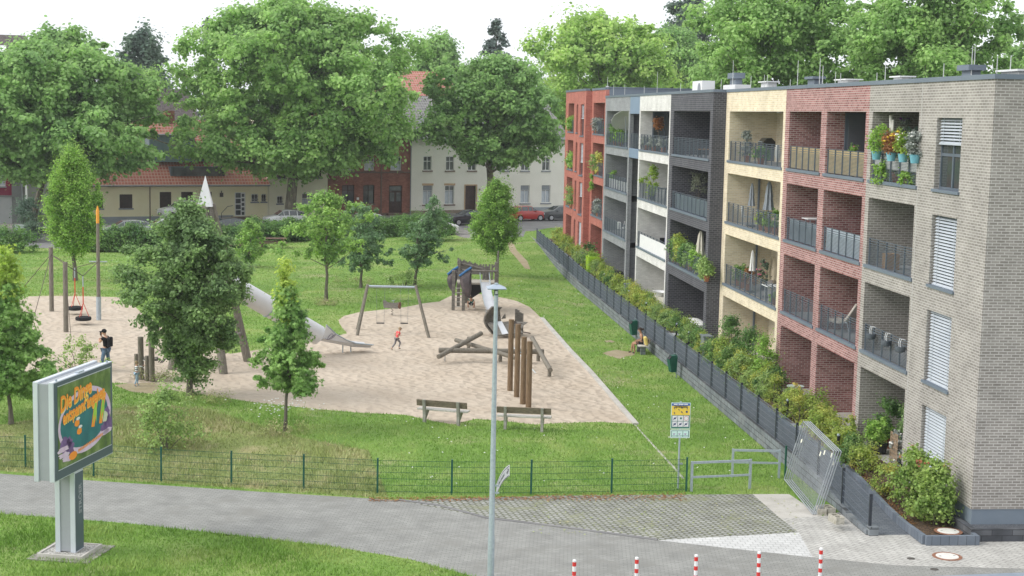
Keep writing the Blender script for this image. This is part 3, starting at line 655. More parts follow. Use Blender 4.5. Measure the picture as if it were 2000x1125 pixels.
def meshpanel(w,hh,dx,horiz,tv=.0055,th_=.008):
    b=B(); n=int(w/dx)
    for i in range(n+1): x=i*w/n; b.add([(x-tv/2,-tv/2,0),(x+tv/2,-tv/2,0),(x,tv/2,0),(x-tv/2,-tv/2,hh),(x+tv/2,-tv/2,hh),(x,tv/2,hh)],[(0,1,4,3),(1,2,5,4),(2,0,3,5)])
    for z in horiz: 
        for yy in (-.007,.007): b.add([(0,yy-th_/2,z-th_/2),(0,yy+th_/2,z),(0,yy-th_/2,z+th_/2),(w,yy-th_/2,z-th_/2),(w,yy+th_/2,z),(w,yy-th_/2,z+th_/2)],[(0,1,4,3),(1,2,5,4),(2,0,3,5)])
    return b
# anthracite fence on the wall
AF=thing('metal_fence','long anthracite metal mesh fence with square posts on the grey block wall','fence',(14.38,40.75,0))
pm=None; po=None
for i in range(35):
    y=i*2.5; zt=path_h(40.75+y)+.08
    if po is None:
        po=B().box(-.04,.04,-.03,.03,-.05,1.1).build('post',mat('near black post',(.03,.036,.045),rough=.5),AF); po.location=(0,0,zt)
        pm=meshpanel(2.44,1.0,.05,[.02,.22,.42,.62,.82,.99]).build('mesh_panel',m_anth,AF)
    else: q=po.copy(); COL.objects.link(q); q.location=(0,y,zt)
    if i<34:
        z2=path_h(40.75+y+2.5)+.08; q=pm if i==0 else pm.copy(); 
        if i: COL.objects.link(q)
        q.location=(-.02,y+.03,zt+.03); q.rotation_euler=(0,0,0)
        q.rotation_mode='XYZ'; q.rotation_euler=(0,-math.atan2(z2-zt,2.5),R(90))
B().box(-.05,.22,-.14,.12,-.02,.26).build('footing',m_block,AF)
# green fence
gpx=[(-230,905),(-95,910),(50,915),(183,930),(315,940),(452,948),(593,955),(737,963),(882,966),(1037,966),(1194,963),(1340,960)]
GF=thing('metal_fence','dark green double rod mesh fence with thin posts along the edge of the park lawn','fence',G(50,915)); P0=GF.location.copy()
pts=[G(*p) for p in gpx]; po=B().box(-.025,.025,-.03,.03,-.1,1.08).box(-.03,.03,-.035,.035,1.08,1.10).build('post',m_green,GF); po.location=pts[0]-P0
panels={}
for i,p in enumerate(pts):
    if i: q=po.copy(); COL.objects.link(q); q.location=p-P0
    if i<len(pts)-1:
        d=pts[i+1]-p; L_=d.xy.length; q=meshpanel(L_-.06,1.0,.05,[.02,.22,.42,.62,.82,.99]).build('mesh_panel',m_green,GF); q.location=p-P0+d*(.03/L_)+Vector((0,0,.04)); q.rotation_euler=(0,-math.atan2(d.z,L_),math.atan2(d.y,d.x))
p=G(1533,935); q=po.copy(); COL.objects.link(q); q.location=p-P0
# tubular barriers
def barrier(a,c,zt,zm,label):
    a=G(*a); c=G(*c); d=c-a; w=d.xy.length; t=thing('barrier',label,'barrier',a,math.atan2(d.y,d.x),'pedestrian barriers at the park entrance')
    for x in (0,w): B().box(x-.035,x+.035,-.035,.035,-.1,zt).build('post',m_galv,t)
    B().box(.035,w-.035,-.03,.03,zt-.08,zt-.01).build('rail',m_galv,t); B().box(.035,w-.035,-.025,.025,zm-.03,zm+.03).build('rail',m_galv,t)
barrier((1350,960),(1464,955),.97,.46,'galvanised tube barrier nearest the paving, in front of the other one')
barrier((1430,932),(1521,934),.95,.5,'galvanised tube barrier that ends against the block wall, behind the other one')
# construction fence panels
def near_len(px,py,C,dist,Y0):
    best=None
    for i in range(400):
        Y=Y0-2+i*.01; p=at_y(px,py,Y); e=abs((p-C).length-dist)
        if best is None or e<best[0]-1e-4: best=(e,p)
    return best[1]
BLc=at_z(1532,936,.10); BRc=at_z(1588,1004.5,.03)
ux=(BRc-BLc).normalized(); cand=[at_y(1567,829.6,BLc.y+.3+i*.02-1.) for i in range(90)]
TLc=min(cand,key=lambda p:abs((p-BLc).length-2.)+.6*abs((p-BLc).normalized().dot(ux))); 
Wd=(BRc-BLc).length; print('panel',Wd,(TLc-BLc).length,BLc,BRc,TLc)
uz=(TLc-BLc); uz=(uz-ux*uz.dot(ux)).normalized(); un=ux.cross(uz)
if un.x<0: un=-un
m_zinc=mat('zinc plated tube',(.34,.37,.40),(.44,.47,.50),sc=10,rough=.35,metal=.3)
m_card=mat('weathered white tag',(.75,.74,.62),rough=.8)
for k in range(4):
    dl=[0,.16,.32,.42][k]; off=un*(.085*k)-ux*dl*.25+Vector((0,0,.012*k)); o=BLc+off
    t=thing('construction_fence_panel',['front galvanised site fence panel of the leaning stack, with two bent white tags','second galvanised site fence panel of the leaning stack','third galvanised site fence panel of the leaning stack, with a yellow tag','rearmost galvanised site fence panel of the leaning stack, touching the dark fence'][k],'fence panel',o,0,'site fence panels leaning in a stack')
    HT=2.0; f=B(); P=lambda a,c,e=0: ux*a+uz*c+un*e
    f.path([P(0,0),P(0,HT),P(Wd,HT),P(Wd,0),P(0,0)],.018,8); f.tube(P(.0,HT*.5),P(.0,HT*.5+.25),.026); f.build('tube_frame',m_zinc,t,smooth=True)
    w=B()
    n=int(Wd/.14)
    for i in range(1,n): w.tube(P(i*Wd/n,0),P(i*Wd/n,HT),.0022,n=3,cap=False)
    for i in range(1,8): w.tube(P(0,i*HT/8),P(Wd,i*HT/8),.0018,n=3,cap=False)
    w.build('wire_mesh',mat('dull wire',(.30,.32,.34),rough=.7),t)
    if k in(0,2):
        for a,c in (((.55,1.45),(2.9,1.62),(3.25,1.75)) if k==0 else ((Wd-.5,1.75),(Wd-.12,1.6))):
            q=B(); q.T=Matrix.Translation(P(a,c,-.02))@Matrix((( ux.x,uz.x,un.x,0),(ux.y,uz.y,un.y,0),(ux.z,uz.z,un.z,0),(0,0,0,1)))@Matrix.Rotation(R(30*a),4,'Z'); q.box(-.07,.07,-.05,.06,0,.004); q.build('tag',m_card,t)
# hollow concrete blocks beside the fence feet
m_hb=mat('mossy hollow concrete',(.30,.28,.22),(.50,.47,.40),sc=6,rough=.95,bump=.5,bsc=30,c3=(.42,.40,.34))
def hollow(px,py,z,rz,label):
    c=at_z(px,py,z); t=B(); a,d,hh,w=.24,.13,.2,.035
    t.box(-a,a,-d,-d+w,0,hh).box(-a,a,d-w,d,0,hh)
    for x in (-a,-.018,a-w): t.box(x+.001,x+w,-d+w,d-w,0,hh)
    singlet(t,'hollow_block',m_hb,label,'concrete block',c,rz,'hollow concrete blocks by the leaning fence panels')
hollow(1604,1003,0,R(80),'mossy hollow concrete block under the feet of the leaning panels')
hollow(1618,1002,0,R(95),'hollow concrete block at the far end of the low double stack')
hollow(1633,1020,0,R(98),'hollow concrete block at the bottom near end of the double stack')
hollow(1633,1020,.202,R(101),'hollow concrete block lying on top of the near end of the double stack')
# red and white bollards
def bollard(px,py,label):
    p=at_z(px,py,1.0); t=thing('bollard',label,'bollard',(p.x,p.y,0),0,'red and white bollards across the road')
    b=B(); b.lathe([(.046,-.1),(.046,.985),(.03,1.0)],n=14); b.build('post',m_whitep,t,smooth=True)
    for i in range(4): z=.945-i*.235; B().lathe([(.0465,z-.105),(.0475,z-.105),(.0475,z),(.0465,z)],n=14).build('red_band',m_redp,t,smooth=True)
for i,(a,c) in enumerate(((1122,1093),(1244,1088),(1360,1083),(1483,1077),(1604,1070))):
    bollard(a,c,'red and white bollard, '+['leftmost of the five','second from the left of the five','middle one of the five','fourth from the left of the five','rightmost of the five, tallest in view'][i])
# manhole covers and valve caps
m_rust=mat('rusty iron ring',(.20,.09,.055),(.33,.17,.11),sc=12,rough=.9)
m_cover=mat('pale concrete cover',(.60,.58,.54),(.74,.72,.68),sc=5,rough=.85)
for px,py,lb,z in ((1850,1087,'round concrete manhole cover in a rusty ring on the light paving',0),(1852,1038,'round concrete manhole cover in the mulch at the end of the planting bed',.1)):
    c=at_z(px,py,z); t=thing('manhole_cover',lb,'manhole cover',c); B().lathe([(.40,0),(.40,.012),(.31,.014),(.31,0)],n=28).build('ring',m_rust,t); 
    B().lathe([(.305,-.02),(.305,.018),(.29,.02)],n=28).build('cover',m_cover,t)
    for s in (-.2,.2): B().box(s-.03,s+.03,-.012,.012,.0205,.024).build('lifting_slot',m_black,t)
for px,py,lb in ((1779,1091,'small dark iron valve cap on the light paving left of the manhole'),(1825,1112,'small dark iron valve cap near the slate strip below the manhole')):
    singlet(B().lathe([(.1,0),(.1,.008),(.07,.012)],n=16,sx=1.1),'valve_cap',mat('dark iron',(.06,.055,.05),(.11,.10,.09),sc=20,rough=.7),lb,'valve cap',at_z(px,py,0.002))
# street lamp with park sign
c=at_z(958,1140,0); SL=thing('street_lamp','tall galvanised street lamp with a flat square hat beside the paver road','street lamp',c)
zt=at_y(968.5,556,c.y).z; B().path([(0,0,-.1),(0,0,1.2),(0,0,1.25),(0,0,zt-.25)],[.085,.085,.075,.048],16).build('pole',m_galv,SL,smooth=True)
b=B(); b.lathe([(.05,zt-.26),(.05,zt-.12),(.042,zt-.1)],n=12); b.build('lamp_neck',m_anth,SL,smooth=True)
b=B(); b.add([(x*s,y*s,z) for z,s in ((zt-.1,.22),(zt-.085,.235),(zt-.075,.235),(zt-.0,.08)) for x,y in ((-1,-1),(1,-1),(1,1),(-1,1))],[(3,2,1,0),(12,13,14,15)]+[(k*4+i,k*4+(i+1)%4,k*4+4+(i+1)%4,k*4+4+i) for k in range(3) for i in range(4)])
b.build('lamp_hat',mat('grey lacquered hat',(.30,.36,.44),(.36,.42,.49),sc=3,rough=.4),SL); B().lathe([(.05,zt),(.05,zt+.035),(.03,zt+.045)],n=12).build('light_sensor',m_galv,SL)
B().box(-.03,.03,-.056,-.05,zt-.22,zt-.15).build('label_plate',m_whitep,SL)
sg=thing('direction_sign','bent white direction sign with a black arrow, clamped to the lamp post','sign',(c.x+.07,c.y-.03,at_y(963,945,c.y).z)); zr=0
def bend(u): # along the sign
    return Vector((.03+u*.42-.06*math.sin(u*2.2),u*.52,.42*math.sin(u*1.35)*.9))
b=B(); K=10
for i in range(K):
    p,q=bend(i/K),bend((i+1)/K); hv=Vector((0,0,.29)); nn=Vector((-.003,.006,0))
    b.add([p-hv,q-hv,q,p,p-hv+nn,q-hv+nn,q+nn,p+nn],[(0,1,2,3),(7,6,5,4),(0,4,5,1),(2,6,7,3)]+([(3,7,4,0)] if i==0 else [])+([(1,5,6,2)] if i==K-1 else []))
b.build('plate',m_whitep,sg)
for dz in (-.02,-.262):
    b=B()
    for i in range(K):
        u0,u1=.04+.92*i/K,.04+.92*(i+1)/K; p,q=bend(u0)+Vector((.003,-.004,dz)),bend(u1)+Vector((.003,-.004,dz)); hv=Vector((0,0,.016)); b.quad(p-hv,q-hv,q,p)
    b.build('border_line',m_black,sg)
p=bend(.45); ex=(bend(.6)-bend(.3)).normalized(); ez=Vector((0,0,1)); en=ex.cross(ez).normalized()
def fr(o,ex,ez): en=ex.cross(ez).normalized(); return Matrix(((ex.x,ez.x,en.x,o.x),(ex.y,ez.y,en.y,o.y),(ex.z,ez.z,en.z,o.z),(0,0,0,1)))
m_faded=mat('faded sign print',(.16,.18,.2),rough=.7)
text('IM PARK',.1,m_faded,'lettering',sg,fr(p+en*.008-ez*.15,ex,ez),ext=.001,bold=.002)
b=B(); b.T=fr(bend(.86)+en*.008-ez*.14,ex,ez); b.box(-.06,.03,-.012,.012,0,.002); b.add([(.0,.07,.001),(.03,.07,.001),(.07,0,.001),(.03,-.07,.001),(.0,-.07,.001),(.04,0,.001)],[(0,1,2,5),(5,2,3,4)]); b.build('arrow',m_black,sg)
b=B(); b.box(-.02,.1,-.02,.02,-.06,-.02).box(-.02,.1,-.02,.02,-.24,-.2); b.build('clamp',m_galv,sg)
# playground sign
c=G(1324,955); PS=thing('playground_sign','playground notice board with a yellow Spielplatz header above six rule pictograms','sign',c); zt=at_y(1327,786,c.y).z-c.z
B().path([(0,0,-.1),(0,0,zt+.03)],.03,10).build('post',m_galv,PS,smooth=True)
m_yelp=mat('yellow sign print',(.86,.62,.09),rough=.5); m_grnp=mat('dark green sign print',(.02,.16,.11),rough=.5); m_blup=mat('blue sign print',(.05,.13,.42),rough=.5); m_paleg=mat('pale green sign print',(.62,.82,.76),rough=.5); m_dkb=mat('dark blue pictogram',(.03,.05,.15),rough=.5)
def plate(x0,x1,z0,z1,m,y,nm,par=PS): return B().box(x0,x1,y-.004,y,z0,z1).build(nm,m,par)
w=.31; T=zt
plate(-w,w,T-.83,T,mat('sign edge white',(.66,.82,.80),rough=.5),-.035,'upper_plate'); plate(-w+.02,w-.02,T-.40,T-.10,m_yelp,-.0405,'yellow_field'); plate(-w+.02,w-.02,T-.10,T-.02,m_blup,-.041,'blue_header')
plate(-w+.02,w-.02,T-.81,T-.40,m_grnp,-.0405,'green_frame')
q=B()
for i in range(3):
    for j in range(2): x=-w+.045+i*.18; z=T-.585-j*.185; q.box(x,x+.165,-.046,-.0455,z,z+.17)
q.build('rule_field',m_whitep,PS)
q=B()
for i,(x,ww) in enumerate(((-.17,.12),(-.0,.16),(.16,.12))): q.box(x-ww/2,x+ww/2,-.046,-.0455,T-.07,T-.035)
q.build('header_print',m_whitep,PS)
FRM=lambda x,z,y=-.046:Matrix.Translation((x,y,z))@Matrix.Rotation(R(90),4,'X')
text('Spielplatz',.115,m_black,'lettering',PS,FRM(0,T-.125),ext=.0008,bold=.003,sx=.98)
rg=random.Random(4); q=B(); q2=B()
def stick(b,x,z,s,a):
    M_=Matrix.Translation((x,-.0475,z))@Matrix.Rotation(a,4,'Y')@Matrix.Rotation(R(90),4,'X'); b.T=M_
    b.box(-.012*s,.012*s,-.03*s,.03*s,0,.001); b.box(-.035*s,.035*s,.01*s,.02*s,0,.001); b.lathe([(.014*s,0),(.014*s,.001)],(0,.045*s,0),8)
    b.add([(-.01*s,-.03*s,.001),(-.03*s,-.07*s,.001),(-.02*s,-.07*s,.001),(.0,-.03*s,.001),(.03*s,-.07*s,.001),(.02*s,-.07*s,.001)],[(0,1,2),(3,4,5)]); b.T=None
for x,z,s in ((-.2,T-.18,.8),(.05,T-.17,.8),(.2,T-.17,.9),(-.06,T-.23,.7),(.04,T-.31,.9),(-.2,T-.34,.8)): stick(q,x,z,s,rg.uniform(-.8,.8))
q.box(.16,.22,-.0475,-.047,T-.32,T-.26); q.build('pictogram',m_dkb,PS)
q=B(); qc=B()
for i in range(3):
    for j in range(2):
        x=-w+.045+i*.18+.0825; z=T-.585-j*.185+.085
        if i==2 and j==0:
            qc.T=FRM(x,z,-.0465)
            for k in range(20):
                a0,a1=k*math.pi/10,(k+1)*math.pi/10; qc.add([(.06*math.cos(a0),.06*math.sin(a0),0),(.06*math.cos(a1),.06*math.sin(a1),0),(.07*math.cos(a1),.07*math.sin(a1),0),(.07*math.cos(a0),.07*math.sin(a0),0)],[(0,1,2,3)])
            qc.T=None; continue
        if i==1 and j==0: continue
        q.T=FRM(x,z,-.0475)@Matrix.Rotation(R(42),4,'Z'); q.box(-.08,.08,-.007,.007,0,.001); q.T=FRM(x,z,-.047); q.ball((0,0,0),.035,8,.02,1.2,.8); q.T=None
q.build('prohibition_mark',m_dkb,PS); qc.build('prohibition_ring',m_redp,PS)
B().box(-.02,.04,-.0475,-.047,T-.53,T-.47).build('leaf_pictogram',m_grnp,PS)
plate(-w,w,T-1.13,T-.86,mat('sign edge white 2',(.72,.86,.82),rough=.5),-.035,'lower_plate'); plate(-w+.03,w-.03,T-1.10,T-.89,m_grnp,-.0405,'lower_frame'); q=B()
for i in range(3): x=-w+.045+i*.18; q.box(x,x+.165,-.046,-.0455,T-1.045,T-.905); q.box(x,x+.165,-.046,-.0455,T-1.09,T-1.055)
q.build('lower_field',m_paleg,PS)
q=B()
for x in (-.19,-.02,.17): q.box(x-.04,x+.04,-.0475,-.047,T-1.0,T-.985); q.box(x-.02,x+.01,-.0475,-.047,T-1.03,T-1.0)
q.build('warning_print',mat('faded red blue print',(.35,.2,.4),rough=.6),PS); B().box(-.005,.12,-.05,-.03,T-1.98,T-1.93).build('small_plate',m_galv,PS)
# litter bins on the lawn by the wall
for px,py,lb in ((1237,664,'dark green litter bin with a bent tube frame, beside the seated person'),(1313,738,'dark green litter bin with a bent tube frame, alone against the block wall')):
    c=G(px,py); t=thing('litter_bin',lb,'litter bin',c,R(12),'green litter bins along the block wall')
    b=B(); b.add([(-.12,-.14,.28),(.13,-.14,.28),(.13,.14,.28),(-.12,.14,.28),(-.22,-.17,.85),(.16,-.17,.95),(.16,.17,.95),(-.22,.17,.85),(-.1,-.15,1.02),(.14,-.15,1.05),(.14,.15,1.05),(-.1,.15,1.02)],[(3,2,1,0),(0,1,5,4),(1,2,6,5),(2,3,7,6),(3,0,4,7),(4,5,9,8),(5,6,10,9),(6,7,11,10),(8,9,10,11)]); b.build('bin_body',m_green,t)
    b=B(); b.add([(-.225,-.12,.86),(-.225,.12,.86),(-.11,.12,1.01),(-.11,-.12,1.01)],[(0,1,2,3)]); b.build('opening',m_black,t)
    B().path([(.2,0,-.1),(.2,0,1.0),(.16,0,1.1),(.05,0,1.12)],.025,8).build('tube_post',m_galv,t,smooth=True)
# benches
def bench(a,c,name,label,cat='bench',back=True,group=None,Hs=.44):
    a=G(*a);c=G(*c); d=c-a; w=d.xy.length; t=thing(name,label,cat,a,math.atan2(d.y,d.x),group); e=.32
    for x in (0,w):
        b=B(); b.prism([(x-.05,-.02,-.1),(x-.05,.10,-.1),(x-.05,.14,.12),(x-.05,.46,Hs-.06),(x-.05,.46,Hs),(x-.05,.12,Hs),(x-.05,.0,.86),(x-.05,-.09,.86),(x-.05,.0,.3)],(.1,0,0)); b.build('leg',mat('grey bench timber',(.26,.25,.22),(.38,.37,.33),sc=5,rough=.9,bump=.4),t)
    b=B(); b.box(-e,w+e,.10,.27,Hs+.004,Hs+.06).box(-e,w+e,.29,.47,Hs+.004,Hs+.06); b.build('seat',m_seat,t,bevel=.01)
    b=B(); b.cbox((w/2,.075,.72),(w+2*e,.05,.24),rx=R(10)); b.build('backrest',m_plank2,t,bevel=.01)
m_plank2=mat('dark bench planks',(.14,.115,.085),(.25,.205,.15),sc=3,rough=.85,bump=.4,stretch=(1,8,8))
bench((828,825),(894,832),'park_bench','weathered timber park bench at the sand edge, left of the lamp post',group='timber benches at the front edge of the sand')
bench((986,839),(1058,844),'park_bench','weathered timber park bench at the sand edge, right of the lamp post',group='timber benches at the front edge of the sand')
# bench with the seated person
c=G(1252,690); BW=thing('park_bench','small timber bench set against the block wall, under the seated person','bench',(c.x,c.y,c.z))
for y in (-.5,.45): B().box(-.12,.12,y-.06,y+.06,-.1,.42).build('leg',m_block,BW)
B().box(-.24,.24,-.75,.7,.423,.48).build('seat',m_seat,BW); B().cbox((.28,-.02,.68),(.05,1.45,.2),ry=R(8)).build('backrest',m_plank2,BW)
# sand kerb
ks=[G(*p) for p in ((1058,622),(1112,684),(1154,728),(1202,784),(1242,830))]; b=B()
for a,c in zip(ks,ks[1:]):
    d=(c-a).normalized(); n=Vector((-d.y,d.x,0))*.11
    b.add([a-n-Vector((0,0,.2)),a+n-Vector((0,0,.2)),c+n-Vector((0,0,.2)),c-n-Vector((0,0,.2)),a-n+Vector((0,0,.07)),a+n+Vector((0,0,.07)),c+n+Vector((0,0,.07)),c-n+Vector((0,0,.07))],[(0,3,2,1),(4,5,6,7),(0,1,5,4),(1,2,6,5),(2,3,7,6),(3,0,4,7)])
single(b,'kerb',m_conc,'straight concrete kerb along the right edge of the sand','kerb')
ks=[G(*p) for p in ((1240,830),(1265,858),(1290,885),(1318,915),(1335,935))]; b=B()
for a,c in zip(ks,ks[1:]): b.tube(a-Vector((0,0,.03)),c-Vector((0,0,.03)),.055,n=6)
single(b,'kerb',m_conc,'narrow sunken kerb stones running through the lawn to the entrance','kerb')
ks=[at_z(*p) for p in ((780,977),(860,988),(950,1012),(1100,1030),(1284,1055))]; b=B()
for a,c in zip(ks,ks[1:]): b.tube(a,c,.05,n=6)
single(b,'kerb',m_asph,'flush dark kerb between the paver road and the grass grid paving','kerb')
# path bollard lights
for i,(px,py) in enumerate(((1636,868),(1537,812),(1345,668),(1321,650),(1262,607),(1228,583),(1196,564),(1180,552),(1143,512),(1126,498))):
    c=on_x(px,15.75,path_h(60)+.1); c.z=h(15.5,c.y)+.05; t=thing('bollard_light','small black bollard light with a pale cap, in the planting strip along the dark path','bollard light',c,0,'black bollard lights along the dark path')
    B().lathe([(.05,0),(.05,.72)],n=10).build('post',m_black,t,smooth=True); B().lathe([(.052,.725),(.052,.78),(.03,.8)],n=10).build('cap',m_galv,t,smooth=True)
for px,py,w_,lb in ((1378,655,.8,'grey green utility cabinet at the foot of the charcoal corner'),(1225,485,.7,'grey utility cabinet in front of the mid grey bay'),(1141,460,.8,'grey utility cabinet in front of the red block')):
    c=on_x(px,16.1,.5); c.z=h(15.5,c.y); q=B(); q.box(-.2,.2,-w_/2,w_/2,0,.95).box(-.24,.24,-w_/2-.04,w_/2+.04,.952,1.0); singlet(q,'utility_cabinet',mat('grey green cabinet',(.16,.19,.19),(.2,.23,.23),sc=3,rough=.6),lb,'cabinet',c)
# billboard
def at_d(px,py,D): return Vector((0,0,H))+ray(px,py)*D
NT,NBt=at_d(103.5,748,37.7),at_d(104.8,949,37.7); FT=at_d(218.8,700,41.1)
c0=Vector((NT.x,NT.y,0)); dv=Vector((FT.x-NT.x,FT.y-NT.y,0)); BWd=dv.length; ang=math.atan2(dv.y,dv.x); zt=NT.z; zb=NBt.z; print('board',BWd,zt-zb,math.degrees(ang),zt,FT.z)
BB=thing('billboard','large billboard on a grey metal post in the front lawn, summer pool poster','billboard',(c0.x,c0.y,0),ang)
m_alu=mat('pale aluminium frame',(.56,.60,.66),(.62,.66,.71),sc=1,rough=.4,metal=.2); m_side=mat('grey side panel',(.30,.32,.34),(.34,.36,.38),sc=1,rough=.5); m_dkfr=mat('dark grey poster frame',(.085,.12,.14),rough=.4)
# local x along the board (away from the camera), +y to its left/back; poster faces -y
D_=.55; hh=zt-zb
b=B(); b.box(.0,BWd,0.0,.13,zb,zt); b.build('front_frame',m_alu,BB,bevel=.01); B().box(0,BWd,D_-.13,D_,zb,zt).build('rear_frame',m_alu,BB,bevel=.01); B().box(.03,BWd-.03,.131,D_-.131,zb+.03,zt-.05).build('side_panel',m_side,BB)
q=B(); q.box(.04,BWd-.04,-.012,-.002,zb+.03,zt-.03); q.build('poster_frame',m_dkfr,BB)
q=B()
for x in (.25,BWd-.25): q.tube((x,.04,zt),(x,.04,zt+.05),.03,n=8)
q.box(BWd*.42,BWd*.52,.02,.12,zt+.001,zt+.03); q.build('lifting_eye',m_galv,BB)
px0,px1,pz0,pz1=.2,BWd-.16,zb+.28,zt-.14; PW=px1-px0; PH=pz1-pz0
m_pg=mat('poster meadow print',(.07,.12,.05),(.25,.32,.14),sc=2.2,coord='object',rough=.4,c3=(.12,.2,.05)); m_pool=mat('poster pool print',(.02,.13,.16),(.035,.20,.22),sc=2,coord='object',rough=.35); m_pink=mat('poster pink print',(.62,.45,.62),(.72,.60,.74),sc=3,coord='object',rough=.4); m_purp=mat('poster purple print',(.13,.07,.2),(.22,.13,.32),sc=4,coord='object',rough=.4); m_ora=mat('poster orange print',(.90,.30,.04),rough=.4); m_lime=mat('poster lime print',(.28,.55,.06),(.4,.65,.1),sc=5,coord='object',rough=.4)
PO=B().box(px0,px1,-.018,-.013,pz0,pz1).build('poster',m_pg,BB)
def PP(u,v,e=0): return Vector((px0+u*PW,-.0185-e,pz0+v*PH))
def pell(cu,cv,ru,rv,m,nm,e,wob=0,n=36,rot=0.,seed=0):
    rg=random.Random(seed); b=B(); pts=[]
    for k in range(n):
        t=2*math.pi*k/n; r=1+wob*(rg.random()-.5)*2; a=ru*math.cos(t)*r; c=rv*math.sin(t)*r; pts.append((cu+(a*math.cos(rot)-c*math.sin(rot)),cv+(a*math.sin(rot)+c*math.cos(rot))))
    vs_=[PP(u,v,e) for u,v in pts]; b.add(vs_,[tuple(range(n))]); return b.build(nm,m,PO)
pell(.5,.47,.5,.40,m_pink,'pool_rim',.001); pell(.49,.48,.45,.33,m_pool,'pool',.002)
for i,(a,c,r_) in enumerate(((.12,.27,.10),(.22,.20,.08),(.2,.28,.06),(.9,.42,.1),(.95,.3,.1),(.85,.25,.07))): pell(a,c,r_*.8,r_,m_purp,'shrub_print',.003,.25,20,seed=i)
for i,(a,c) in enumerate(((.1,.15),(.16,.09),(.08,.22),(.86,.2),(.92,.2))): pell(a,c,.1,.035,m_pink,'agave_print',.004,.3,14,seed=i+9)
pell(.88,.4,.05,.07,mat('poster cream print',(.62,.66,.5),rough=.4),'bush_print',.005,.2,16)
for cu in (.69,.84):
    b=B(); 
    for (u,v) in ((0,0),): b.add([PP(cu-.08,.34,.004),PP(cu-.02,.33,.004),PP(cu+.07,.70,.004),PP(cu-.0,.71,.004)],[(0,1,2,3)])
    b.build('lounger_print',m_ora,PO)
    b=B(); b.add([PP(cu-.01,.62,.005),PP(cu+.03,.62,.005),PP(cu+.03,.5,.005),PP(cu+.015,.36,.005),PP(cu-.005,.48,.005),PP(cu-.045,.36,.005),PP(cu-.04,.5,.005)],[(0,1,2,3,4,5,6)]); b.build('sunbather_print',m_lime,PO); pell(cu+.015,.655,.018,.03,m_ora,'head_print',.006,n=10)
for a,c in ((.34,.47),(.38,.36)): pell(a,c,.045,.045,m_ora,'armband_print',.005,.15,12,R(30)); pell(a+.02,c+.05,.035,.02,m_whitep,'swimmer_print',.006,.15,10)
for e,(a,z,sz,s) in enumerate(((.32,.81,.56,'Die Dinge'),(.47,.66,.52,'entspannt angehen'))):
    M_=Matrix.Translation(PP(a,z,.008+e*.002))@Matrix.Rotation(R(6),4,'Y')@Matrix.Rotation(R(90),4,'X')@Matrix.Rotation(R(13),4,'Z')
    text(s,sz*(1 if e==0 else .86),m_ora,'poster_lettering',PO,M_,ext=.001,bold=.012,sx=.80 if e==0 else .74,shear=.25)
    M2=M_.copy(); M2.translation=PP(a+.008,z-.012,.0065+e*.0015); text(s,sz*(1 if e==0 else .86),mat('poster yellow shade',(.9,.62,.12),rough=.4),'poster_lettering',PO,M2,ext=.0005,bold=.016,sx=.80 if e==0 else .74,shear=.25)
pell(.26,.095,.075,.05,m_ora,'logo_badge',.007,0,20)
for i in range(17): B().add([PP(.36+i*.028,.105+i*.004,.007),PP(.378+i*.028,.107+i*.004,.007),PP(.378+i*.028,.142+i*.004,.007),PP(.36+i*.028,.14+i*.004,.007)],[(0,1,2,3)]).build('small_print',m_ora,PO)
B().box(px0-.02,px1+.02,-.03,-.027,pz0-.02,pz0).box(px0-.02,px1+.02,-.03,-.027,pz1,pz1+.02).build('glass_trim',m_alu,BB)
# post
c=BB.matrix_world.inverted() if False else None
s0,s1=1.12,1.62
b=B(); b.box(s0,s0+.13,.02,.52,.12,zb); b.build('post_edge',m_alu,BB) if False else None
B().box(s0,s1,.0,.13,.1,zb).build('post_front',m_alu,BB); B().box(s0,s1,.42,.55,.1,zb).build('post_rear',m_alu,BB); B().box(s0+.02,s1-.02,.131,.419,.12,zb).build('post_core',m_side,BB)
B().box(s0+.03,s1-.02,-.01,-.002,.13,zb-.04).build('post_face',m_dkfr,BB)
text('STRÖER',.22,m_side,'lettering',BB,Matrix.Translation(((s0+s1)/2+.05,-.013,zb-.75))@Matrix.Rotation(R(90),4,'X')@Matrix.Rotation(R(90),4,'Z'),ext=.001,bold=.006)
B().box(s0-.55,s1+.6,-.6,1.1,-.05,.03).build('concrete_pad',mat('mossy concrete pad',(.22,.21,.18),(.33,.32,.28),sc=4,rough=.95),BB)
q=B()
for a in ((s0-.35,s1+.35,-.35,-.29),(s0-.35,s1+.35,.84,.9),(s0-.35,s0-.29,-.29,.84),(s1+.29,s1+.35,-.29,.84)): q.box(*a,.03,.13)
q.build('pad_kerb',m_conc,BB); B().box(s0-.288,s1+.288,-.288,.838,.032,.1).build('gravel_fill',mat('pale gravel',(.12,.11,.09),(.72,.70,.66),sc=26,rough=.9,bump=1,bsc=30),BB)
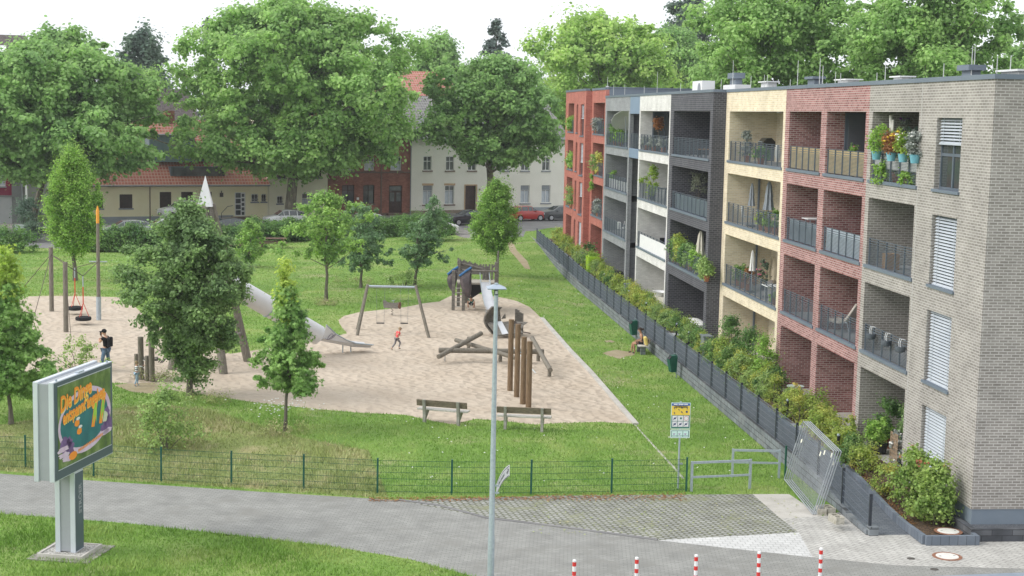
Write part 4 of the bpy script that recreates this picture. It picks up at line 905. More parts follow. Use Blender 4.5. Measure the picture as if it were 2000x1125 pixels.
# ---------------------------------------------------------------- trees and shrubs
mat('bark',(.115,.10,.08),(.21,.19,.155),sc=3,rough=.95,bump=.8,bsc=12,stretch=(4,4,1),c3=(.16,.145,.115))
b_pl=mat('plane bark',(.12,.105,.075),(.27,.25,.19),sc=1.5,rough=.95,bump=.8,bsc=8,stretch=(3,3,1),c3=(.17,.15,.115))
l_plane=leaf('plane leaves',(.09,.165,.045),(.165,.26,.075),sc=.35,isl=.3)
l_plane2=leaf('plane leaves yellow green',(.11,.19,.045),(.20,.285,.075),sc=.35,isl=.3)
l_plane3=leaf('plane leaves mid green',(.08,.15,.045),(.145,.235,.07),sc=.35,isl=.3)
l_maple=leaf('maple leaves',(.06,.105,.036),(.12,.19,.06),sc=.8,isl=.45)
l_gum=leaf('sweetgum leaves',(.075,.15,.035),(.14,.225,.06),sc=.8,isl=.35)
l_gumt=leaf('young yellow green leaves',(.13,.20,.03),(.19,.25,.045),sc=.9,isl=.3)
l_horn=leaf('hornbeam leaves',(.08,.155,.025),(.145,.235,.045),sc=.9,isl=.45)
l_young=leaf('field maple leaves',(.08,.15,.035),(.15,.235,.055),sc=.8,isl=.35)
l_young2=leaf('bluish oak leaves',(.055,.105,.045),(.10,.165,.07),sc=.8,isl=.35)
l_hedge=leaf('hedge leaves',(.035,.085,.02),(.085,.15,.035),sc=1.2,isl=.45)
l_dark=leaf('dark distant leaves',(.04,.07,.045),(.075,.115,.065),sc=.3,isl=.3)
l_con=leaf('spruce needles',(.03,.05,.04),(.055,.08,.055),sc=.5,isl=.3,trans=.15)
l_shr=leaf('bush leaves',(.09,.15,.04),(.16,.22,.07),sc=1.2,isl=.4)
l_yg=leaf('yellow green shrub leaves',(.10,.155,.028),(.20,.21,.045),sc=1.5,isl=.45,c3=(.14,.19,.035))
l_pho=leaf('glossy laurel leaves',(.085,.145,.03),(.15,.21,.05),sc=2,isl=.4)
l_red=leaf('reddish shoots',(.16,.06,.03),(.22,.10,.05),sc=2,isl=.4)
l_org=leaf('ochre autumn leaves',(.35,.22,.05),(.45,.30,.08),sc=2,isl=.4)
# big street trees
P=lambda px,py,Y,z=None: (lambda p:Vector((p.x,p.y,h(p.x,p.y) if z is None else z)))(at_y(px,py,Y))
PLG='large plane trees along the street'
tree('plane_tree','large broad plane tree at the left, reaching over the dark red and yellow houses',P(105,430,134),(-140,86,306,356),kind='plane',ncl=400,dy=.7,rcl=1.35,per=180,size=.42,shape=6,mt=l_plane3,bark=b_pl,r=.38,nb=26,seed=11,wob=.5,group=PLG)
tree('plane_tree','plane tree with a ragged thin crown beside the dark tiled roof at the upper left',P(60,430,140),(30,52,235,330),kind='round',ncl=110,rcl=1.15,per=130,size=.42,shape=6,mt=l_plane3,bark=b_pl,r=.3,nb=20,seed=15,wob=.6,group=PLG)
tree('plane_tree','tallest plane tree, with a thick bare trunk in front of the pale cream house',P(567,436,143),(340,0,806,346),kind='plane',ncl=500,dy=.7,rcl=1.55,per=200,size=.42,shape=6,mt=l_plane,bark=b_pl,r=.55,nb=34,seed=12,wob=.55,group=PLG)
tree('plane_tree','round plane tree standing in front of the white house, right of the tallest one',P(950,432,148),(840,114,1100,326),kind='plane',ncl=260,dy=.7,rcl=1.2,per=170,size=.4,shape=6,mt=l_plane3,bark=b_pl,r=.42,nb=24,seed=13,wob=.5,group=PLG)
tree('plane_tree','bright plane tree rising behind the red brick block',P(1165,300,178,1.),(1020,28,1335,330),kind='plane',ncl=330,rcl=1.8,per=170,size=.5,shape=6,mt=l_plane2,bark=b_pl,r=.45,nb=20,seed=14,wob=.5,group=PLG)
tree('plane_tree','plane tree behind the roof of the charcoal and yellow bays, its limbs showing through',P(1500,300,120,.8),(1340,-60,1700,330),kind='plane',ncl=420,rcl=1.35,per=180,size=.36,shape=6,mt=l_plane,bark=b_pl,r=.4,nb=30,seed=21,wob=.4,group=PLG)
tree('plane_tree','plane tree behind the roof of the purple red and grey bays',P(1790,300,112,.8),(1640,-70,1965,330),kind='plane',ncl=400,rcl=1.3,per=180,size=.34,shape=6,mt=l_plane,bark=b_pl,r=.4,nb=30,seed=22,wob=.4,group=PLG)
tree('plane_tree','small part of a darker tree above the roof at the right edge',P(2010,260,150,.8),(1925,58,2110,330),kind='plane',ncl=110,rcl=1.4,per=150,size=.42,shape=6,mt=l_plane3,bark=b_pl,r=.3,nb=12,seed=23)
FG='trees far behind the houses'
def far(name,lb,px,Y,box,mt,kind='round',ncl=70,rcl=2.,per=190,seed=1,size=.52,r=.4,**k): return tree(name,lb,P(px,300,Y,1.),box,kind=kind,ncl=ncl,rcl=rcl,per=per,size=size,shape=6,mt=mt,r=r,nb=14,seed=seed,group=FG,**k)
far('dark_tree','dark oak far behind the houses at the upper left',280,200,(228,58,332,330),l_dark,seed=31,rcl=1.5,ncl=130,wob=.5)
far('pale_tree','pale green round tree far behind the red roofed gable',850,210,(798,68,912,300),l_plane3,seed=32,rcl=1.6,ncl=130)
far('dark_tree','dark tree top peeking out behind the plane trees at the top right of centre',1340,230,(1288,-30,1400,300),l_dark,seed=33,rcl=1.6,ncl=120,wob=.5)
far('broadleaf_tree','sliver of a tree at the upper left edge of the view',-40,190,(-120,40,14,330),l_plane3,seed=34,rcl=1.6,ncl=90)
far('broadleaf_tree','green tree filling the gap between the tallest plane tree and the pale round tree',745,190,(700,120,800,330),l_plane3,seed=35,rcl=1.5,ncl=90)
far('dark_tree','dark tree crowns far behind between the bright plane tree and the roofline trees',1310,215,(1225,50,1400,300),l_plane3,seed=36,rcl=1.8,ncl=110)
def conifer(lb,px,box,Y,seed,nt_=34):
    base=P(px,300,Y,1.); x0,y0,x1,y1=box; top=at_y(px,y0,Y).z; w=(at_y(x1,y0,Y).x-at_y(x0,y0,Y).x)/2; rg=random.Random(seed); cs=[];rs=[]
    zb=at_y(px,y1,Y).z
    for i in range(nt_):
        u=i/nt_; z=zb+(top-zb)*u; rr=w*(1-u)**.75*(.8+.3*rg.random())+.25; n=max(3,int(rr*3.2))
        for k in range(n):
            a=rg.random()*6.28; 
            for q in (.35,.7,1.): cs.append((base.x+math.cos(a)*rr*q,base.y+math.sin(a)*rr*q,z-rr*q*.28+rg.uniform(-.2,.2))); rs.append(.55+.25*rr*(1-q)*.4)
    v,f=leaves(np.array(cs),np.array(rs),16,.6,.4,4,.6,seed); t=thing('spruce',lb,'conifer',base,0,'conifers far behind the houses'); npmesh('crown',v-np.array(base),f,l_con,t)
    B().path([(0,0,0),(0,0,top-base.z)],[.35,.05],8).build('trunk',MATS['bark'],t)
conifer('broad dark spruce with a full pointed crown far behind the round plane tree',965,(908,36,1015,260),205,41)
conifer('narrow dark spruce tip far behind, left of the tallest plane tree',408,(384,32,428,250),205,42,26)
# park trees
tree('maple_tree','dense dark green maple covering the play tower, with shoots around its trunk',G(370,772),(247,394,500,738),kind='maple',ncl=230,rcl=.5,per=230,size=.15,mt=l_maple,r=.11,nb=26,seed=51,wob=.45,shape=6,surf=1.9)
c=G(372,770); v,f,_,_=crown((c.x+.1,c.y+.2,c.z+1.35),.95,.9,1.45,26,.4,90,.12,'round',52,6)
o=npmesh('shoots',v-np.array(c),f,l_maple,[q for q in COL.objects if q.name.startswith('maple_tree')][0])
t=tree('sweetgum_tree','young sweetgum with star shaped bright leaves at the sand edge, left of the benches',G(557,842),(488,560,640,768),kind='cone',ncl=100,rcl=.36,per=105,size=.21,mt=l_gum,r=.065,nb=22,seed=53,shape=10,wob=.5,surf=1.7,group='young sweetgum trees')
c=G(557,842); tp=at_y(557,510,c.y).z; v,f,_,_=crown((c.x,c.y,(tp+at_y(557,640,c.y).z)/2),.42,.4,(tp-at_y(557,640,c.y).z)/2,34,.3,60,.19,'cone',54,10); npmesh('new_shoots',v-np.array(c),f,l_gumt,t)
t=tree('sweetgum_tree','sweetgum with star shaped leaves cut by the left edge of the view, behind the billboard',G(22,828),(-95,545,118,775),kind='cone',ncl=120,rcl=.42,per=110,size=.22,mt=l_gum,r=.08,nb=22,seed=55,shape=10,wob=.5,surf=1.7,group='young sweetgum trees')
c=G(22,828); tp=at_y(8,480,c.y); v,f,_,_=crown((tp.x,c.y,(tp.z+at_y(8,600,c.y).z)/2),.55,.5,(tp.z-at_y(8,600,c.y).z)/2,34,.34,60,.2,'egg',56,10); npmesh('new_shoots',v-np.array(c),f,l_gumt,t)
tree('hornbeam_tree','egg shaped hornbeam behind the tyre swings on the left',G(147,548),(80,290,202,500),kind='egg',ncl=190,rcl=.6,per=170,size=.17,mt=l_horn,r=.13,nb=22,seed=57,surf=1.5,wob=.12,flat=1.3,group='egg shaped hornbeams',up=.9)
tree('hornbeam_tree','egg shaped hornbeam behind the ship shaped play tower',G(971,540),(920,350,1018,498),kind='egg',ncl=150,rcl=.5,per=150,size=.17,mt=l_horn,r=.1,nb=20,seed=58,surf=1.5,wob=.12,flat=1.3,group='egg shaped hornbeams',up=.9)
YG='young trees on the lawn behind the sand'
tree('young_tree','loose yellow green young tree, leftmost of the three behind the swings',G(637,588),(562,378,712,512),kind='plane',ncl=80,rcl=.5,per=100,size=.18,mt=l_young,r=.1,nb=18,seed=61,wob=.6,shape=6,surf=1.6,group=YG)
tree('young_tree','bluish green young tree, middle one of the three behind the swings',G(705,562),(642,398,764,530),kind='plane',ncl=75,rcl=.48,per=95,size=.18,mt=l_young2,r=.09,nb=18,seed=62,wob=.6,shape=6,surf=1.6,group=YG)
tree('young_tree','slanting young tree with brushwood at its foot, rightmost of the three behind the swings',G(810,557),(768,388,872,525),kind='cone',ncl=70,rcl=.45,per=90,size=.18,mt=l_young2,r=.1,nb=18,seed=63,wob=.7,shape=6,surf=1.5,lean=(.9,0),group=YG)
tree('young_tree','small bright green young tree beside the pyramid topped play tower',G(487,522),(455,428,522,512),kind='egg',ncl=45,rcl=.42,per=90,size=.17,mt=l_young,r=.07,nb=12,seed=64,shape=6,group=YG)
def bush(name,lb,c,rx,ry,rz,ncl,rcl,per,size,m,seed,shape=6,kind='hemi',cat='shrub',group=None,wob=.3,surf=1.8,stem=True):
    c=Vector(c); t=thing(name,lb,cat,c,0,group); rg=random.Random(seed); cs=[];rs=[]
    while len(cs)<ncl:
        a,u=rg.random()*6.28,rg.random(); e=math.sqrt(max(0,1-u*u)) if kind=='hemi' else 1; 
        q=rg.random()**(1/surf)*e*(1+wob*math.sin(3*a+seed)*.6); cs.append((math.cos(a)*q*rx,math.sin(a)*q*ry,rcl*.5+u*(rz-rcl*.6))); rs.append(rcl*(.7+.6*rg.random()))
    v,f=leaves(np.array(cs),np.array(rs),per,size,.85,shape,.5,seed); npmesh('foliage',v,f,m,t)
    if stem:
        b=B()
        for q in rg.sample(cs,min(7,len(cs))): b.path([(q[0]*.1,q[1]*.1,-.05),(q[0]*.5,q[1]*.5,q[2]*.6),q],[.02,.014,.005],5)
        b.build('stems',MATS['bark'],t)
    return t
c=G(325,878); bush('bush','rounded light green bush on the bank behind the green fence',c,1.05,.95,2.0,55,.34,70,.11,l_shr,71)
c=G(150,722); bush('bush','thin light green bush at the sand edge right of the man, behind the billboard',c,1.2,.8,1.35,26,.25,40,.12,l_shr,72,wob=.7)
c=G(790,560); bush('bush','dry brushwood at the foot of the slanting young tree',c,1.6,1.,.95,26,.3,50,.10,l_shr,73)
for i,(px,py,r_,hz) in enumerate(((560,848,.75,.55),(395,790,.9,.6),(300,742,.7,.5),(350,745,.8,.45),(640,596,.7,.3),(690,552,1.3,.35))):
    c=G(px,py); v,f=leaves(np.array([(random.uniform(-r_,r_),random.uniform(-r_,r_)*.6,hz*.3) for _ in range(14)]),np.full(14,.28),60,.16,1.3,3,.2,80+i)
    t=tag(npmesh('weed_clump',v,f,m_blade2 if i not in(3,) else m_blade),['tall dry weeds around the foot of the right sweetgum','tall weeds and grass right of the maple trunk','tuft of grass at the foot of the climbing stand','green grass under the hanging bridge of the climbing stand','trampled weeds at the foot of the leftmost young tree','dry weeds at the foot of the middle young tree'][i],'weeds','clumps of tall weeds'); t.location=c
# white flowers at the sweetgum foot
c=G(548,822); b=B(); rg=random.Random(5)
for i in range(70):
    x,y,z=rg.gauss(0,.55),rg.gauss(0,.4),rg.uniform(.35,.75); b.ball((x,y,z),.035,6,.4); 
fl=thing('flower_clump','cluster of small white umbel flowers at the foot of the right sweetgum','flowers',c); b.build('blossoms',m_whitep,fl)
b=B()
for i in range(60): x,y=rg.gauss(0,.5),rg.gauss(0,.4); b.tube((x,y,0),(x+rg.uniform(-.1,.1),y,rg.uniform(.3,.7)),.006,n=3)
b.build('stems',m_blade,fl)
# street hedges: separate shrubs
rg=random.Random(9)
HG='hedge shrubs between park lawn and street'
hpts=[]
for px in range(172,345,17): hpts.append((px,491,44))
for px in range(344,470,17): hpts.append((px,484,40))
for px in range(466,860,18): hpts.append((px,476-(px-466)*.05,34))
first=[]
for i,(px,py,hp) in enumerate(hpts):
    c=G(px,py); s=F/(c-Vector((0,0,H))).dot(fw); hh=hp/s*rg.uniform(.85,1.15)
    lb='dark green hedge shrub in the row between the park lawn and the street'
    if len(first)<4:
        t=bush('hedge_shrub',lb,c,1.25,1.1,2.0,34,.42,90,.17,l_hedge,90+i,cat='hedge shrub',group=HG,stem=False); first.append(t); t.scale=(1,1,hh/2.)
    else: dup(first[i%4],c,rg.random()*6.28,scale=(1,1,hh/2.))
    if 466<px<860 and i%2==0: dup(first[(i+1)%4],c+Vector((.3,2.2,0)),rg.random()*6.28,scale=(1.1,1.1,hh/1.8))
c=G(862,470); bush('hedge_shrub','larger dark shrub at the right end of the street hedge, beside a white car',c,1.3,1.3,2.3,36,.45,90,.17,l_hedge,120,cat='hedge shrub',stem=False)
c=G(812,470); bush('hedge_shrub','clipped dark shrub left of the slanting young tree at the street',c,1.6,1.3,2.2,36,.45,90,.17,l_hedge,121,cat='hedge shrub',stem=False)
for i,px in enumerate((-60,-25,8,42)):
    bush('hedge_shrub','low trimmed hedge shrub in front of the dark red house at the left edge',G(px,493),1.2,1.2,1.7,30,.4,90,.16,l_hedge,130+i,cat='hedge shrub',group='low hedge at the left edge',stem=False)
c=P(56,452,127); bush('clipped_shrub','dark clipped shrub by the grey corner of the dark red house',c,.95,.95,3.4,50,.4,80,.16,l_dark,140,kind='col',cat='shrub'); 
bush('clipped_shrub','low dark clipped shrub in front of the taller one beside the driveway',P(62,455,125),.8,.8,1.5,26,.35,80,.16,l_dark,141,cat='shrub')
# planting strip shrubs beside the dark path
SG='yellow green shrubs in the planting strip'
prot=[]; lb='yellow green shrub in the planting strip between the dark path and the balconies'
y=44.2; i=0; gaps=[G(1655,840).y,G(1330,658).y,G(1175,545).y]
while y<126:
    for xx in ((16.05,16.75) if y<71 else (16.1,)):
        yy=y+rg.uniform(-.3,.3)
        if xx>16.5 and (rg.random()<.3 or yy<52): continue
        if rg.random()<.1: continue
        if min(abs(yy-g) for g in gaps)<.75: continue
        c=Vector((xx+rg.uniform(-.15,.15),yy,h(15.6,yy)+.04)); s=rg.uniform(.8,1.2)
        if len(prot)<5: prot.append(bush('planting_shrub',lb,c,.5,.55,.92,22,.2,75,.075 if i<3 else .085,[l_yg,l_yg,l_shr,l_hedge,l_yg][len(prot)],150+i,group=SG,surf=1.6))
        else: dup(prot[rg.randrange(5)],c,rg.random()*6.28,scale=(s,s,s*rg.uniform(.85,1.15)))
    y+=.62; i+=1
bush('laurel_shrub','large glossy green shrub with reddish shoots at the grey brick corner',Vector((16.55,41.5,.15)),.62,.75,1.75,60,.26,75,.12,l_pho,170)
t=bush('laurel_shrub','second large glossy green shrub with reddish shoots, just behind the corner one',Vector((16.45,42.9,.2)),.6,.75,1.7,55,.26,75,.12,l_pho,171)
for t_,sd_ in ((t,5),):
    v,f=leaves(np.array([(random.uniform(-.5,.5),random.uniform(-1.9,.6),1.55+random.uniform(-.2,.35)) for _ in range(12)]),np.full(12,.09),6,.09,1,6,.5,sd_); npmesh('red_shoots',v,f,l_red,t_)
for px,py,lb_,m_,hz in ((1425,690,'tall dark laurel bush in front of the yellow bay, leftmost of three',l_hedge,2.1),(1462,700,'tall dark laurel bush in front of the yellow bay, middle of three',l_hedge,2.0),(1492,722,'feathery yellow green bush in front of the yellow bay, right one',l_horn,2.0)):
    c=on_x(px,16.75,.5); c.z=.5; bush('laurel_bush',lb_,c,.62,.8,hz,46,.27,70,.1,m_,180+px)
# fallen leaves
b=B(); rg=random.Random(3)
def litter(n,fn,name,label,m):
    V_=[]; 
    for i in range(n):
        x,y,z=fn(); a=rg.random()*6.28; s=rg.uniform(.02,.045); V_+= [(x+s*math.cos(a+k*2.09),y+s*math.sin(a+k*2.09),z+.012+rg.random()*.02) for k in range(3)]
    o=npmesh(name,np.array(V_),np.arange(len(V_)).reshape(-1,3),m); tag(o,label,'fallen leaves',kind='stuff')
m_lit=mat('fallen leaves',(.20,.085,.035),(.36,.19,.08),sc=4,rough=.9,island=.4)
def f1():
    t=rg.random(); a=G(720+t*620,978-12*t*rg.random()); return a.x,a.y+rg.uniform(-.15,.35),a.z
litter(1500,f1,'leaf_litter','brown fallen leaves along the foot of the green fence',m_lit)
def f2():
    yy=41.5+rg.random()**1.6*14; xx=15.7+rg.random()**2*.35 - (.12 if rg.random()<.2 else 0); return xx,yy,h(15.6,yy)+.06+ (0 if xx>15.62 else -.05)
litter(1600,f2,'leaf_litter','brown fallen leaves along the planting strip kerb',m_lit)
def f3():
    a=at_z(rg.uniform(1040,1560),rg.uniform(970,1045),0); return a.x,a.y,0
litter(500,f3,'leaf_litter','scattered leaves and moss on the grass grid paving',m_blade2)
# ---------------------------------------------------------------- old houses across the street
m_yw=mat('cream yellow render',(.82,.75,.50),(.87,.81,.58),sc=.6,rough=.9); m_yw2=mat('pale cream render',(.76,.73,.57),(.82,.79,.63),sc=.6,rough=.9); m_wh=mat('off white render',(.76,.74,.66),(.82,.80,.72),sc=.6,rough=.9)
m_bk=brick('dark red house brick',(.24,.085,.055),(.34,.13,.09),(.24,.15,.12),bw=.3,bh=.1,dirt=.2)
m_base=mat('grey painted plinth',(.27,.30,.33),(.33,.36,.39),sc=.8,rough=.9)
m_wfr=mat('white window frame',(.72,.73,.73),(.78,.78,.78),sc=2,rough=.5); m_shut=mat('dark brown shutter',(.035,.022,.018),(.06,.04,.03),sc=5,rough=.6)
m_win=mat('old house glass',(.05,.055,.06),(.16,.17,.18),sc=.9,rough=.1,spec=.8); m_cur=mat('pale curtain',(.35,.40,.45),(.60,.64,.68),sc=5,rough=.9,stretch=(6,6,.5))
m_door=mat('dark wooden door',(.04,.022,.018),(.07,.04,.03),sc=3,rough=.6); m_stone=mat('brown stone sill',(.15,.10,.08),(.2,.14,.11),sc=4,rough=.9); m_metal=mat('grey zinc gutter',(.22,.24,.26),(.28,.30,.32),sc=3,rough=.5)
def tiles(n,c1,c2,mo):
    m,nt,p=newmat(n); L=nt.links.new; p.inputs['Roughness'].default_value=.8
    tc=N(nt,'ShaderNodeTexCoord'); s=N(nt,'ShaderNodeSeparateXYZ'); L(tc.outputs['Object'],s.inputs[0]); a=N(nt,'ShaderNodeCombineXYZ'); L(s.outputs[0],a.inputs[0]); L(s.outputs[2],a.inputs[1])
    b=N(nt,'ShaderNodeTexBrick',offset=0.); L(a.outputs[0],b.inputs['Vector']); b.inputs['Color1'].default_value=c4(c1); b.inputs['Color2'].default_value=c4(c2); b.inputs['Mortar'].default_value=c4(mo)
    b.inputs['Scale'].default_value=1; b.inputs['Brick Width'].default_value=.30; b.inputs['Row Height'].default_value=.27; b.inputs['Mortar Size'].default_value=.045; b.inputs['Mortar Smooth'].default_value=.5
    L(b.outputs['Color'],p.inputs['Base Color']); bp=N(nt,'ShaderNodeBump',Strength=.8,Distance=.05,invert=True); L(b.outputs['Fac'],bp.inputs['Height']); L(bp.outputs[0],p.inputs['Normal']); return m
m_tr=tiles('red glazed roof tiles',(.36,.10,.07),(.46,.16,.11),(.50,.30,.25)); m_tg=tiles('grey roof tiles',(.13,.125,.125),(.2,.19,.185),(.30,.29,.285)); m_td=tiles('dark brown roof tiles',(.06,.05,.05),(.10,.08,.075),(.10,.085,.08))
HR=math.atan2(HD.y,HD.x)
def house(label,s0,name='house'):
    p=W0+HD*s0; return thing(name,label,'house',(p.x,p.y,0),HR)
# local: x along the facade, y into the house (away from the street), z up
def facade(t,w,z0,z1,m,holes,depth=9,nm='wall'):
    b=B(); xs=sorted({0,w,*[v for q in holes for v in q[:2]]})
    for a,c in zip(xs,xs[1:]):
        mid=(a+c)/2; z=z0
        for p,q in sorted((q[2],q[3]) for q in holes if q[0]<mid<q[1]):
            if p>z: b.box(a,c,0,.25,z,p)
            z=q
        if z<z1: b.box(a,c,0,.25,z,z1)
    b.box(0,.25,.25,depth,z0,z1).box(w-.25,w,.25,depth,z0,z1).box(.25,w-.25,depth-.25,depth,z0,z1); b.build(nm,m,t)
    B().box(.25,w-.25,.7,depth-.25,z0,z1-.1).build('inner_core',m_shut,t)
def win(t,x0,x1,z0,z1,kind='plain',sill=m_stone,fr=None,lintel=None):
    fr=fr or m_wfr; b=B(); e=.07
    b.box(x0,x0+e,.1,.16,z0,z1).box(x1-e,x1,.1,.16,z0,z1).box(x0+e,x1-e,.1,.16,z0,z0+e).box(x0+e,x1-e,.1,.16,z1-e,z1)
    if kind!='single': b.box((x0+x1)/2-.03,(x0+x1)/2+.03,.1,.158,z0+e,z1-e).box(x0+e,x1-e,.102,.156,z1-.55,z1-.49)
    o=b.build('window',fr,t)
    B().box(x0+e*.5,x1-e*.5,.17,.2,z0+e*.5,z1-e*.5).build('pane',m_win,o)
    if kind in('curtain','blind'): B().box(x0+.1,x1-.1,.162,.168,z0+.08,z1-.6).build('curtain',m_cur,o)
    if kind=='blind': B().box(x0+.08,x1-.08,.06,.095,z1-.5,z1).build('roller_blind',m_metal,o)
    if kind=='shutter': B().box(x0-.02,x1+.02,.02,.09,z0,z1).build('shutter',m_shut,o)
    if kind=='bars':
        b=B()
        for i in range(1,5): b.box(x0+(x1-x0)*i/5-.012,x0+(x1-x0)*i/5+.012,-.06,-.03,z0,z1)
        b.box(x0,x1,-.062,-.032,z0+.2,z0+.23).box(x0,x1,-.062,-.032,z1-.23,z1-.2); b.build('bars',m_shut,o)
    if sill: B().box(x0-.1,x1+.1,-.1,.1,z0-.13,z0-.003).build('sill',sill,o)
    if lintel: B().box(x0-.1,x1+.1,-.03,.02,z1+.003,z1+.22).build('lintel',lintel,o)
def roof(t,w,z0,z1,d0,d1,m,ov=.4):
    "front slope from the eave (y=-ov) up to the ridge at depth d1, and down behind"
    b=B(); b.add([(-.15,-ov,z0),(w+.15,-ov,z0),(w+.15,d1,z1),(-.15,d1,z1),(-.15,2*d1+ov,z0),(w+.15,2*d1+ov,z0),(-.15,-ov,z0-.15),(w+.15,-ov,z0-.15),(w+.15,d1,z1-.2),(-.15,d1,z1-.2),(-.15,2*d1+ov,z0-.15),(w+.15,2*d1+ov,z0-.15)],[(0,1,2,3),(3,2,5,4),(6,7,1,0),(7,8,2,1),(9,6,0,3),(8,11,5,2),(10,9,3,4),(6,9,8,7),(9,10,11,8)]); r=b.build('roof',m,t)
    B().path([(-.1,-ov-.07,z0-.06),(w+.1,-ov-.07,z0-.06)],.08,6).build('gutter',m_metal,t)
    g=B(); g.prism([(.02,.05,z0-.1),(.02,2*d1-.05,z0-.1),(.02,d1,z1-.25)],(.2,0,0)); g.prism([(w-.22,.05,z0-.1),(w-.22,2*d1-.05,z0-.1),(w-.22,d1,z1-.25)],(.2,0,0)); return r,g
# yellow low house with red tiled roof
S0=-33.5; Y1=house('long low yellow house with a red tiled roof and brown shutters',S0); w=18.2
hs_y=[(-29.75,-28.55),(-27.,-26.)]; wl=[]
def sx(a): return a-S0
wy=[(sx(-32.4),sx(-31.3),2.1,3.4,'shutter'),(sx(-29.75),sx(-28.55),2.1,3.4,'shutter'),(sx(-25.95),sx(-24.85),2.08,3.6,'shutter'),(sx(-23.88),sx(-22.75),2.06,3.6,'shutter'),(sx(-21.4),sx(-20.9),2.06,3.6,'shutter'),(sx(-16.93),sx(-16.25),2.6,3.36,'bars'),(sx(-15.92),sx(-15.42),2.6,3.35,'bars')]
dr=(sx(-18.6),sx(-17.5),1.2,3.52)
facade(Y1,w,0,4.2,m_yw,[q[:4] for q in wy]+[dr])
B().box(-.02,dr[0]-.15,-.03,0,0,1.3).build('plinth',m_base,Y1)
for q in wy: win(Y1,*q[:4],kind=q[4],fr=m_wfr,sill=m_metal)
d=B(); d.box(dr[0],dr[1],.1,.16,dr[2],dr[3]); D1=d.build('door',m_wfr,Y1)
for i in range(4): B().box(dr[0]+.12,dr[0]+.62,.08,.098,dr[2]+.12+i*.56,dr[2]+.58+i*.56).build('glass',m_win,D1)
for i in range(5): B().box(dr[0]+.72,dr[0]+.98,.08,.098,dr[2]+.12+i*.44,dr[2]+.42+i*.44).build('glass',m_win,D1)
b=B()
for i in range(4): b.box(dr[0]-.4-i*.3,dr[1]+.4+i*.5,-.5-i*.35,-.03-i*.0+(0 if i==0 else -.47-(i-1)*.35),0,1.18-i*.18)
b.build('steps',m_stone,Y1); B().path([(dr[0]-1.7,-1.2,.5),(dr[0]-1.7,-1.2,1.6),(dr[0]-.9,-.6,2.2),(dr[0]-.3,-.3,2.25)],.03,5).build('handrail',m_shut,Y1)
B().box(sx(-20.1),sx(-19.8),-.18,-.02,3.1,3.5).path([(sx(-19.95),-.1,3.5),(sx(-19.95),-.1,3.7)],.05,5).build('wall_lantern',m_shut,Y1)
B().tube((sx(-26.9),-.08,.1),(sx(-26.9),-.08,4.1),.05).build('downpipe',m_stone,Y1)
r,g=roof(Y1,w,4.28,10.4,0,5.6,m_tr); g.build('gable_wall',m_yw,Y1)
dm=B().box(sx(-26.6),sx(-22.2),1.2,4.5,6.4,8.9).build('dormer',mat('blue grey dormer cladding',(.19,.26,.29),(.23,.30,.33),sc=1,rough=.6,stretch=(4,4,.2)),Y1); B().box(sx(-26.8),sx(-22.0),1.0,4.7,8.9,9.05).build('dormer_roof',m_metal,dm)
dm=B().box(sx(-24.8),sx(-19.5),.4,2.6,5.0,6.0).build('dormer',m_anth,Y1); B().box(sx(-24.6),sx(-19.7),.36,.39,5.12,5.9).build('pane',m_win,dm)
dm=B().box(sx(-21.8),sx(-20.6),1.3,3.8,6.5,7.6).build('dormer',m_anth,Y1); B().box(sx(-21.7),sx(-20.7),1.26,1.29,6.6,7.5).build('pane',m_win,dm)
for q in ((sx(-24.),5.6),):
    B().box(q[0],q[0]+.9,q[1]-.4,q[1]+.4,9.8,11.3).build('chimney',m_bk,r)
# pale cream house
S0=-15.3; Y2=house('narrow pale cream house behind the thick plane trunk',S0); w=6.28
wy=[(sx(-14.31),sx(-13.73),2.4,3.14,'bars'),(sx(-13.2),sx(-12.4),1.85,3.4,'curtain'),(sx(-11.72),sx(-10.5),1.83,3.4,'curtain'),(sx(-12.3),sx(-9.7),4.95,6.1,'x'),(sx(-14.6),sx(-13.4),4.95,6.1,'x')]
facade(Y2,w,0,7.6,m_yw2,[q[:4] for q in wy]); B().box(0,w,-.03,0,0,1.15).build('plinth',m_stone,Y2)
for q in wy: win(Y2,*q[:4],kind=q[4],sill=m_metal,fr=m_wfr if q[4]!='x' else m_shut)
B().tube((.12,-.09,.1),(.12,-.09,7.5),.055).build('downpipe',mat('cream downpipe',(.7,.66,.52),rough=.6),Y2)
r,g=roof(Y2,w,7.7,11.6,0,5.,m_tr); g.build('gable_wall',m_yw2,Y2)
# red brick house
S0=-9.; Y3=house('dark red brick terrace house with arched openings and a string course',S0); w=9.05
wy=[(sx(-7.5),sx(-6.15),2.41,4.2),(sx(-5.2),sx(-3.97),2.3,4.2),(sx(-2.22),sx(-1.),5.68,7.08),(sx(-7.4),sx(-6.2),5.68,7.08),(sx(-5.1),sx(-4.),5.68,7.08)]; dr=(sx(-2.36),sx(-.9),1.3,4.15)
facade(Y3,w,0,9.2,m_bk,wy+[dr]); b=B(); b.box(0,w,-.08,0,5.4,5.55).box(0,w,-.1,0,9.,9.2).box(sx(-3.3),sx(-3.15),-.05,0,0,9.); b.build('string_course',m_stone,Y3); B().box(0,w,-.06,0,0,1.35).build('plinth',m_stone,Y3)
for q in wy:
    win(Y3,*q,kind='curtain' if q[2]>5 else 'plain',fr=m_shut if q[2]<5 else m_wfr); b=B(); cx=(q[0]+q[1])/2; ww=(q[1]-q[0])/2+.18
    for i in range(9): 
        a=math.pi*(.22+.56*i/8); b.cbox((cx+ww*1.15*math.cos(a),-.02,q[3]-.35+ww*.78*math.sin(a)),(.19,.06,.3),ry=-(a-math.pi/2))
    b.build('brick_arch',mat('arch brick',(.26,.10,.07),(.32,.14,.10),sc=9,rough=.9),Y3)
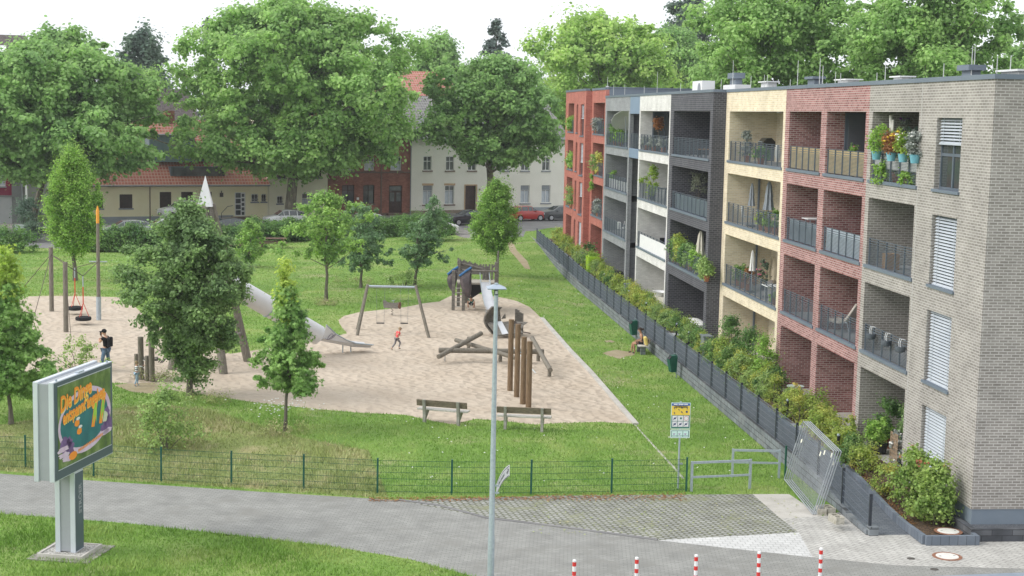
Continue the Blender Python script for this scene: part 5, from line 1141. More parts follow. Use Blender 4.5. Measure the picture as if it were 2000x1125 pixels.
B().box(dr[0],dr[1],.12,.18,dr[2],dr[3]).build('door',m_door,Y3); b=B()
for i in range(2): b.box(dr[0]+.15+i*.72,dr[0]+.6+i*.72,.1,.118,dr[2]+1.2,dr[2]+2.1)
b.box(dr[0]+.1,dr[1]-.1,.1,.118,dr[3]-.55,dr[3]-.1); b.build('door_glass',m_win,Y3); B().box(dr[0]-.3,dr[1]+.3,-.6,-.065,0,1.3).build('door_step',m_stone,Y3)
B().box(sx(-5.9),sx(-5.65),-.03,-.005,2.7,2.95).build('house_number_plate',m_wfr,Y3); B().tube((w-.06,-.12,.1),(w-.06,-.12,9.),.06).build('downpipe',m_metal,Y3)
r,g=roof(Y3,w,9.2,13.,0,5.,m_tg); g.build('gable_wall',m_bk,Y3)
# white house
S0=.06; Y4=house('long off white rendered house with a grey tiled roof and brown sills',S0); w=18.4
wy=[]
for a,k in ((1.38,'blind'),(3.88,'curtain')): wy.append((a,a+1.08,2.15,4.12,k))
wy+= [(10.3,11.35,2.2,4.1,'blind'),(12.8,13.9,2.2,4.1,'blind'),(15.36,16.45,2.2,4.1,'blind')]
for a in (1.38,3.94,6.5,10.3,12.8,15.36): wy.append((a,a+.95,5.68,7.15,'x'))
dr=(6.24,7.5,1.3,4.1); facade(Y4,w,0,9.0,m_wh,[q[:4] for q in wy]+[dr]); B().box(0,9.7,-.05,0,0,1.55).build('plinth',mat('brown stone plinth',(.23,.18,.14),(.3,.24,.19),sc=5,rough=.9),Y4); B().box(9.7,w,-.05,0,0,1.75).build('plinth',m_base,Y4)
m_ocr=mat('ochre lintel brick',(.48,.33,.2),(.55,.4,.26),sc=6,rough=.9)
for q in wy: win(Y4,*q[:4],kind=q[4],sill=m_stone if q[0]<9 else m_metal,lintel=m_ocr if q[2]<5 and q[0]<9 else None)
B().box(dr[0],dr[1],.15,.2,dr[2],dr[3]).build('door',m_door,Y4); B().box(dr[0]-.12,dr[0]-.003,-.04,.03,dr[2],dr[3]+.12).box(dr[1]+.003,dr[1]+.12,-.04,.03,dr[2],dr[3]+.12).box(dr[0]-.003,dr[1]+.003,-.04,.03,dr[3]+.003,dr[3]+.12).build('door_surround',m_ocr,Y4)
for x in (7.9,11.9): B().ball((x,-.05,3.7),.09,8).build('wall_lamp',m_shut,Y4)
r,g=roof(Y4,w,9.05,13.4,0,5.5,m_tg); g.build('gable_wall',m_wh,Y4)
for x in (1.6,5.,9.,13.): dm=B().box(x,x+1.3,.3,3.2,9.6,11.0).build('dormer',m_metal,Y4); B().box(x+.15,x+1.15,.27,.298,9.8,10.8).build('pane',m_win,dm)
# red roofed house behind
p=W0+HD*(-1.5)+HN*(-17); Y5=thing('house','house behind the terrace, only its bright red roof with two skylights and white gable showing','house',(p.x,p.y,0),HR)
z1=at_y(800,137,p.y+5).z; w=16; facade(Y5,w,0,z1-4.,m_wh,[],10); r,g=roof(Y5,w,z1-4.2,z1,0,5.,m_tr,.3); g.build('gable_wall',m_wh,Y5)
for x in (2.0,3.2):
    b=B(); b.T=Matrix.Translation((x,3.1,z1-1.62))@Matrix.Rotation(math.atan2(4.2,5.3),4,'X'); b.box(0,1.0,-.5,.5,.0,.07); o=b.build('roof_window',m_wfr,Y5); b=B(); b.T=Matrix.Translation((x,3.1,z1-1.62))@Matrix.Rotation(math.atan2(4.2,5.3),4,'X'); b.box(.1,.9,-.4,.4,.071,.08); b.build('pane',m_cur,o)
B().box(.3,1.4,4.2,5.2,z1-.8,z1+.55).build('chimney',m_metal,r); B().tube((6,5,z1-.2),(6,5,z1+.9),.03,n=5).ball((6,4.8,z1+.8),.35,8,.9,1,.3).build('satellite_dish',m_metal,r)
p=at_y(322,200,176); Y6=thing('house','distant house between the plane trees, only its brown gable roof and chimney showing','house',(p.x-4,p.y,0),HR)
z1=at_y(325,172,176).z; facade(Y6,8,0,z1-4,m_wh,[],9); r,g=roof(Y6,8,z1-4,z1,0,4.5,m_td,.3); g.build('gable_wall',m_wh,Y6); B().box(3.6,4.6,4,4.8,z1-.8,z1+.8).build('chimney',m_bk,r)
# tall dark red and grey house at the left edge
c=at_y(50,448,147); c.z=0; Y7=thing('house','tall dark red and grey rendered house with a steep dark roof at the left edge','house',(c.x,c.y,0),R(12)); zE=at_y(20,124,148).z; zR=at_y(20,69,152).z
m_mag=mat('dark raspberry render',(.20,.025,.055),(.25,.035,.07),sc=.7,rough=.85); m_gr=mat('mid grey render',(.17,.18,.18),(.21,.22,.22),sc=.7,rough=.9); m_pg2=mat('pale grey render',(.36,.38,.39),(.43,.44,.45),sc=.7,rough=.9)
wl=[(-3.4,-1.75,3.9,5.7),(-3.4,-1.75,7.2,9.2),(-3.4,-1.75,10.6,12.4),(-6.4,-4.8,3.9,5.7),(-6.4,-4.8,7.2,9.2)]
xs=[-12,-1.2]; b=B()
def fac2(x0,x1,z0,z1,m,holes,nm):
    b=B(); X_=sorted({x0,x1,*[v for q in holes for v in q[:2]]})
    for a,c_ in zip(X_,X_[1:]):
        z=z0
        for p_,q_ in sorted((q[2],q[3]) for q in holes if q[0]<(a+c_)/2<q[1]):
            b.box(a,c_,0,.25,z,p_); z=q_
        b.box(a,c_,0,.25,z,z1)
    return b.build(nm,m,Y7)
fac2(-12,-1.2,3.05,zE,m_mag,wl,'red_wall'); B().box(-1.2,0,-.06,.25,0,zE).build('grey_corner',m_gr,Y7); B().box(-12,-1.2,-.03,.25,0,2.9).build('garage_wall',m_pg2,Y7); B().box(-12,-1.2,-.1,.25,2.9,3.05).build('ledge',m_gr,Y7)
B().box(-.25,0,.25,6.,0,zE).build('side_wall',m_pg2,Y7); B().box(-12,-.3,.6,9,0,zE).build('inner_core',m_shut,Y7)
for q in wl: win(Y7,*q,kind='curtain',sill=m_metal)
B().add([(-12.2,-.3,zE),(.25,-.3,zE),(.25,4.5,zR),(-12.2,4.5,zR),(-12.2,9.3,zE),(.25,9.3,zE)],[(0,1,2,3),(3,2,5,4),(0,3,4),(1,5,2)]).build('roof',m_td,Y7)
b=B(); b.T=Matrix.Translation((-1.9,1.9,zE+(zR-zE)*.47))@Matrix.Rotation(math.atan2(zR-zE,4.8),4,'X'); b.box(-.4,.4,-.6,.6,0,.1); b.build('roof_window',m_wfr,Y7)
B().tube((-.25,-.12,.2),(-.25,-.12,zE),.05).build('downpipe',m_metal,Y7)
p=at_y(170,300,158); Y8=thing('house','pale house far back beyond the driveway, mostly hidden by the plane tree','house',(p.x-6,p.y,0),HR); facade(Y8,13,0,9.5,m_pg2,[(2,3.2,3,4.6),(5,6.2,3,4.6),(8,9.2,3,4.6),(2,3.2,6,7.6),(5,6.2,6,7.6),(8,9.2,6,7.6)])
for x in (2,5,8):
    for z in (3,6): win(Y8,x,x+1.2,z,z+1.6,kind='curtain')
r,g=roof(Y8,13,9.5,12.5,0,5,m_td); g.build('gable_wall',m_pg2,Y8)
c=P(39,450,125); q=B(); q.box(-.35,.35,-.2,.2,0,1.35).box(-.38,.38,-.23,.23,1.352,1.42); singlet(q,'utility_cabinet',mat('pale green cabinet',(.36,.42,.40),(.42,.47,.45),sc=3,rough=.6),'pale green utility cabinet in front of the clipped shrubs at the left','cabinet',c)
# ---------------------------------------------------------------- parked cars
m_tyre=mat('tyre rubber',(.02,.02,.022),rough=.9); m_rim=mat('alloy rim',(.42,.43,.45),rough=.35,metal=.6); m_lamp=mat('headlight lens',(.6,.63,.66),rough=.15); m_rear=mat('rear lamp red',(.35,.02,.02),rough=.3)
def paint(n,c): 
    m=mat(n,c,rough=.3,spec=.6); m.node_tree.nodes['Principled BSDF'].inputs['Coat Weight'].default_value=.5; return m
def car(label,loc,rz,col,L_=4.2,Wd=1.78,Ht=1.5,kind='hatch',name='parked_car'):
    t=thing(name,label,'car',loc,rz,'cars parked along the street'); hw=Wd/2
    if kind=='hatch': st=[(0,.35,.72,.78,.70),(.04,.24,.82,.88,.86),(.15,.2,.92,.98,.94),(.27,.2,.97,1.04,.97),(.42,.2,.98,Ht*.97,.98),(.55,.2,.98,Ht,.98),(.75,.2,.98,Ht*.985,.98),(.9,.2,.97,Ht*.90,.96),(.965,.24,.95,1.12,.93),(1.,.36,.85,.92,.85)]
    else: st=[(0,.35,.68,.72,.72),(.04,.24,.78,.82,.88),(.15,.2,.86,.92,.95),(.3,.2,.91,.98,.98),(.44,.2,.93,Ht*.96,.98),(.55,.2,.93,Ht,.98),(.70,.2,.93,Ht*.97,.98),(.86,.2,.94,1.06,.96),(.96,.26,.92,.98,.9),(1.,.36,.82,.86,.84)]
    vs_=[];fs_=[];gl=[]
    for u,zb,zs_,zt,wk in st:
        x=L_*(u-.5); w_=hw*wk; cab=zt-zs_>.25
        rw=w_*(.74 if cab else .9); prof=[(-w_*.9,zb),(-w_,zb+.2),(-w_,zs_-.08),(-w_*.96,zs_),(-rw,zt-.05 if cab else zt-.015),(-rw*.8,zt),(rw*.8,zt),(rw,zt-.05 if cab else zt-.015),(w_*.96,zs_),(w_,zs_-.08),(w_,zb+.2),(w_*.9,zb)]
        vs_+= [(x,y,z) for y,z in prof]
    n=12; k=len(st)
    fs_=[(i*n+j,i*n+(j+1)%n,(i+1)*n+(j+1)%n,(i+1)*n+j) for i in range(k-1) for j in range(n)]+[tuple(range(n)),tuple(range((k-1)*n,k*n))[::-1]]
    B().add(vs_,fs_).build('body',col,t,smooth=True)
    def gq(i,j,i2,j2,nm,sc=1.006,ins=.12):
        a,b_,c,d=[Vector(vs_[q]) for q in (i*n+j,i2*n+j,i2*n+j2,i*n+j2)]; m=(a+b_+c+d)/4
        return [m+(q-m)*(1-ins) for q in (a,b_,c,d)]
    off=.012
    cabs=[i for i in range(k) if st[i][3]-st[i][2]>.25]; i0,i1=cabs[0],cabs[-1]
    for s in (3,7):
        g=B()
        for i in range(i0-1,i1+(1 if kind=='hatch' else 1)):
            if i+1>=k: continue
            q=gq(i,s,i+1,s+1,'', ins=.1); sg_=-1 if s==3 else 1
            if abs(q[0].z-q[3].z)<.12 and abs(q[1].z-q[2].z)<.12: continue
            g.add([v+Vector((0,sg_*off,.01)) for v in q]+[v+Vector((0,sg_*-.01,-.005)) for v in q],[(0,1,2,3),(4,7,6,5)])
        g.build('side_window',m_glass,t)
    for (a,b_),nm in (((i0-1,i0),'windscreen'),((i1,i1+1),'rear_window')):
        q=[Vector(vs_[a*n+5]),Vector(vs_[b_*n+5]),Vector(vs_[b_*n+6]),Vector(vs_[a*n+6])]; m=sum(q,Vector())/4; q=[m+(v-m)*.88+Vector((-.012 if nm=='windscreen' else .012,0,.014)) for v in q]; B().add(q+[v-Vector((0,0,.02)) for v in q],[(0,1,2,3),(4,7,6,5)]).build(nm,m_glass,t)
    for x in (-L_*.31,L_*.30):
        for s in (-1,1):
            w=B(); w.T=Matrix.Translation((x,s*(hw-.09),.31))@Matrix.Rotation(R(90),4,'X'); w.lathe([(.24,-.11),(.31,-.1),(.315,0),(.31,.1),(.24,.11)],n=16); ty=w.build('wheel',m_tyre,t,smooth=True); w=B(); w.T=Matrix.Translation((x,s*(hw+.015),.31))@Matrix.Rotation(R(90),4,'X'); w.lathe([(.2,-.012),(.2,.012),(.06,.02)],n=10); w.build('rim',m_rim,ty)
    for s in (-1,1):
        B().cbox((-L_/2+.1,s*hw*.66,.70),(.14,.32,.14),rz=s*R(-14)).build('headlight',m_lamp,t); B().cbox((L_/2-.05,s*hw*.72,.82),(.1,.2,.24)).build('tail_light',m_rear,t); B().cbox((-L_*.16,s*(hw+.08),.98),(.12,.16,.11)).build('door_mirror',col,t)
    B().box(-L_/2-.005,-L_/2+.04,-.42,.42,.36,.52).build('grille',m_black,t); B().box(-L_/2-.015,-L_/2-.006,-.26,.26,.54,.65).build('number_plate',m_whitep,t)
    return t
pw=paint('white car paint',(.74,.75,.76)); pk=paint('black car paint',(.018,.02,.028)); pr=paint('red car paint',(.42,.03,.025)); ps=paint('silver grey car paint',(.36,.38,.40)); pg_=paint('dark grey car paint',(.07,.075,.08))
def cp(px,py): return G(px,py)
car('white hatchback behind the thick plane trunk in front of the pale cream house',cp(556,441),HR,pw,3.9,1.7,1.5)
car('white off road car half hidden by the maple, in front of the yellow house',cp(357,441)+Vector((0,0,.75)),HR+R(8),pw,4.5,1.85,1.6)
car('white small car facing the lawn, its front showing beside the large dark shrub',cp(852,458),R(168)+R(20)+R(0),pw,3.8,1.66,1.5)
car('black saloon in front of the white house, left of the hornbeam',cp(914,439),HR,pk,4.5,1.8,1.42,'saloon')
car('bright red small car right of the hornbeam, in front of the white house',cp(1028,431),HR+R(180),pr,3.6,1.65,1.48)
car('dark grey car seen between the red block and the white house',cp(1092,430),HR,pg_,4.4,1.8,1.45)
car('silver white car, only its roof showing over the left end of the street hedge',cp(247,463),HR,ps,4.2,1.75,1.45)
car('pale car, only its bonnet showing over the hedge below the off road style car',cp(318,458),HR,pw,4.0,1.7,1.4,'saloon')
car('dark car, only its roof showing over the hedge in front of the house steps',cp(440,458),HR,pg_,4.2,1.75,1.45)
car('pale car hidden behind the hedge in front of the brick house, roof just showing',cp(705,447),HR,pw,4.2,1.75,1.45)
car('dark car parked in the driveway left of the yellow house, behind the left hornbeam',P(112,440,136),R(70),pg_,4.2,1.75,1.5)
# picnic table by the hedge
for px,py,lb in ((532,484,'brown timber picnic table in front of the street hedge, right of the small young tree'),(462,488,'brown timber picnic table in front of the street hedge, left of the small young tree')):
    c=G(px,py); t=thing('picnic_table',lb,'picnic table',c,R(8),'picnic tables by the street hedge'); mm=mat('brown timber boards',(.14,.09,.065),(.22,.15,.11),sc=4,rough=.9)
    B().box(-1.1,1.1,-.38,.38,.72,.78).build('table_top',mm,t)
    for s in (-1,1): B().box(-1.1,1.1,s*.75-.14,s*.75+.14,.42,.47).build('seat',mm,t); B().box(s*.8-.05,s*.8+.05,-.8,.8,.34,.419).box(s*.8-.05,s*.8+.05,-.3,-.2,-.05,.719).box(s*.8-.05,s*.8+.05,.2,.3,-.05,.719).build('trestle',mm,t)
# ---------------------------------------------------------------- playground
def gl(px,py,o,dz=0): p=G(px,py,dz); return p-o
def yl(px,py,Y,o): return at_y(px,py,Y)-o
m_rope=mat('dark rope',(.10,.08,.07),rough=.9); m_redr=mat('red rope',(.62,.06,.04),rough=.8)
m_chain=mat('chain steel',(.20,.21,.22),rough=.5)
# swing frame
a,b_=G(697,652),G(835,650); Y=(a.y+b_.y)/2; o=Vector(((a.x+b_.x)/2,Y,a.z)); SW=thing('swing_set','timber A frame swing set with a steel top bar and two empty swings','swing',o)
TL,TR=at_y(718,559,Y)-o,at_y(812,561,Y)-o; TL.y=TR.y=0
for base,top in ((a-o,TL),(b_-o,TR)):
    for s in (-1,1):
        q=Vector((base.x,s*1.15,-.1)); lg=B().tube(q,top+Vector((0,s*.08,.06)),.085,.075,10).build('leg',m_wood,SW,smooth=True)
        d=(top-q).normalized(); B().tube(q-d*.02,q+d*.28,.06,n=8).build('steel_shoe',m_galv,lg)
B().tube(TL,TR,.06,n=10).build('top_bar',m_galv,SW,smooth=True)
for px0,px1,ps in ((736,750,631),(783,796,631)):
    z=at_y(742,ps,Y).z-o.z; x0=at_y(px0,ps,Y).x-o.x; x1=at_y(px1,ps,Y).x-o.x
    s=B().box(x0-.02,x1+.02,-.09,.09,z-.02,z+.02).build('swing_seat',m_black,SW)
    B().tube((x0,0,z),(x0-.03,0,TL.z-.05),.009,n=4).build('chain',m_chain,s); B().tube((x1,0,z),(x1+.03,0,TL.z-.05),.009,n=4).build('chain',m_chain,s)
# spring rider
c=G(766,616); t=thing('spring_rider','small wooden spring rider shaped like a boat in the sand behind the swings','spring rider',c,R(-25))
B().path([(.05*math.cos(i*.9),.05*math.sin(i*.9),.02*i) for i in range(20)],.013,5).build('spring',m_black,t)
b=B(); b.prism([(-.42,-.02,.42),(.42,0,.42),(.50,0,.78),(.2,0,.72),(-.3,0,.72),(-.5,0,.86)],(0,.03,0)); b.T=Matrix.Translation((0,-.2,0)); b.prism([(-.42,-.02,.42),(.42,0,.42),(.50,0,.78),(.2,0,.72),(-.3,0,.72),(-.5,0,.86)],(0,.03,0)); b.T=None; b.box(-.35,.35,-.17,0.,.5,.54); b.build('hull',m_plank,t)
b=B(); b.T=Matrix.Translation((.48,-.09,.6))@Matrix.Rotation(R(90),4,'Y'); b.lathe([(.2,0),(.2,.03)],n=14); b.build('end_disc',mat('reddish brown board',(.16,.075,.045),(.22,.11,.07),sc=6,rough=.8),t); B().tube((.1,-.3,.85),(.1,.12,.85),.018,n=6).tube((.1,-.09,.54),(.1,-.09,.85),.018,n=6).build('handle',m_galv,t)
# ship shaped play tower
a=G(886,606); Y=a.y; o=a.copy(); ST=thing('play_tower','ship shaped timber play tower with two blue edged climbing shields, jagged rail and steel slide','play tower',o)
S=lambda px,py,dy=0: at_y(px,py,Y+dy)-o
def post(px,pt,dy,m=m_plank,r=.09,nm='post'):
    p=S(px,600,dy); z=S(px,pt,dy).z; return B().box(p.x-r,p.x+r,p.y-r,p.y+r,-.15,z).build(nm,m,ST,bevel=.01)
for px,pt,dy in ((885,528,0),(905,548,0),(895,508,1.9),(968,512,.3),(952,520,1.9),(971,490,1.0)): post(px,pt,dy,r=.09 if px!=971 else .05)
zp=S(930,553).z
B().box(S(896,553).x,S(972,553).x,.15,2.0,zp-.1,zp).build('platform',mat('pale worn deck boards',(.33,.30,.25),(.45,.42,.36),sc=4,rough=.9,stretch=(8,1,1)),ST)
sk=B(); x0,x1=S(920,560).x,S(946,560).x
sk.prism([(x0,.6,zp-.1),(x1,.6,zp-.1),(x1-.05,.6,zp-.55),(x0+.05,.6,zp-1.0)],(0,.06,0)); sk.build('dark_skirt',m_black,ST)
sk=B(); sk.box(S(906,560).x,x0,1.7,1.78,.2,zp-.1); sk.build('back_boards',m_plank,ST)
for i in range(5):
    z=.22+i*.27; x0,x1=S(885,600).x,S(905,600).x; B().tube((x0,0,z),(x1,0,z),.025,n=6).build('rung',m_seat,ST)
def shield(pts,dy,rim):
    P_=[S(px,py,dy) for px,py in pts]; n=len(P_); cx=sum((p for p in P_),Vector())/n; vs_=[];fs_=[]
    for k in range(n): p=P_[k]; vs_.append(p); 
    for k in range(n): vs_.append(cx+(P_[k]-cx)*.55+Vector((0,-.28,0)))
    vs_.append(cx+Vector((0,-.34,0)))
    for k in range(n): j=(k+1)%n; fs_+= [(k,j,n+j,n+k),(n+k,n+j,2*n)]
    m=len(vs_); vs_+=[v+Vector((0,.07,0)) for v in vs_]; fs_+=[tuple(q+m for q in f)[::-1] for f in fs_]+[(k,(k+1)%n,m+(k+1)%n,m+k) for k in range(n)]
    s=B().add(vs_,fs_).build('climbing_shield',mat('charcoal climbing board',(.055,.05,.055),(.13,.105,.11),sc=2.2,rough=.8,bump=.4,c3=(.09,.075,.08)),ST,smooth=True)
    R_=[S(px,py,dy)+Vector((0,-.06,.0)) for px,py in rim]; B().path(R_,.07,8).build('blue_edge',mat('blue edge paint',(.03,.11,.26),(.05,.16,.34),sc=6,rough=.6),s,smooth=True)
shield([(875,536),(884,528),(895,521),(893,545),(889,560),(884,572),(876,560),(873,548)],.25,[(874,536),(885,527),(895,521)])
shield([(897,538),(910,529),(921,522),(921,545),(921,565),(918,583),(909,578),(900,560)],-.25,[(897,539),(909,530),(921,522)])
rl=[]
for i in range(17):
    t_=i/16; px=895+58*t_; pt=504+16*t_+(i%3)*1.6; p=S(px,530,2.0); z=S(px,pt,2.0).z; rl.append(B().box(p.x-.055,p.x+.055,p.y-.02,p.y+.03,zp+.3 if 2<i<14 else zp-.1,z).build('jagged_paling',m_plank,ST))
B().tube(S(893,512,1.95),S(953,528,1.95),.06,n=8).build('rail',m_plank,ST); B().tube(S(903,528,.1),S(971,530,.1),.06,n=8).build('rail',m_plank,ST); B().tube(S(890,532,.05),S(905,532,.05),.05,n=6).build('rail',m_plank,ST)
for px in (944,949,956,961): p=S(px,530,1.8); B().box(p.x-.05,p.x+.05,1.75,1.8,zp,S(px,516,1.8).z).build('paling',m_plank,ST)
p=S(971,515,.8); B().prism([S(960,521,.9),S(972,513,.9),S(972,517,.9),S(962,525,.9)],(0,.05,0)).build('bow_board',m_plank,ST)
# steel slide of the ship
A1,A2=S(939,556,-.05),S(954,556,-.05); Bz=S(950,600,-1.9); 
b=B(); w_=.27; top=Vector(((A1.x+A2.x)/2,-.05,zp+.02)); bot=Vector((S(957,601,-2.0).x,-2.0,.38)); d=(bot-top); mid=top+d*.5+Vector((0,0,-.1)); pr=[top+Vector((0,.25,.02)),top,top+d*.3+Vector((0,0,-.06)),mid,top+d*.8+Vector((0,0,-.08)),bot,bot+Vector((.03,-.35,-.02))]
for i in range(len(pr)-1):
    p,q=pr[i],pr[i+1]; wx=Vector((w_,0,0)); up=Vector((0,0,.16)); b.add([p-wx,p+wx,q+wx,q-wx],[(0,1,2,3)]); b.add([p-wx,q-wx,q-wx+up,p-wx+up],[(0,1,2,3)]); b.add([p+wx,q+wx,q+wx+up,p+wx+up],[(0,1,2,3)])
sl_=b.build('slide',m_steel,ST); so_=sl_.modifiers.new('solid','SOLIDIFY'); so_.thickness=.02; so_.offset=0
for sgn in (-1,1): B().path([top+Vector((sgn*w_,.2,.6)),top+Vector((sgn*w_,.0,.45)),top+d*.3+Vector((sgn*w_,0,.12)),mid+Vector((sgn*w_,0,.18)),bot+Vector((sgn*w_,0,.17))],.022,6).build('slide_rail',m_galv,sl_)
for s in (-1,1): B().tube(bot+Vector((s*.2,.2,0)),bot+Vector((s*.2,.2,-.5)),.02,n=6).build('support',m_galv,sl_)
# half sunken bow behind the poles
a=G(962,656); Y=a.y; o=a.copy(); BO=thing('play_boat','half sunken timber boat hull with a tilted plank deck, steel strip and broken stern planks','play boat',o); S=lambda px,py,dy=0: at_y(px,py,Y+dy)-o
n=9; vs_=[];fs_=[]
for i in range(n):
    t_=i/(n-1); px=963-19*math.sin(math.pi*(t_*.9+.05)); py=598+54*t_
    p=S(px,py,0); q=S(px+19-6*t_,py+1+3*t_,1.0); vs_+=[p,q]
for i in range(n-1): fs_.append((2*i,2*i+2,2*i+3,2*i+1))
hu=B().add(vs_,fs_).build('hull',m_plank,BO); md=hu.modifiers.new('solid','SOLIDIFY'); md.thickness=.07
b=B(); b.prism([S(962,599,.5),S(976,604,.9),S(979,628,.9),S(950,632,.5),S(949,612,.5)],(0,.06,0)); b.build('side_boards',m_plank,BO)
b=B(); 
for i in range(6):
    u0,u1=i/6,(i+.92)/6; l=lambda u: S(951,630,.1).lerp(S(971,655,-.9),u); r_=lambda u: S(1004,627,.5).lerp(S(1022,650,-.5),u)
    b.prism([l(u0),r_(u0),r_(u1),l(u1)],(0,0,-.05))
b.build('deck_boards',m_plank,BO); u=Vector((0,0,.012)); B().prism([S(970,629,.2)+u,S(980,628,.25)+u,S(993,652,-.75)+u,S(981,654,-.8)+u],(0,0,.012)).build('steel_strip',m_steel,BO)
for px,pt in ((1008,604),(1012,606),(1016,610),(1020,612)): p=S(px,632,.9); B().box(p.x-.07,p.x+.06,p.y,p.y+.06,-.1,S(px,pt,.9).z).build('stern_plank',m_plank,BO)
B().prism([S(1008,627,.6),S(1031,629,.8),S(1024,634,.3),S(1019,642,.0),S(1010,632,.2)],(0,.05,-.03)).build('broken_board',m_plank,BO); B().prism([S(979,623,1.),S(987,612,1.),S(988,622,1.)],(0,.08,0)).build('broken_board',m_plank,BO)
b=B(); 
for p,q in (((1004,627),(1021,651)),((993,640),(1008,625)),((1000,632),(1020,632)),((1020,648),(1036,651))): b.tube(S(*p,.1),S(*q,-.2),.03,n=5)
b.build('rope_net',m_rope,BO)
# balancing logs
def log(p0,p1,z0,z1,r,par,o):
    a=G(*p0,z0)-o; c=G(*p1,z1)-o; return B().tube(a,c,r,n=12).build('log',m_wood,par,smooth=True)
o=G(965,712); LG=thing('balance_logs','crossed round timber balance beams on short supports in the middle of the sand','balance beams',o)
log((857,684),(1062,687),.55,.55,.12,LG,o); log((856,697),(940,651),.35,1.15,.11,LG,o); log((890,664),(1007,699),.75,.45,.10,LG,o); log((1039,660),(1075,723),1.0,.42,.11,LG,o)
for px,py,hz in ((977,706,.45),(1073,735,.45),(915,682,.6),(1051,705,.5)): p=G(px,py)-o; B().tube(p-Vector((0,0,.1)),p+Vector((0,0,hz)),.09,n=10).build('support',m_wood,LG,smooth=True)
p=G(869,706)-o; B().tube(p,p+Vector((0,0,.6)),.02,n=5).build('chain',m_chain,LG)
# four standing poles
for i,(px,pt,pb) in enumerate(((996,624,763),(1009,633,775),(1021,658,789),(1032,667,799))):
    c=G(px,pb); z=at_y(px+5,pt,c.y).z-c.z; t=thing('climbing_pole',['farthest and tallest looking brown round pole of the four in the sand','second brown round pole from the back of the four in the sand','third brown round pole from the back of the four in the sand','nearest brown round pole of the four in the sand'][i],'pole',c,0,'four round timber poles in the sand')
    B().tube((0,0,-.2),(0,0,z),.115,.11,12).build('shaft',m_wood2,t,smooth=True)
    if i<3: B().tube((.1,-.02,z*.62),(.42,-.55,z*.5),.015,n=6).build('steel_pin',m_galv,t)
# tyre swing posts
Y1_=[]
pp=[(101,483,608,.1),(129,512,648,.1)]
for i,(px,pt,pb,r) in enumerate(pp):
    c=G(px,pb); z=at_y(px,pt,c.y).z-c.z; singlet(B().tube((0,0,-.2),(0,0,z),.12,.11,12),'cableway_post',m_wood,['far grey timber post of the cable play frame at the left of the sand','near grey timber post of the cable play frame at the left of the sand'][i],'post',c,0,'timber posts of the cable play frame',smooth=True); Y1_.append((c,z))
c=G(193,625); z=at_y(193,402,c.y).z-c.z; t=thing('mast','tall slim timber mast with an orange top right of the tyre swings','mast',c); zo=at_y(193,436,c.y).z-c.z
B().tube((0,0,-.2),(0,0,zo),.11,.08,12).build('shaft',m_wood,t,smooth=True); B().path([(0,0,zo),(0,0,z-.25),(0,0,z)],[.082,.082,.02],10).build('orange_top',mat('orange paint',(.72,.30,.04),(.8,.38,.06),sc=5,rough=.6),t); B().tube((0,0,-.19),(0,0,1.2),.125,n=12).build('steel_sleeve',m_galv,t,smooth=True); zc=at_y(193,511,c.y).z; B().tube((-.45,0,zc-c.z),(.45,0,zc-c.z),.03,n=6).build('cross_bar',m_galv,t)
top1=Vector((Y1_[0][0].x,Y1_[0][0].y,at_y(101,497,Y1_[0][0].y).z)); mt_=Vector((c.x,c.y,zc))
ty=[]
for i,(px,ptop,py) in enumerate(((147,523,602),(163,539,622))):
    g=G(px,py+12); YY=g.y; tz=at_y(px,py,YY).z; hz=at_y(px,ptop,YY).z; t=thing('tyre_swing',['black tyre hanging flat on a red rope, the farther one','black tyre hanging flat on a red rope, the nearer one'][i],'tyre swing',(g.x,g.y,tz),0,'tyre swings on the cable'); 
    b=B(); n=18
    b.lathe([(.24,-.06),(.3,-.1),(.38,-.08),(.40,0),(.38,.08),(.3,.1),(.24,.06)],n=20); b.build('tyre',m_tyre,t,smooth=True)
    b=B(); b.tube((0,0,.75),(0,0,(hz-tz)*.75),.028,n=6)
    for k in range(3): a=k*2.09; b.tube((.3*math.cos(a),.3*math.sin(a),.05),(0,0,.8),.016,n=5)
    b.build('rope',m_redr,t); B().tube((0,0,(hz-tz)*.75),(0,0,hz-tz),.03,n=6).build('swivel',m_galv,t); ty.append(Vector((g.x,g.y,hz)))
b=B()
for p,q in ((top1,ty[0]),(ty[0],mt_),(top1,ty[1]),(ty[1],mt_),(Vector((Y1_[1][0].x,Y1_[1][0].y,Y1_[1][0].z+Y1_[1][1]-.1)),ty[1]),(top1,at_z(30,580,.8)),(top1,at_z(55,660,.8)),(Vector((Y1_[1][0].x,Y1_[1][0].y,Y1_[1][0].z+Y1_[1][1]-.3)),at_z(139,662,.8))): b.tube(p,q,.018,n=4)
single(b,'rope_cable',m_rope,'thin dark guy ropes and cables strung between the posts of the tyre swings','cable')
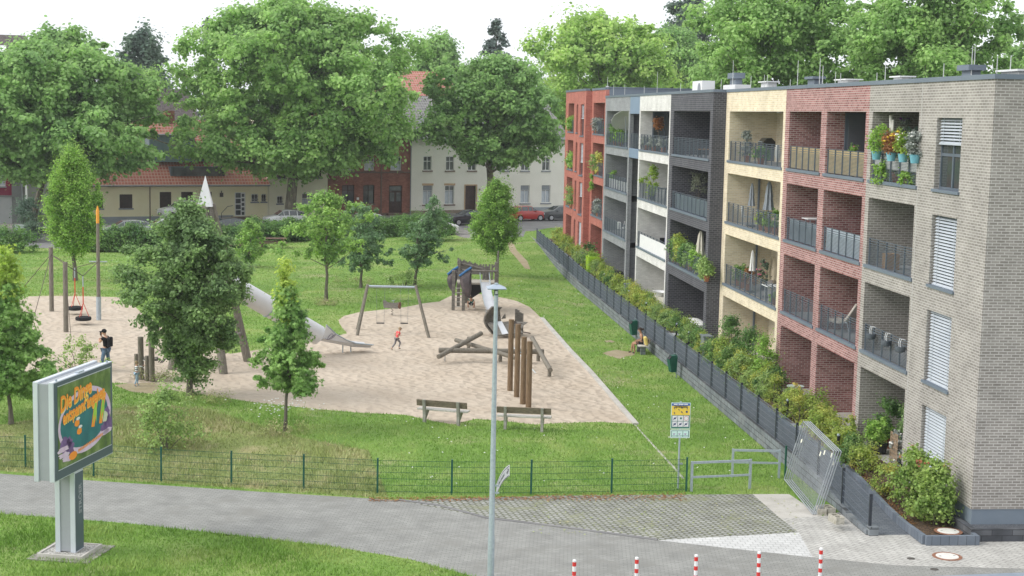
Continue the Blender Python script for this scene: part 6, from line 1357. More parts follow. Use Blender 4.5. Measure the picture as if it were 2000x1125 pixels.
# small climbing stand with hanging bridge
a=G(276,741); c=G(297,745); o=a.copy(); CS=thing('climbing_stand','small timber climbing stand with two tall posts, rungs and a sagging board bridge','climbing frame',o)
dx=(c-a); px_=[Vector((0,0,0)),dx]; zt=at_y(273,658,a.y).z-a.z; zm=at_y(285,704,a.y).z-a.z
for p in px_: B().tube(p-Vector((0,0,.1)),p+Vector((-.02,0,zt)),.12,.115,12).build('post',m_wood,CS,smooth=True); B().tube(p+Vector((-.2,.1,-.1)),p+Vector((-.2,.1,zm+.25)),.09,n=10).build('short_post',m_wood,CS,smooth=True)
B().box(-.1,dx.x+.1,.05,.75,zm-.03,zm+.04).build('platform',m_plank,CS)
for i in range(3): B().tube((0,0,.2+i*.3),(dx.x,dx.y,.2+i*.3),.025,n=6).build('rung',m_seat,CS)
e=G(330,728)-o; s=Vector((dx.x+.1,.4,zm)); f=Vector((e.x,e.y+.3,zm+.1)); pts_=[s.lerp(f,i/8)+Vector((0,0,-.28*math.sin(math.pi*i/8))) for i in range(9)]; b=B()
for i in range(8): m_=(pts_[i]+pts_[i+1])/2; b.cbox(m_,(abs(pts_[i+1].x-pts_[i].x)*.85,.6,.05),ry=-math.atan2(pts_[i+1].z-pts_[i].z,pts_[i+1].x-pts_[i].x))
b.build('bridge_boards',m_plank,CS)
for dy in (-.3,.3): B().path([p+Vector((0,dy,.5)) for p in pts_],.016,5).build('bridge_rope',m_rope,CS)
# tall play tower with white pyramid and tube slide
B1,B2,B3,B4=G(437,730),G(485,706),G(335,722),G(352,700); apx=at_y(401,342,66.5); o=Vector((apx.x,66.5,h(apx.x,66.5))); TW=thing('play_tower','tall timber play tower with a white pyramid top and tube slide behind the maple','play tower',o)
zt=at_y(402,403,66.5).z-o.z; hw=(at_y(417,402,66.5).x-at_y(387,402,66.5).x)/2; za=apx.z-o.z
B().add([(-hw,-hw,zt),(hw,-hw,zt),(hw,hw,zt),(-hw,hw,zt),(0,0,za)],[(3,2,1,0),(0,1,4),(1,2,4),(2,3,4),(3,0,4)]).build('pyramid_top',mat('white sheet pyramid',(.60,.60,.62),(.70,.70,.71),sc=1.5,rough=.5),TW)
tp=[Vector((-.05,-.2,zt+.1)),Vector((.3,.15,zt+.1)),Vector((-.3,.0,zt+.1)),Vector((-.1,.3,zt+.1))]
zp=3.7
for Bp,q in zip((B1,B2,B3,B4),tp): B().tube(Bp-o-Vector((0,0,.1)),q,.19,.12,12).build('leg',m_wood,TW,smooth=True)
def onleg(Bp,q,z): a=Bp-o; return a.lerp(q,(z-a.z)/(q.z-a.z))
L4=[onleg(Bp,q,1.25) for Bp,q in zip((B1,B2,B4,B3),(tp[0],tp[1],tp[3],tp[2]))]
for i in range(4): B().tube(L4[i],L4[(i+1)%4],.08,n=6).build('cross_beam',m_plank,TW)
L4=[onleg(Bp,q,zp) for Bp,q in zip((B1,B2,B4,B3),(tp[0],tp[1],tp[3],tp[2]))]; B().prism(L4,(0,0,-.12)).build('platform',m_plank,TW)
b=B(); L5=[p+Vector((0,0,1.)) for p in L4]
for i in range(4):
    for k in range(7): p=L4[i].lerp(L4[(i+1)%4],k/7); b.tube(p,p.lerp(Vector((0,0,p.z+1)),.06)+Vector((0,0,1.)),.04,n=5)
b.build('platform_rail',m_plank,TW)
b=B()
for k in range(9): a=k*.7; b.tube((.5*math.cos(a),.5*math.sin(a),zp+1.2),(.22*math.cos(a),.22*math.sin(a),zt),.09,n=6)
b.build('timber_cladding',m_plank,TW)
m_tube=mat('matte steel slide tube',(.60,.60,.61),(.70,.70,.71),sc=.8,rough=.45,metal=.25)
T0=at_y(478,572,67.8)-o; T1=at_y(622,655,69.5)-o; T2=at_y(685,697,70.5)-o; T3=at_y(720,703,70.9)-o; T2.z=.5+G(690,700).z-o.z; T3.z=.42+G(715,703).z-o.z
t0=T0+(T0-T1).normalized()*1.0
tb=B(); pts_=[t0,T0,T0.lerp(T1,.5),T1]; r=.47
tb.path(pts_,r,20); tu=tb.build('slide_tube',m_tube,TW,smooth=True)
for q in (T0.lerp(T1,.33),T0.lerp(T1,.66)):
    d=(T1-T0).normalized(); B().tube(q-d*.03,q+d*.03,r+.03,n=20).build('tube_flange',m_galv,tu)
# open trough
b=B(); d=(T2-T1).normalized(); side=d.cross(Vector((0,0,1))).normalized(); upv=side.cross(d); ring=[]
def trough(p,hw,deep): return [p+side*(-hw)+upv*deep,p-side*hw*.9-upv*.05,p-side*hw*.5-upv*.2,p+side*hw*.5-upv*.2,p+side*hw*.9-upv*.05,p+side*hw+upv*deep]
rows=[trough(T1,.47,.55),trough(T1.lerp(T2,.35),.46,.22),trough(T1.lerp(T2,.7),.44,.05),trough(T2,.42,-.02),trough(T3,.42,-.06)]
for i in range(4):
    for k in range(5): b.add([rows[i][k],rows[i][k+1],rows[i+1][k+1],rows[i+1][k]],[(0,1,2,3)])
tr=b.build('slide_trough',m_tube,TW); md=tr.modifiers.new('solid','SOLIDIFY'); md.thickness=.025
B().path([rows[0][0]]+[q[0] for q in rows[1:]],.03,6).build('trough_rim',m_galv,tr); B().path([rows[0][5]]+[q[5] for q in rows[1:]],.03,6).build('trough_rim',m_galv,tr)
for q in (T1.lerp(T2,.75),T2): B().tube(q,Vector((q.x,q.y,G(690,700).z-o.z-.05)),.03,n=6).build('support',m_galv,TW)
m_scr=mat('dark scribble paint',(.12,.10,.16),rough=.7); b=B(); q=T1.lerp(T2,.2)+side*.48 if side.y<0 else T1.lerp(T2,.2)-side*.48
b.path([q+d*(.25*math.cos(k*.7))*(.4+.06*k)+upv*(.16*math.sin(k*.9)+.05) for k in range(14)],.012,4); b.build('scribble',m_scr,tr)
# ---------------------------------------------------------------- people
m_skin=mat('skin',(.52,.30,.20),(.58,.35,.25),sc=8,rough=.6); m_skin2=mat('tanned skin',(.40,.22,.14),(.46,.26,.17),sc=8,rough=.6)
def skin(name,parent,joints,edges,m,sub=1):
    names=list(joints); ix={n:i for i,n in enumerate(names)}; me=bpy.data.meshes.new(name)
    me.from_pydata([joints[n][0] for n in names],[(ix[a],ix[b]) for a,b in edges],[]); ob=bpy.data.objects.new(name,me); COL.objects.link(ob)
    md=ob.modifiers.new('s','SKIN'); md.use_smooth_shade=True
    for i,n in enumerate(names): r=joints[n][1]; me.skin_vertices[0].data[i].radius=(r if isinstance(r,tuple) else (r,r)); me.skin_vertices[0].data[i].use_root=(i==0)
    s=ob.modifiers.new('u','SUBSURF'); s.levels=sub; s.render_levels=sub
    dg=bpy.context.evaluated_depsgraph_get(); m2=bpy.data.meshes.new_from_object(ob.evaluated_get(dg)); ob.modifiers.clear(); ob.data=m2; m2.materials.clear(); m2.materials.append(m)
    for p in m2.polygons: p.use_smooth=True
    ob.parent=parent; return ob
def person(label,loc,rz,Ht,pose,clothes,hair,sk=None,extra=None,child=False,long_hair=False):
    "joints in units of body height; x right, y ahead, z up"
    t=thing('person',label,'person',loc,rz); J={}
    base=dict(pelvis=(0,0,.53),waist=(0,0,.60),chest=(0,.0,.72),neck=(0,0,.825),headb=(0,.005,.868),headm=(0,.01,.92),headt=(0,.005,.965),
      shl=(-.105,0,.80),ell=(-.13,-.01,.64),wrl=(-.125,.03,.50),hal=(-.125,.04,.455),shr=(.105,0,.80),elr=(.13,-.01,.64),wrr=(.125,.03,.50),har=(.125,.04,.455),
      hil=(-.052,0,.50),knl=(-.055,.01,.28),anl=(-.055,-.01,.045),tol=(-.06,.09,.015),hir=(.052,0,.50),knr=(.055,.01,.28),anr=(.055,-.01,.045),tor=(.06,.09,.015))
    base.update(pose)
    hr=1.25 if child else 1.
    rad=dict(pelvis=(.078,.055),waist=(.066,.046),chest=(.082,.055),neck=.03,headb=.036*hr,headm=.052*hr,headt=.034*hr,shl=.036,ell=.026,wrl=.017,hal=.018,shr=.036,elr=.026,wrr=.017,har=.018,hil=.05,knl=.036,anl=.022,tol=.018,hir=.05,knr=.036,anr=.022,tor=.018)
    E=[('pelvis','waist'),('waist','chest'),('chest','neck'),('neck','headb'),('headb','headm'),('headm','headt'),('chest','shl'),('shl','ell'),('ell','wrl'),('wrl','hal'),('chest','shr'),('shr','elr'),('elr','wrr'),('wrr','har'),('pelvis','hil'),('hil','knl'),('knl','anl'),('anl','tol'),('pelvis','hir'),('hir','knr'),('knr','anr'),('anr','tor')]
    # fingers and thumb
    for s in 'lr':
        hv=Vector(base['ha'+s]); wv=Vector(base['wr'+s]); d=(hv-wv).normalized(); sd_=d.cross(Vector((0,.3,1))).normalized()
        for k in range(4):
            off=sd_*(.011*(k-1.5)); ln=[.04,.047,.044,.034][k]; q=hv+off+d*.012; base['f%d%s'%(k,s)]=tuple(q+d*ln*.5); base['g%d%s'%(k,s)]=tuple(q+d*ln+Vector((0,.008,-.006))); rad['f%d%s'%(k,s)]=.0055; rad['g%d%s'%(k,s)]=.0045; E+=[('ha'+s,'f%d%s'%(k,s)),('f%d%s'%(k,s),'g%d%s'%(k,s))]
        q=wv.lerp(hv,.5)+sd_*.024+d*.012; base['th'+s]=tuple(q); rad['th'+s]=.006; E.append(('wr'+s,'th'+s))
    hm=Vector(base['headm']); fd=Vector(pose.get('face',(0,1,0))).normalized(); base['nose']=tuple(hm+fd*.058*hr+Vector((0,0,-.004))); rad['nose']=.008; E.append(('headm','nose')); base.pop('face',None)
    sx_=fd.cross(Vector((0,0,1)))
    for s,n in ((-1,'earl'),(1,'earr')): base[n]=tuple(hm+sx_*s*.05*hr); rad[n]=.009; E.append(('headm',n))
    Jt={n:(tuple(Vector(base[n])*Ht),(tuple(a*Ht for a in rad[n]) if isinstance(rad[n],tuple) else rad[n]*Ht)) for n in base}
    skin('body',t,Jt,E,sk or m_skin)
    for nm,js,es,m,g in clothes:
        jj={}
        for n in js:
            if '+' in n: a,b_,f=n.split('+'); p=Vector(base[a]).lerp(Vector(base[b_]),float(f)); ra=rad[a]; ra=ra if not isinstance(ra,tuple) else ra[1]; rb=rad[b_]; rb=rb if not isinstance(rb,tuple) else rb[1]; r=ra*(1-float(f))+rb*float(f)
            else: p=Vector(base[n]); r=rad[n]
            jj[n]=(tuple(p*Ht),tuple(a*Ht*g for a in r) if isinstance(r,tuple) else r*Ht*g)
        skin(nm,t,jj,es,m)
    hb=B(); c=(hm+Vector((0,0,.022))-fd*.012)*Ht; hb.ball(c,.058*hr*Ht,12,.92); hb_=hb.build('hair',hair,t,smooth=True)
    eb=B()
    for s in (-1,1): eb.ball((hm+fd*.05*hr+sx_*s*.02+Vector((0,0,.008)))*Ht,.007*Ht,6)
    eb.build('eyes',m_black,t); mb_=B(); mb_.cbox((hm+fd*.052*hr+Vector((0,0,-.026)))*Ht,(.025*Ht,.008*Ht,.006*Ht)); mb_.build('mouth',mat('lips',(.35,.12,.1),rough=.6),t)
    return t,base
def shirt(m,ll=.55): return ('shirt',['waist','pelvis+waist+.35','chest','chest+neck+.55','shl','shl+ell+%g'%ll,'shr','shr+elr+%g'%ll],[('waist','pelvis+waist+.35'),('waist','chest'),('chest','chest+neck+.55'),('chest','shl'),('shl','shl+ell+%g'%ll),('chest','shr'),('shr','shr+elr+%g'%ll)],m,1.14)
def sleeves(m): return ('sleeves',['ell','shl+ell+.3','ell+wrl+.9'],[('shl+ell+.3','ell'),('ell','ell+wrl+.9')],m,1.3),('sleeves',['elr','shr+elr+.3','elr+wrr+.9'],[('shr+elr+.3','elr'),('elr','elr+wrr+.9')],m,1.3)
def trousers(m,k=.9): return ('trousers',['pelvis','hil','knl','knl+anl+%g'%k,'hir','knr','knr+anr+%g'%k],[('pelvis','hil'),('hil','knl'),('knl','knl+anl+%g'%k),('pelvis','hir'),('hir','knr'),('knr','knr+anr+%g'%k)],m,1.18)
def shoes(m): return ('shoe',['anl','tol'],[('anl','tol')],m,1.25),('shoe',['anr','tor'],[('anr','tor')],m,1.25)
m_blk=mat('black cotton',(.012,.012,.014),(.022,.022,.025),sc=9,rough=.95); m_jean=mat('blue jeans',(.09,.15,.24),(.16,.24,.35),sc=7,rough=.9); m_ljean=mat('light blue jeans',(.25,.37,.48),(.36,.48,.58),sc=9,rough=.9)
m_hair=mat('dark brown hair',(.025,.016,.012),(.05,.03,.02),sc=20,rough=.7); m_hairb=mat('fair hair',(.28,.20,.12),(.36,.27,.17),sc=20,rough=.7); m_rsh=mat('coral red shirt',(.72,.08,.09),(.82,.13,.13),sc=6,rough=.9); m_gtr=mat('grey leggings',(.17,.16,.17),(.23,.22,.23),sc=7,rough=.9)
# man in black with cap, phone at his face
c=G(207,724); t,b_=person('person in a black cap, black T-shirt and jeans holding a camera to the face',c,R(70),1.78,
 dict(elr=(.15,.09,.70),wrr=(.07,.15,.80),har=(.05,.14,.85),ell=(-.13,.08,.69),wrl=(-.02,.16,.73),hal=(.02,.16,.75),knl=(-.09,.04,.28),anl=(-.12,-.02,.045),tol=(-.14,.07,.015),knr=(.08,-.02,.28),anr=(.11,-.06,.045),tor=(.13,.03,.015),headb=(0,.03,.868),headm=(0,.045,.915),headt=(0,.045,.96),face=(.2,.9,-.35)),
 [shirt(m_blk),trousers(m_jean),*shoes(m_black)],m_blk)
B().lathe([(.095,0),(.10,.05),(.07,.10),(.02,.12)],(0,.075,1.645),14).build('cap',m_blk,t,smooth=True); B().box(-.075,.075,.13,.26,1.645,1.66).build('cap_peak',m_blk,t)
single(B().box(-.15,.15,-.27,-.12,0,.42),'backpack',m_blk,'small black backpack worn by the person in the black cap','backpack'); k=bpy.data.objects['backpack']; k.location=c+Vector((0,0,1.02)); k.rotation_euler=(0,0,R(70)); bv=k.modifiers.new('bevel','BEVEL'); bv.width=.05; bv.segments=3
k=singlet(B().box(-.04,.04,-.02,.02,-.07,.07),'camera',m_black,'small dark camera held to the face by the person in the black cap','camera',c+Vector((math.cos(R(70))*.08-math.sin(R(70))*.27,math.sin(R(70))*.08+math.cos(R(70))*.27,1.55)),R(70))
# child in the striped jumper holding the stand
c=G(267,754); st_=mat('striped jumper',(.75,.76,.78),rough=.9)
def stripes():
    nt=st_.node_tree; L=nt.links.new; tc=N(nt,'ShaderNodeTexCoord'); s=N(nt,'ShaderNodeSeparateXYZ'); L(tc.outputs['Object'],s.inputs[0]); m=N(nt,'ShaderNodeMath',operation='MULTIPLY'); m.inputs[1].default_value=13; L(s.outputs[2],m.inputs[0]); f=N(nt,'ShaderNodeMath',operation='FRACT'); L(m.outputs[0],f.inputs[0]); g=N(nt,'ShaderNodeMath',operation='GREATER_THAN'); g.inputs[1].default_value=.55; L(f.outputs[0],g.inputs[0])
    x=N(nt,'ShaderNodeMix',data_type='RGBA'); L(g.outputs[0],x.inputs[0]); x.inputs[6].default_value=(.78,.8,.82,1); x.inputs[7].default_value=(.02,.03,.06,1); L(x.outputs[2],nt.nodes['Principled BSDF'].inputs['Base Color'])
stripes()
person('child in a black and white striped jumper reaching for the small climbing stand',c,R(-60),1.02,dict(elr=(.12,.10,.76),wrr=(.07,.24,.80),har=(.06,.28,.81),ell=(-.12,.10,.74),wrl=(-.07,.23,.76),hal=(-.06,.27,.77),knl=(-.06,.07,.28),anl=(-.07,.05,.045),tol=(-.07,.14,.015),knr=(.06,-.03,.27),anr=(.08,-.12,.05),tor=(.08,-.03,.015)),[shirt(st_),*sleeves(st_),trousers(m_ljean),*shoes(m_ljean)],m_hairb,child=True)
# running child in red
c=G(774,684); person('child in a coral red shirt and grey leggings running across the sand',c,R(-68),1.12,dict(pelvis=(0,.02,.54),waist=(0,.05,.61),chest=(0,.09,.72),neck=(0,.13,.82),headb=(0,.15,.865),headm=(0,.17,.915),headt=(0,.17,.96),shl=(-.10,.10,.79),ell=(-.13,-.03,.69),wrl=(-.12,.02,.58),hal=(-.12,.06,.56),shr=(.10,.10,.79),elr=(.13,.0,.68),wrr=(.12,.11,.64),har=(.11,.15,.65),hil=(-.05,.02,.50),knl=(-.05,-.04,.29),anl=(-.05,-.20,.08),tol=(-.05,-.16,.015),hir=(.05,.02,.50),knr=(.05,.16,.33),anr=(.05,.09,.10),tor=(.05,.18,.06)),[shirt(m_rsh),*sleeves(m_rsh)[:0],trousers(m_gtr),*shoes(m_rope)],m_hairb,child=True)
# seated person on the bench by the wall, side on, facing left
c=Vector((BW.location.x,BW.location.y-.1,BW.location.z)); t,_=person('person with tied dark hair and black shorts sitting on the bench by the wall',c+Vector((.02,0,-.045*1.7+.02)),R(80),1.72,
 dict(pelvis=(0,.0,.335),waist=(0,.01,.40),chest=(0,.03,.52),neck=(0,.045,.625),headb=(0,.06,.668),headm=(0,.075,.72),headt=(0,.07,.765),shl=(-.10,.03,.60),ell=(-.14,.02,.46),wrl=(-.08,.13,.40),hal=(-.06,.16,.40),shr=(.10,.03,.60),elr=(.14,.02,.46),wrr=(.08,.13,.41),har=(.06,.17,.41),hil=(-.05,.03,.32),knl=(-.06,.25,.33),anl=(-.05,.20,.075),tol=(-.05,.28,.045),hir=(.05,.03,.32),knr=(.06,.27,.34),anr=(.06,.30,.085),tor=(.06,.39,.055)),
 [('tank_top',['waist','pelvis','chest','chest+neck+.4'],[('waist','pelvis'),('waist','chest'),('chest','chest+neck+.4')],mat('grey tank top',(.11,.12,.13),(.16,.17,.18),sc=8,rough=.9),1.16),('shorts',['pelvis','hil','hil+knl+.75','hir','hir+knr+.75'],[('pelvis','hil'),('hil','hil+knl+.75'),('pelvis','hir'),('hir','hir+knr+.75')],m_blk,1.22),*shoes(m_rope)],m_hair,sk=m_skin2)
B().ball((0,-.02,1.28),.06,8).build('hair_bun',m_hair,t,smooth=True)
singlet(B().cbox((0,0,.22),(.16,.34,.42),ry=R(-12)),'bag',mat('yellow cloth bag',(.62,.47,.14),(.72,.58,.22),sc=6,rough=.9),'yellow cloth bag standing on the bench behind the seated person','bag',c+Vector((.12,-.42,.485)),R(0),bevel=.05)
# child crouching under the ship tower
m_chk=brick('checkered cloth',(.75,.75,.75),(.7,.7,.7),(.02,.02,.02),bw=.14,bh=.1,ms=.035,dirt=0,bump=0)
c=G(921,604); person('child crouching under the ship shaped tower in checkered shorts and white socks',c+Vector((0,.1,0)),R(165),1.2,dict(pelvis=(0,-.05,.28),waist=(0,.0,.34),chest=(0,.07,.43),neck=(0,.13,.5),headb=(0,.16,.53),headm=(0,.19,.57),headt=(0,.2,.61),shl=(-.1,.08,.48),ell=(-.17,.12,.34),wrl=(-.15,.2,.2),hal=(-.14,.22,.16),shr=(.1,.08,.48),elr=(.17,.12,.34),wrr=(.15,.2,.2),har=(.14,.22,.16),hil=(-.06,-.03,.26),knl=(-.17,.12,.33),anl=(-.14,.02,.05),tol=(-.16,.11,.02),hir=(.06,-.03,.26),knr=(.17,.12,.33),anr=(.14,.02,.05),tor=(.16,.11,.02)),[shirt(mat('teal shirt',(.03,.22,.18),rough=.9)),('shorts',['pelvis','hil','hil+knl+.85','hir','hir+knr+.85'],[('pelvis','hil'),('hil','hil+knl+.85'),('pelvis','hir'),('hir','hir+knr+.85')],m_chk,1.5),*shoes(m_whitep)],m_hair,child=True)
# ---------------------------------------------------------------- things on the balconies
XN,XM,XRB,XRA=17.3,16.65,16.65,16.2
def at_bal(px,X,dx,z): return on_x(px,X+dx,z)
m_terr=mat('terracotta',(.33,.13,.07),(.42,.19,.11),sc=6,rough=.85); m_pgrey=mat('dark grey pot',(.07,.085,.10),(.11,.125,.14),sc=6,rough=.6); m_turq=mat('turquoise bucket',(.16,.42,.52),(.22,.50,.60),sc=6,rough=.5)
m_crm=mat('cream canvas',(.55,.52,.44),(.68,.65,.57),sc=6,rough=.9,stretch=(5,5,.6)); m_gcv=mat('grey canvas',(.19,.215,.245),(.32,.35,.38),sc=6,rough=.9,stretch=(5,5,.6)); m_wcv=mat('white canvas',(.70,.70,.68),(.80,.80,.78),sc=6,rough=.9,stretch=(5,5,.6))
f_red=mat('red blossoms',(.62,.06,.03),(.75,.20,.05),sc=9,rough=.7); f_pink=mat('pink blossoms',(.70,.18,.30),(.8,.3,.42),sc=9,rough=.7); f_wht=mat('white blossoms',(.72,.72,.68),(.82,.82,.8),sc=9,rough=.7); f_ylw=mat('yellow blossoms',(.75,.52,.04),(.8,.62,.08),sc=9,rough=.7); f_orn=mat('orange blossoms',(.78,.28,.03),(.85,.36,.05),sc=9,rough=.7)
l_brt=leaf('bright climbing leaves',(.095,.165,.022),(.15,.205,.035),sc=2,isl=.35); l_sil=leaf('silvery leaves',(.09,.115,.09),(.15,.17,.14),sc=2,isl=.3,trans=.2); l_rus=leaf('rusty dry leaves',(.11,.055,.02),(.16,.085,.03),sc=2,isl=.3); l_oli=leaf('olive leaves',(.06,.075,.045),(.10,.115,.075),sc=2,isl=.3)
def plant(label,loc,w,hh,lm,pot=m_terr,pr=.17,ph=.3,fl=None,n=26,nf=10,stemh=0.,name='potted_plant',size=.1,d=None,per=26,group=None):
    t=thing(name,label,'plant',loc,0,group)
    if pot: B().lathe([(pr*.72,0),(pr,ph*.92),(pr*1.06,ph*.93),(pr*1.06,ph),(pr*.9,ph),(pr*.85,ph*.9)],n=14).build('pot',pot,t,smooth=True)
    else: ph=0
    rg=random.Random(hash(label)%999 if False else len(label)*7+int(loc[1]*10)); d=d or min(w,.5); cs=[];z0=ph+stemh
    for i in range(n): a=rg.random()*6.28; u=rg.random(); q=math.sqrt(rg.random()); cs.append((math.cos(a)*q*d*.5,math.sin(a)*q*w*.5*(1-.4*u),z0+u*(hh-z0)))
    cs=np.array(cs); v,f=leaves(cs,np.full(n,.10+.06*w),int(per*(1+.5*w)),size*1.1,.9,6,.5,n+int(loc[2]*9),thick=.2); npmesh('foliage',v,f,lm,t)
    b=B(); 
    for i in range(5): c=cs[i*3%n]; b.path([(0,0,ph*.8),(c[0]*.3,c[1]*.3,z0*.9+.05),tuple(c)],[.012,.01,.004],4)
    b.build('stems',MATS['bark'],t)
    if fl:
        b=B()
        for i in range(nf): c=cs[rg.randrange(n)]; b.ball((c[0]+rg.uniform(-.15,.05),c[1]+rg.uniform(-.15,.15),c[2]+.08),rg.uniform(.035,.06),6,.6)
        b.build('blossoms',fl,t)
    return t
def parasol(label,loc,h0,hh,m,w=.13,tilt=0,name='folded_parasol'):
    t=thing(name,label,'parasol',loc,0); B().tube((0,0,0),(0,0,h0+hh),.02,n=8).build('pole',m_galv,t); B().lathe([(.22,0),(.22,.06),(.05,.09)],n=14).build('base',m_pgrey,t)
    b=B(); n=14; vs_=[];prof=[(1.15,0),(1.0,.12),(.72,.42),(.8,.5),(.66,.6),(.5,.85),(.22,1.)]
    for r,u in prof:
        for k in range(n): a=2*math.pi*k/n; q=w*r*(1+(.22 if k%2 else -.16)); vs_.append((q*math.cos(a),q*math.sin(a),h0+hh*u))
    fs_=[(i*n+k,i*n+(k+1)%n,(i+1)*n+(k+1)%n,(i+1)*n+k) for i in range(len(prof)-1) for k in range(n)]+[tuple(range((len(prof)-1)*n,len(prof)*n))]; b.add(vs_,fs_).build('canopy',m,t,smooth=True); return t
def table(label,loc,w,d,hh,m,legm=None,round_=False,name='balcony_table'):
    t=thing(name,label,'table',loc,0); b=B()
    if round_: b.lathe([(w/2,hh-.03),(w/2,hh)],n=20)
    else: b.box(-d/2,d/2,-w/2,w/2,hh-.03,hh)
    b.build('table_top',m,t)
    for x in (-1,1):
        for y in (-1,1): B().tube((x*d*.32,y*w*.36 if not round_ else y*w*.25,0),(x*d*.3,y*w*.34 if not round_ else y*w*.2,hh-.03),.018,n=6).build('leg',legm or m,t)
    return t
def chair(label,loc,rz,m,name='balcony_chair'):
    t=thing(name,label,'chair',loc,rz); B().box(-.22,.22,-.22,.22,.41,.45).build('seat',m,t); B().cbox((0,.23,.68),(.42,.03,.44),rx=R(-8)).build('backrest',m,t)
    for x in (-.2,.2):
        for y in (-.2,.2): B().tube((x,y,0),(x,y,.41),.015,n=6).build('leg',m,t)
    return t
def cover(label,X,px0,px1,z0,z1,m,name='privacy_screen',dx=.10,slats=0,cat='screen'):
    a=on_x(px1,X+dx,z1); c=on_x(px0,X+dx,z1); b=B(); w=c.y-a.y
    if slats:
        n=int(w/.1)
        for i in range(n): b.box(0,.015,i*w/n,(i+.86)*w/n,0,(z1-z0))
        b.box(.016,.03,0,w,.1,.14).box(.016,.03,0,w,(z1-z0)-.2,(z1-z0)-.16)
    else:
        n=int(w/.08); vs_=[]
        for i in range(n+1):
            for z in (0,(z1-z0)*.5,z1-z0): vs_.append((.012*math.sin(i*1.7+z*3),i*w/n,z))
        b.add(vs_,[(i*3+k,i*3+k+1,i*3+3+k+1,i*3+3+k) for i in range(n) for k in range(2)])
    o=singlet(b,name,m,label,cat,(X+dx,a.y,z0))
    if not slats: md=o.modifiers.new('solid','SOLIDIFY'); md.thickness=.01
    return o
F1,F2_,F3=SILL[1],SILL[2],SILL[3]
Q=lambda px,X,dx,z: at_bal(px,X,dx,z-.03)
# yellow bay, top
plant('tall mixed greenery at the left end of the top yellow balcony',Q(1441,XN,.6,F3),.9,1.7,l_shr,m_terr,n=22)
plant('silvery blue foliage plant on the top yellow balcony beside the grill',Q(1459,XN,.55,F3),.7,1.45,l_sil,m_terr,n=24)
plant('low green plant with pink blossoms behind the rail of the top yellow balcony',Q(1486,XN,.4,F3),1.2,.7,l_hedge,m_terr,fl=f_pink,n=20)
def grill(label,loc,cov=False,w=1.2):
    t=thing('barbecue_grill',label,'grill',loc,0); m=m_black if not cov else m_blk
    if cov:
        b=B(); b.add([(-.35,-w*.75,.0),(.35,-w*.75,0),(.35,w*.75,0),(-.35,w*.75,0),(-.38,-w*.7,.75),(.38,-w*.7,.75),(.38,w*.7,.75),(-.38,w*.7,.75),(-.22,-w*.35,1.15),(.22,-w*.35,1.15),(.22,w*.35,1.15),(-.22,w*.35,1.15)],[(0,1,5,4),(1,2,6,5),(2,3,7,6),(3,0,4,7),(4,5,9,8),(5,6,10,9),(6,7,11,10),(7,4,8,11),(8,9,10,11)]); b.build('cover',m,t); return t
    B().box(-.25,.25,-w*.4,w*.4,.1,.8).build('cabinet',m_anth,t); B().box(-.28,.28,-w*.75,-w*.42,.78,.82).build('side_shelf',m_black,t); B().box(-.28,.28,w*.42,w*.75,.78,.82).build('side_shelf',m_black,t)
    b=B(); b.prism([(-.28,-w*.4,.82),(.28,-w*.4,.82),(.28,-w*.4,1.0),(.1,-w*.4,1.17),(-.12,-w*.4,1.15),(-.28,-w*.4,.98)],(0,w*.8,0)); b.build('lid',mat('dark enamel',(.035,.035,.03),rough=.35),t); B().tube((-.31,-w*.3,.98),(-.31,w*.3,.98),.015,n=6).build('handle',m_galv,t); return t
grill('dark gas grill with a rounded lid on the top yellow balcony',Q(1496,XN,1.2,F3))
q=B(); q.path([(0,-.12,.95),(0.02,-.12,.6),(-.01,-.14,.25)],[.05,.1,.07],6).path([(0,.08,.95),(0.01,.1,.6),(.01,.12,.4)],[.05,.1,.06],6); singlet(q,'towel',m_wcv,'white cloth hanging over the rail of the top yellow balcony','towel',Q(1517,XN,.2,F3))
# yellow, second from top
for px,lb,w_,dx,hh in ((1447,'slim folded grey parasol, leftmost of the three on the yellow balcony',.13,.9,1.05),(1466,'slim folded grey parasol, middle one of the three on the yellow balcony',.13,.5,1.05),(1499,'larger folded grey parasol, rightmost of the three on the yellow balcony',.2,.55,1.25)): parasol(lb,Q(px,XN,dx,F2_),.95,hh,m_gcv,w_)
grill('grill under a black cover behind the folded grey parasols',Q(1461,XN,1.5,F2_),True,1.6)
table('dark long table on the yellow balcony with the grey parasols',Q(1500,XN,1.0,F2_),1.5,.8,.74,m_pgrey); chair('pale folding chair behind the rail under the grey parasols',Q(1459,XN,.4,F2_),R(90),m_whitep)
plant('small yellow green pot plant under the largest grey parasol',Q(1488,XN,.35,F2_),.5,.75,l_yg); plant('round pot plant at the right end of the balcony with grey parasols',Q(1514,XN,.4,F2_),.4,.95,l_horn,n=12)
plant('low green plant beside the terracotta pots under the grey parasols',Q(1500,XN,.3,F2_),.45,.5,l_horn,n=14)
